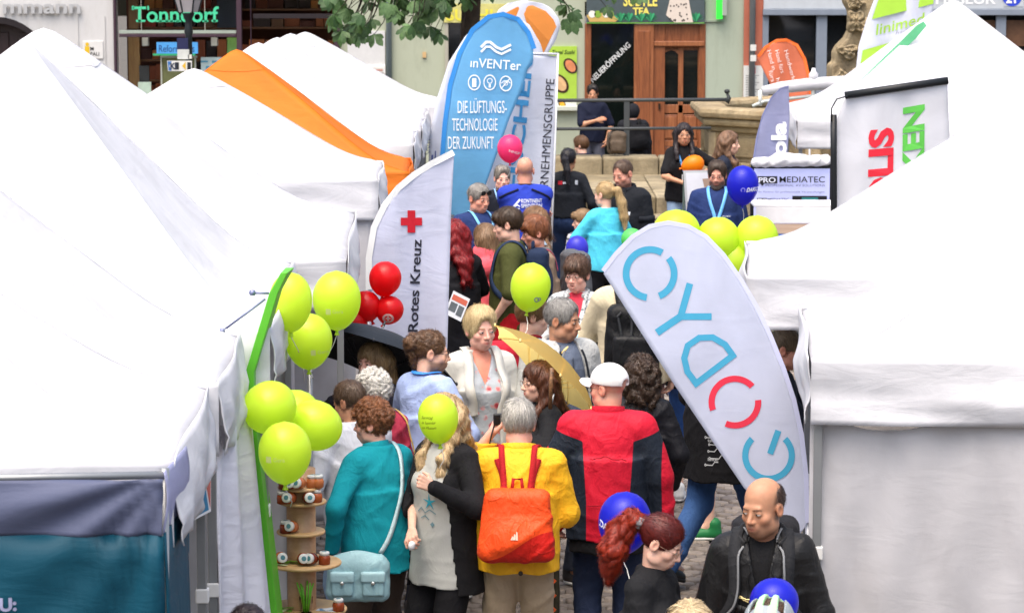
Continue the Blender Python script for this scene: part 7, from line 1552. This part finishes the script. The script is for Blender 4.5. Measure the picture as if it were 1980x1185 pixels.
p = Person(1387, 313, 199, -4, 'bearded man with glasses in navy polo and sky blue lanyard', res='m', bw=1.12, bd=1.08, tone='ruddy', head=(-6, 8, 0)); p.skin(beard=.85, beardcol='#3c2e28', smile=.4); p.face(brow='#3a2c24'); p.hair('short', '#2c221c', '#5a4a3e', t=.012, nape=-.06, vol=.006); p.top(POLO, l=.024, hem=.8, name='polo_shirt', sleeve=.55); p.collar(POLO, r=.072, hgt=.038, opening=36); p.bottoms(DNAVY); p.shoes('#222222'); lanyard(p, '#6cb4f0', w=.03, badge=False); p.glasses(M_plain('#1c1a1c', .3)); p.front_print('PROMED', .09, 1.22, .014, M_plain('#b8c0d0', .6))
v, f = nets(lambda Q: np.maximum(smin(el(Q, (0, -.055, -.1), (.047, .042, .045)), el(Q, (0, -.02, -.085), (.066, .055, .035)), .02), -el(Q, (0, -.1, -.066), (.024, .05, .010))) - .003 * np.sin(Q[:, 0] * 300) * np.sin(Q[:, 2] * 260), (-.09, -.13, -.17), (.09, .06, -.03), .006); v2 = v[(v[:, 2] < -.03)]; p.put('beard', p.hw(v), f, M_hair('#2a201c', '#5e5048'), attrs={'hs': ('FLOAT_VECTOR', v * 200)})
# 38 girl with orange balloon, 39 profile woman
p = Person(1322, 238, 174.6, 4, 'woman with long black hair and glasses holding an orange balloon', base=.21, sex='f', res='b', tone='tan', arms={-1: (-.02, -.27, 1.08, -.9, .2, -.3), 1: (.2, -.2, 1.2, .9, .2, -.3)}); p.skin(bare={-1: 'short', 1: 'short'}); p.face(); p.hair('long', '#120e0e', '#32282a', t=.012, end=-.28, hl=.075); p.top(M_fabric('#121216'), hem=.86, l=.016, sleeve=.45, name='t_shirt'); p.bottoms(LJEANS, l=.008); p.shoes('#dddddd'); lanyard(p, '#5aa4ea', w=.024); p.glasses(M_plain('#3a302c', .3)); OB = p
p = Person(1410, 254, 172, 70, 'woman with long light brown hair in navy and blue, right profile', sex='f', res='b', tone='light', head=(8, 6, 0)); p.skin(); p.face(); p.hair('long', '#4a3426', '#927056', t=.016, end=-.30, wavy=.5); p.top(M_fabric('#23293a'), l=.016); p.bottoms(BLACK); p.shoes('#222222'); p.front_art([[( -.12, .98), (.1, .98), (.1, 1.3), (-.02, 1.34), (-.12, 1.2)]], M_fabric('#1c3a9c'), name='blue_panel')
# 40, 41, 42 back row
p = Person(1146, 165, 125, 2, 'man in navy t-shirt and grey trousers standing by the dark shop window', res='b', tone='tan', arms={-1: (.05, -.22, 1.2, -.8, .1, -.7), 1: (.21, -.1, .9, .9, .5, 0)}, head=(-4, 6, 0)); p.skin(bare={-1: 'short', 1: 'short'}); p.face(); p.hair('short', '#141214', '#2e2a2c', t=.012, vol=.01); p.top(M_fabric('#141a30'), hem=.86, l=.018, sleeve=.5, name='t_shirt'); p.bottoms(M_fabric('#4a4c58'), l=.016); p.shoes('#222222')
HD = M_fabric('#191b22'); p = Person(1224, 202, 131, -170, 'hooded person in dark jacket with black backpack by the timber door', res='b', bw=1.1); p.skin(); p.top(HD, l=.028, hem=.82); v, f = nets(lambda Q: np.maximum(el(Q, (0, .02, .01), (.105, .115, .13)), -el(Q, (0, -.11, -.01), (.065, .07, .09))) - wrinkle(Q, 2, .01), (-.14, -.14, -.16), (.14, .17, .17), .012); p.put('hood', p.hw(v), f, HD); p.bottoms(BLACK); p.shoes('#222222'); backpack(p, 'black backpack with a small white badge on the hooded person', M_fabric('#101116'), 1.0, 1.4, .3, .17, BLACK, dx=-.06)
p = Person(1123, 265, 150, -160, 'brown haired child in navy coat behind the stone wall', res='b', hs=1.12, head=(40, 14, 0), lean=6); p.skin(); p.face(); p.hair('short', '#4a301e', '#7e5c40', t=.022, vol=.01, ears=False); p.top(M_fabric('#1e2840'), l=.03); p.bottoms(JEANS); p.shoes('#333333')
# ------------------------------------------------------------------ balloons
LIME, BLUE_, REDB, PINKB, ORB, GRB, VIO = '#d2ec44', '#262cc8', '#e41a20', '#ec4888', '#f69a18', '#70d878', '#4a4ad0'
def balloon(px, py, w, h, s_, col, label, group=None, tilt=(0, 0), string=None, spin=0, logo=None, tail=True):
    Y = FPX / s_; c = P(px, py, Y); r = w / 2 / s_; hh = h / s_; t = empty('balloon', c, 0, label, 'balloon', group); M = Matrix.Rotation(R(tilt[0]), 4, 'Y') @ Matrix.Rotation(R(tilt[1]), 4, 'X')
    top = hh * .46; bot = -hh * .54; prof = []
    for i in range(25):
        u = i / 24; z = bot + (top - bot) * u
        if z >= 0: k = math.sqrt(max(0, 1 - (z / top) ** 2))
        else: q = -z / -bot; k = math.sqrt(max(0, 1 - q * q)) * (1 - .16 * q * q * q) if q < .97 else .06
        prof.append((max(.006, r * k), z))
    g = G(); g.lathe(prof, 36, (0, 0, 0), 0, M); skin_ = g.obj('latex', M_balloon(col), t, True)
    n_ = G(); n_.lathe([(.010, bot + .004), (.007, bot - .006), (.012, bot - .018), (.014, bot - .022), (.004, bot - .02)], 12, (0, 0, 0), 0, M); n_.obj('knot', M_balloon(col), t, True)
    bv = BVHTree.FromPolygons(g.v, g.f)
    def fn(a, b):
        """a, b = metres right / up on the side facing the camera"""
        o_, d_ = Vector((a, -2, b)), Vector((0, 1, 0)); loc = bv.ray_cast(o_, d_)[0]
        return (loc if loc else Vector((a, 0, b))) + Vector((0, -.0025, 0))
    if string: g = G(); kp = M @ Vector((0, 0, bot - .02)); e = Vector(string) - c; mid = kp.lerp(e, .5) + Vector((.02, 0, -.01)); g.tube([kp, kp.lerp(mid, .5) + Vector((.006, 0, 0)), mid, mid.lerp(e, .5), e], .0022, 5); g.obj('string', M_plain('#e4e4dc', .6), t, True)
    return t, fn, r, hh
LGP = 'lime green balloons tied along the left tents'
pale = M_plain('#d6e48a', .5); dk = M_plain('#3c4a14', .6); wht = M_plain('#e4e6f4', .5)
def lime_logo(fn, r, dx=-.0, dz=-.03, sgn=1):
    t_ = fn; par = None
    return art(ring(dx, dz, 0, .16 * r) if False else disc(dx, dz, .15 * r, 4) + disc(dx + .05 * r, dz, .14 * r, 6), fn, pale, 'logo_print', None)
def lb(px, py, w, h, s_, label, **k):
    lg = k.pop('lg', None); t, fn, r, hh = balloon(px, py, w, h, s_, LIME, label, LGP, **k)
    if lg:
        o = art([rect(lg[0] * r - .1 * r, lg[1] * r - .12 * r, lg[0] * r + .1 * r, lg[1] * r + .12 * r)], fn, pale, 'logo_print', t); print_text('Gera', (lg[0] * r + .17 * r, lg[1] * r - .06 * r), (.16 * r, 0), (0, .16 * r), fn, pale, 'lettering', t, 0, 0, .45 * r)
    return t
pt = lambda px, py, Y: P(px, py, Y)
lb(562, 580, 84, 118, 396, 'lime balloon partly behind the green sign board top', string=pt(590, 740, 15.0))
lb(651, 577, 94, 118, 372, 'large lime balloon, right one of the upper trio', string=pt(600, 722, 15.0), lg=(-.3, -.45))
lb(597, 656, 92, 112, 384, 'lime balloon hanging lowest of the upper trio, over the grey pole', string=pt(600, 730, 15.0), lg=(.25, -.45))
lb(520, 786, 108, 108, 436, 'lime balloon touching the green board edge, leftmost of the lower cluster', tilt=(-28, 10))
lb(572, 800, 96, 104, 426, 'lime balloon at the back, squeezed between the lower cluster balloons', tilt=(12, 0))
lb(612, 820, 106, 100, 430, 'lime balloon at the right of the lower cluster, beside the white shirt', tilt=(35, -8))
lb(551, 871, 104, 126, 446, 'big lime balloon in front, just above the jar stand', string=pt(560, 985, 13.6), lg=(-.55, -.2))
t, fn, r, hh = balloon(1026, 552, 78, 98, 312, LIME, 'lime balloon floating before the olive and beige crowd', None, tilt=(8, 0), string=pt(1008, 660, 17.4)); art(ring(.15 * r * 2, -.62 * r, .07 * r, .14 * r, 0, 360, 16) + ring(.42 * r, -.6 * r, .05 * r, .1 * r, 0, 360, 12), fn, M_plain('#8ea08c', .6), 'logo_print', t)
hp12 = None
for o in bpy.data.objects:
    if o.get('label', '').startswith('woman with long wavy blond hair'): hp12 = o
t, fn, r, hh = balloon(847, 806, 79, 100, 398, LIME, 'lime balloon with cursive print hiding the blond woman\'s face', None, tilt=(-4, 0), string=pt(849, 905, FPX / 398 + .02))
for k, s_ in enumerate(('Sonntag', 'im September', 'im Museum')): print_text(s_, (-.82 * r + .02 * k * r, .02 * r - .26 * k * r), (.13 * r, .01 * r), (0, .15 * r), fn, dk, 'lettering', t, -.004, .35, (.6 + .12 * min(k, 1)) * r)
RG = 'lime balloons bunched behind the white feather flag'
for (x, y, w, h, l_) in ((1308, 447, 92, 92, 'lime balloon peeking over the feather flag top'), (1389, 462, 84, 94, 'lime balloon in the middle of the right bunch'), (1463, 460, 84, 96, 'lime balloon at the right of the bunch beside the tent'), (1418, 508, 72, 90, 'lime balloon lowest in the right bunch, mostly behind the flag')):
    balloon(x, y, w, h, 300, LIME, l_, RG, tilt=(random.Random(x).uniform(-14, 14), 0), string=pt(1415, 610, 18.4))
balloon(1222, 462, 42, 46, 225, GRB, 'small mint green balloon peeking out left of the feather flag tip', None)
RDG = 'red balloons beside the red cross flag'
for (x, y, w, h, l_, tl) in ((745, 537, 63, 70, 'red balloon uppermost of the four by the red cross flag', (10, 0)), (708, 590, 56, 62, 'red balloon at the left, half behind the lime one', (-20, 0)), (754, 598, 54, 58, 'red balloon with a round white emblem', (24, -14)), (683, 620, 56, 58, 'red balloon lowest, above the black umbrella', (-14, 0))):
    t, fn, r, hh = balloon(x, y, w, h, 305, REDB, l_, RDG, tilt=tl)
    if 'emblem' in l_:
        wm = M_plain('#e8b8b4', .5); art(ring(-.1 * r, -.55 * r, .26 * r, .42 * r, 0, 360, 24, .85) + [rect(-.1 * r - .07 * r, -.75 * r, -.1 * r + .07 * r, -.35 * r), rect(-.28 * r, -.61 * r, .08 * r, -.49 * r)], fn, wm, 'emblem', t)
t, fn, r, hh = balloon(986, 286, 49, 56, 205, PINKB, 'pink balloon in front of the white vertical banner', None, string=pt(975, 350, 26.9)); print_text('NNSP', (-.1 * r, -.25 * r), (.2 * r, -.06 * r), (.02 * r, .2 * r), fn, M_plain('#f0c4d4', .5), 'lettering', t, .04, 0, .95 * r)
t, fn, r, hh = balloon(1436, 356, 62, 79, 212, BLUE_, 'blue balloon beside the bearded man and the screen', None, string=pt(1432, 440, 26.0)); print_text('DAKO', (.15 * r, -.42 * r), (.3 * r, .02 * r), (.03 * r, .26 * r), fn, wht, 'lettering', t, .05, .2, .8 * r); art(ring(-.05 * r, -.3 * r, .09 * r, .15 * r, -60, 240, 14), fn, M_plain('#8080e0', .5), 'logo_print', t)
balloon(1116, 480, 44, 54, 236, VIO, 'violet blue balloon between the grey bag and striped boy', None)
t, fn, r, hh = balloon(1208, 1006, 104, 126, 425, BLUE_, 'large blue balloon over the red haired woman\'s ponytail', None, tilt=(4, 0), string=pt(1215, 1150, 12.8)); print_text('DAKO', (-.98 * r, -.12 * r), (.2 * r, -.09 * r), (.03 * r, .26 * r), fn, wht, 'lettering', t, .05, 0, .6 * r)
balloon(1497, 1163, 97, 104, 500, BLUE_, 'blue balloon at the bottom edge behind the bicycle helmet', None)
hO = OB.world((OB.J[1][2] + OB.J[-1][2]) / 2); t, fn, r, hh = balloon(1341, 318, 36, 46, 176, ORB, 'orange balloon held sideways by the black haired woman', None, tilt=(72, 0))
# ------------------------------------------------------------------ umbrellas
def umbrella(name, hub, axis, rad, depth, n, mat, label, grip=None, spin=0.0, rib_m=None, shaft_len=.62):
    ax = Vector(axis).normalized(); q = Vector((0, 0, 1)).rotation_difference(ax).to_matrix().to_4x4() @ Matrix.Rotation(R(spin), 4, 'Z'); t = empty(name, hub, 0, label, 'umbrella'); g = G(); nr, m = 10, 8
    def pt_(a, u):
        k = (a / (2 * math.pi) * n) % 1.0; sc_ = 1 - .075 * math.sin(math.pi * k) * u ** 1.5; rr = rad * u * sc_; z = -depth * u ** 2.1 - .0 + .012 * math.sin(math.pi * k) * u
        return q @ Vector((rr * math.cos(a), rr * math.sin(a), z))
    for i in range(n):
        pg = G(); a0, a1 = 2 * math.pi * i / n, 2 * math.pi * (i + 1) / n
        pg.grid(lambda u, v: pt_(a0 + (a1 - a0) * (u * .9998 + .0001), .02 + .98 * v), m, nr); o = pg.obj('panel', mat, t, True)
        rb = G(); rb.tube([pt_(a0, u) - ax * .006 for u in (.02, .3, .6, .85, 1.0)], .0028, 5); rb.tube([pt_(a0, .55) - ax * .008, q @ Vector((0, 0, -depth - .12))], .002, 5); rb.obj('rib', rib_m or POLE, t, True)
        tp = G(); tp.lathe([(.006, -.01), (.007, 0), (.003, .012)], 8, pt_(a0, 1.0)); tp.obj('rib_tip', rib_m or POLE, t, True)
    e = (Vector(grip) - Vector(hub)) if grip is not None else q @ Vector((0, 0, -shaft_len))
    G().tube([q @ Vector((0, 0, .04)), e], .006, 8).obj('shaft', POLE, t, True); G().lathe([(.006, .02), (.008, .05), (.003, .075)], 10, (0, 0, 0), 0, q).obj('ferrule', rib_m or POLE, t, True)
    return t, e
uy = M_tent('#ffe088', .75, .05)
hubY = P(1082, 688, 16.25)
t, e = umbrella('open_umbrella', hubY, (.66, .22, .70), .40, .13, 8, uy, 'open yellow umbrella tilted over the brown haired woman', grip=P(1064, 790, 15.75), spin=10, rib_m=M_plain('#f0d488', .5))
G().tube([e + Vector((0, 0, .0)), e + Vector((.003, 0, .12)), e + Vector((.008, -.01, .23))], .012, 10).obj('handle', M_stone('#2a1c14', '#a8784c', 55, .2, .4), t, True)
ub = M_fabric('#1f2226', rough=.55, bump=.08)
hubB = P(738, 642, 16.85)
t, e = umbrella('open_umbrella', hubB, (.28, .34, .88), .52, .17, 8, ub, 'black umbrella with grey outside over the ash blond woman', grip=P(700, 770, 16.25), spin=0, rib_m=M_plain('#3a3d42', .4, .5))
# ------------------------------------------------------------------ wooden tiered stand with jars
SY = FPX / 410; sp = P(584, 1185, SY); st = empty('tiered_stand', (sp.x, SY, 0), 0, 'brown cardboard tube stand with round wooden tiers below the balloons', 'display stand')
card = M_wood('#94704c', '#a88460', 'X'); ply = M_wood('#b08c5c', '#cca878', 'X'); zt = lambda py: P(580, py, SY).z
G().lathe([(.07, .0), (.07, zt(905))], 24).obj('tube', card, st, True)
JARS = []
def tier(py, px, wpx, nm='shelf'):
    z = zt(py); cx = P(px, py, SY).x - sp.x; r = wpx / 2 / 410; o = G().lathe([(.02, 0), (r - .003, 0), (r, .004), (r, .010), (r - .003, .014), (.02, .014)], 36, (cx, 0, z)).obj(nm, ply, st, True); return z + .014, cx, r
T = [tier(944, 580, 88), tier(972, 585, 94), tier(1030, 582, 96), tier(1090, 588, 148), tier(1180, 588, 170)]
G().lathe([(.16, 0), (.16, .018), (.07, .02)], 28).obj('base', ply, st, True)
amb = ['#8a3c1c', '#a8542a', '#6e2c18', '#b4683c']
def jar(px, py, k, lie=False, lab=''):
    z, cx, r = k; p0 = P(px, py, SY - .04); t = empty('jar', (p0.x, SY - .05 - .02 * (px % 3), z), 0, None, None); j = random.Random(px * 3 + int(py)); m = Matrix.Rotation(R(-72), 4, 'X') @ Matrix.Rotation(0, 4, 'Z') if lie else Matrix.Identity(4); off = Vector((0, 0, .028)) if lie else Vector()
    if lie: m = Matrix.Rotation(R(j.uniform(-25, 25)), 4, 'Z') @ Matrix.Rotation(R(78), 4, 'X')
    G().lathe([(.022, 0), (.028, .004), (.029, .03), (.026, .042), (.022, .046)], 18, off, 0, m).obj('glass', M_plain(j.choice(amb), .15), t, True); G().lathe([(.024, .046), (.0245, .060), (.022, .062)], 18, off, 0, m).obj('lid', M_plain('#d4d4d0', .4), t, True); G().lathe([(.012, .0625), (.004, .0632)], 14, off, 0, m).obj('lid_sticker', M_plain('#4a7c84', .5), t)
    tag(t, lab, 'jar', 'jars lying on the tiered stand'); return t
POS = {5: ('leftmost', 'second from left', 'in the middle', 'second from right', 'rightmost'), 4: ('leftmost', 'second from left', 'second from right', 'rightmost'), 2: ('left one', 'right one'), 1: ('alone',)}
for k, nm, py, xs, lies in ((0, 'uppermost', 930, (551, 566, 584, 603, 615), (566, 584)), (1, 'second', 960, (548, 566, 596, 612), (566, 596)), (2, 'narrow third', 1020, (553, 570), (570,)), (3, 'wide fourth', 1080, (540, 586, 607, 628), (540, 586, 607)), (4, 'lowest', 1168, (655,), ())):
    for i, px in enumerate(xs): jar(px, py, T[k], px in lies, 'amber jar lying down, %s on the %s wooden tier' % (POS[len(xs)][i], nm) if px in lies else 'upright amber jar with white lid, %s on the %s wooden tier' % (POS[len(xs)][i], nm))
for (px, py, k, l_) in ((560, 1084, 3, 'scattered green leaflets on the wide wooden tier'), (545, 1172, 4, 'scattered green leaflets at the foot of the stand')):
    f_ = empty('flyers', P(px, py, SY - .08), 0, l_, 'flyers'); f_.location.z = T[k][0] + .002; fj = random.Random(px); 
    for i in range(7): a = fj.uniform(0, 6.28); M_ = Matrix.Translation((fj.uniform(-.05, .05), fj.uniform(-.03, .03), .002 * i)) @ Matrix.Rotation(a, 4, 'Z') @ Matrix.Rotation(R(fj.uniform(-8, 8)), 4, 'X'); G().box(-.035, .035, -.012, .012, 0, .0012, 0, M_).obj('flyer', M_plain(('#6a9c28', '#7cb030', '#c8d4a0')[i % 3], .5), f_)
b_ = empty('flyers', P(640, 1172, SY - .06), 0, 'white and blue paper slips on the lowest tier', 'flyers'); b_.location.z = T[4][0] + .002
for i, c in enumerate(('#d4dae4', '#6c9cc0', '#dfe2e6')): G().box(-.05, .05, -.02, .02, .002 * i, .002 * i + .0012, 0, Matrix.Translation((.015 * i - .02, .01 * i, 0)) @ Matrix.Rotation(.4 * i - .3, 4, 'Z')).obj('slip', M_plain(c, .5), b_)
vg = empty('vase', P(592, 1178, SY - .10), 0, 'clear glass of bright green stems in front of the tube', 'vase'); vg.location.z = T[4][0]
G().lathe([(.028, 0), (.032, .08), (.031, .08), (.027, .004), (.004, .004)], 20).obj('glass', M_clear(), vg, True)
for i in range(9): a = i * .7; G().tube([(.01 * math.cos(a), .01 * math.sin(a), .006), (.02 * math.cos(a), .02 * math.sin(a), .07), (.045 * math.cos(a) * (1 if i % 2 else .6), .03 * math.sin(a), .13 + .01 * (i % 3))], .004, 6).obj('stem', M_plain('#5fa824', .5), vg, True)
# ------------------------------------------------------------------ stand of the screen, counter, easel
SYY = 27.2; q = P(1533, 375, SYY); tv = empty('display_screen', (q.x, SYY, 0), 0, 'flat screen showing a company slide, under white cloth', 'screen'); fs = lambda a, b, d=0.0: P(a, b, SYY - .03 - d) - tv.location
def slab2(name, x0, y0, x1, y1, d0, d1, m, par=tv, Y=SYY):
    a, b = P(x0, y0, Y), P(x1, y1, Y); o = G().box(a.x - par.location.x, b.x - par.location.x, -d1, -d0, b.z - par.location.z, a.z - par.location.z).obj(name, m, par, False, .004); return o
slab2('bezel', 1452, 318, 1608, 442, -.05, .01, M_plain('#14161a', .35)); sn = slab2('panel', 1458, 326, 1603, 436, .0101, .014, M_plain('#a9aed8', .4, emit=.25))
lay2 = lambda d: (lambda a, b: fs(a, b, d)); BKP = M_plain('#16161c', .5)
art([rect(1465, 341, 1503, 355)] + [[(1470, 355), (1478, 355), (1474, 360)]], lay2(.0), BKP, 'logo_print', sn); print_text('PRO', (1466, 353), (11, 0), (0, -10), lay2(.004), M_plain('#d8dcec', .5), 'lettering', sn, .03, 0, 34); print_text('MEDIATEC', (1506, 353), (13, 0), (0, -12), lay2(.004), BKP, 'lettering', sn, .01, 0, 89)
print_text('PROFESSIONAL AV SOLUTIONS', (1480, 361), (4, 0), (0, -4.5), lay2(.004), M_plain('#4a4c68', .5), 'lettering', sn, .0, 0, 115); print_text('Ihr Partner für professionelle Veranstaltungen', (1466, 373), (4, 0), (0, -4), lay2(.004), M_plain('#5a5c78', .5), 'lettering', sn, 0, 0, 128)
art([rect(1464, 383, 1483, 390)], lay2(.0), BKP, 'logo_print', sn); print_text('PRO', (1465, 389), (5, 0), (0, -5), lay2(.004), M_plain('#d8dcec', .5), 'lettering', sn, .03, 0, 17); print_text('MEDIATEC', (1484, 389), (7, 0), (0, -6), lay2(.004), BKP, 'lettering', sn, .01, 0, 42)
art([rect(1532, 379, 1599, 396)], lay2(.002), BKP, 'picture_print', sn); art([rect(1550, 382, 1582, 396)], lay2(.004), M_plain('#b4b8c8', .5), 'picture_print', sn); art([rect(1550, 382, 1582, 386)], lay2(.006), M_plain('#2c7c7c', .5), 'picture_print', sn)
for x in (1462, 1600): a = P(x, 420, SYY); G().tube([(a.x - q.x, 0.02, a.z), (a.x - q.x, .02, 0)], .02, 8).obj('stand_leg', POLE, tv, True)
cl = empty('cloth', P(1530, 312, SYY), 0, 'crumpled white cloth bundled on top of the screen', 'cloth'); g = G()
def clf(Q): return smin(rc(Q * A(1, .6, 1), (-.34, 0, -.01), (.33, 0, .01), .045, .05), rc(Q * A(1, .6, 1), (-.12, 0, .03), (.1, 0, .02), .05, .04), .05) - wrinkle(Q, 3, .02, 2.0)
v, f = nets(clf, (-.5, -.2, -.09), (.5, .2, .16), .014); mkobj('fabric', v, f, TENT, cl, True)
ctr = empty('counter', (P(1530, 420, 26.2).x, 26.2, 0), 0, 'white counter table with pale wooden front below the screen', 'counter'); slab2('top', 1458, 396, 1660, 401, -.5, .0, M_plain('#e6e6e8', .4), ctr, 26.2); slab2('front_panel', 1462, 401, 1655, 432, -.02, .0, M_plain('#e4e4e6', .5), ctr, 26.2); slab2('wood_panel', 1466, 433, 1655, 452, -.03, -.005, M_wood('#b89c88', '#ccb4a0', 'X'), ctr, 26.2)
for x in (1470, 1650): a = P(x, 440, 26.2); G().box(a.x - ctr.location.x - .02, a.x - ctr.location.x + .02, .05, .09, 0, a.z).obj('leg', POLE, ctr)
slab2('blue_print', 1506, 453, 1520, 462, -.02, .0, M_plain('#3a6ac0', .5), ctr, 26.2)
EY = 28.2; ez = empty('easel_board', (P(1345, 400, EY).x, EY, 0), 0, 'white framed easel board with a colourful picture behind the bearded man', 'sign board'); fe = lambda a, b, d=0.0: P(a, b, EY + .12 * (345 - b) / -100 * 0 - d) - ez.location
def quad(name, pts, d0, d1, m): g = G(); g.prism(pts, lambda a, b: fe(a, b, d1), lambda a, b: fe(a, b, d0)); return g.obj(name, m, ez, False)
quad('frame', [(1321, 330), (1372, 329), (1384, 540), (1336, 545)], -.01, .02, M_plain('#c8ccce', .4, .2)); quad('sheet', [(1326, 335), (1370, 334), (1381, 530), (1340, 534)], .0201, .024, M_plain('#dfe2ea', .5)); quad('back_leg', [(1321, 330), (1325, 330), (1322, 560), (1316, 560)], -.03, -.012, M_plain('#5a6a64', .5))
fe2 = lambda a, b: fe(a, b, .027); art(disc(1350, 381, 9, 16), fe2, M_plain('#b8283c', .5), 'picture_print', ez); art([[(1352, 372), (1362, 364), (1372, 366), (1374, 384), (1362, 390)]], fe2, M_plain('#2c6a70', .5), 'picture_print', ez); art([[(1358, 346), (1372, 345), (1373, 362), (1362, 362)]], fe2, M_plain('#a89080', .5), 'picture_print', ez)
# rucksack and rolled things on the platform wall
rk = empty('rucksack', P(1192, 297, 36.2), 0, 'brown rucksack standing on the stone wall behind the railing', 'rucksack'); v, f = nets(lambda Q: smin(rbox(Q, (0, 0, .14), (.12, .08, .14), .05), rbox(Q, (0, -.08, .1), (.08, .03, .07), .03), .02) - wrinkle(Q, 3, .014, 1.4), (-.17, -.15, -.02), (.17, .14, .33), .014); mkobj('bag', v, f, M_fabric('#5c5044'), rk, True); G().tube([(-.09, -.09, .06), (-.11, -.1, .18), (-.06, -.05, .29)], .012, 6).obj('strap', M_plain('#3a322c', .7), rk, True)
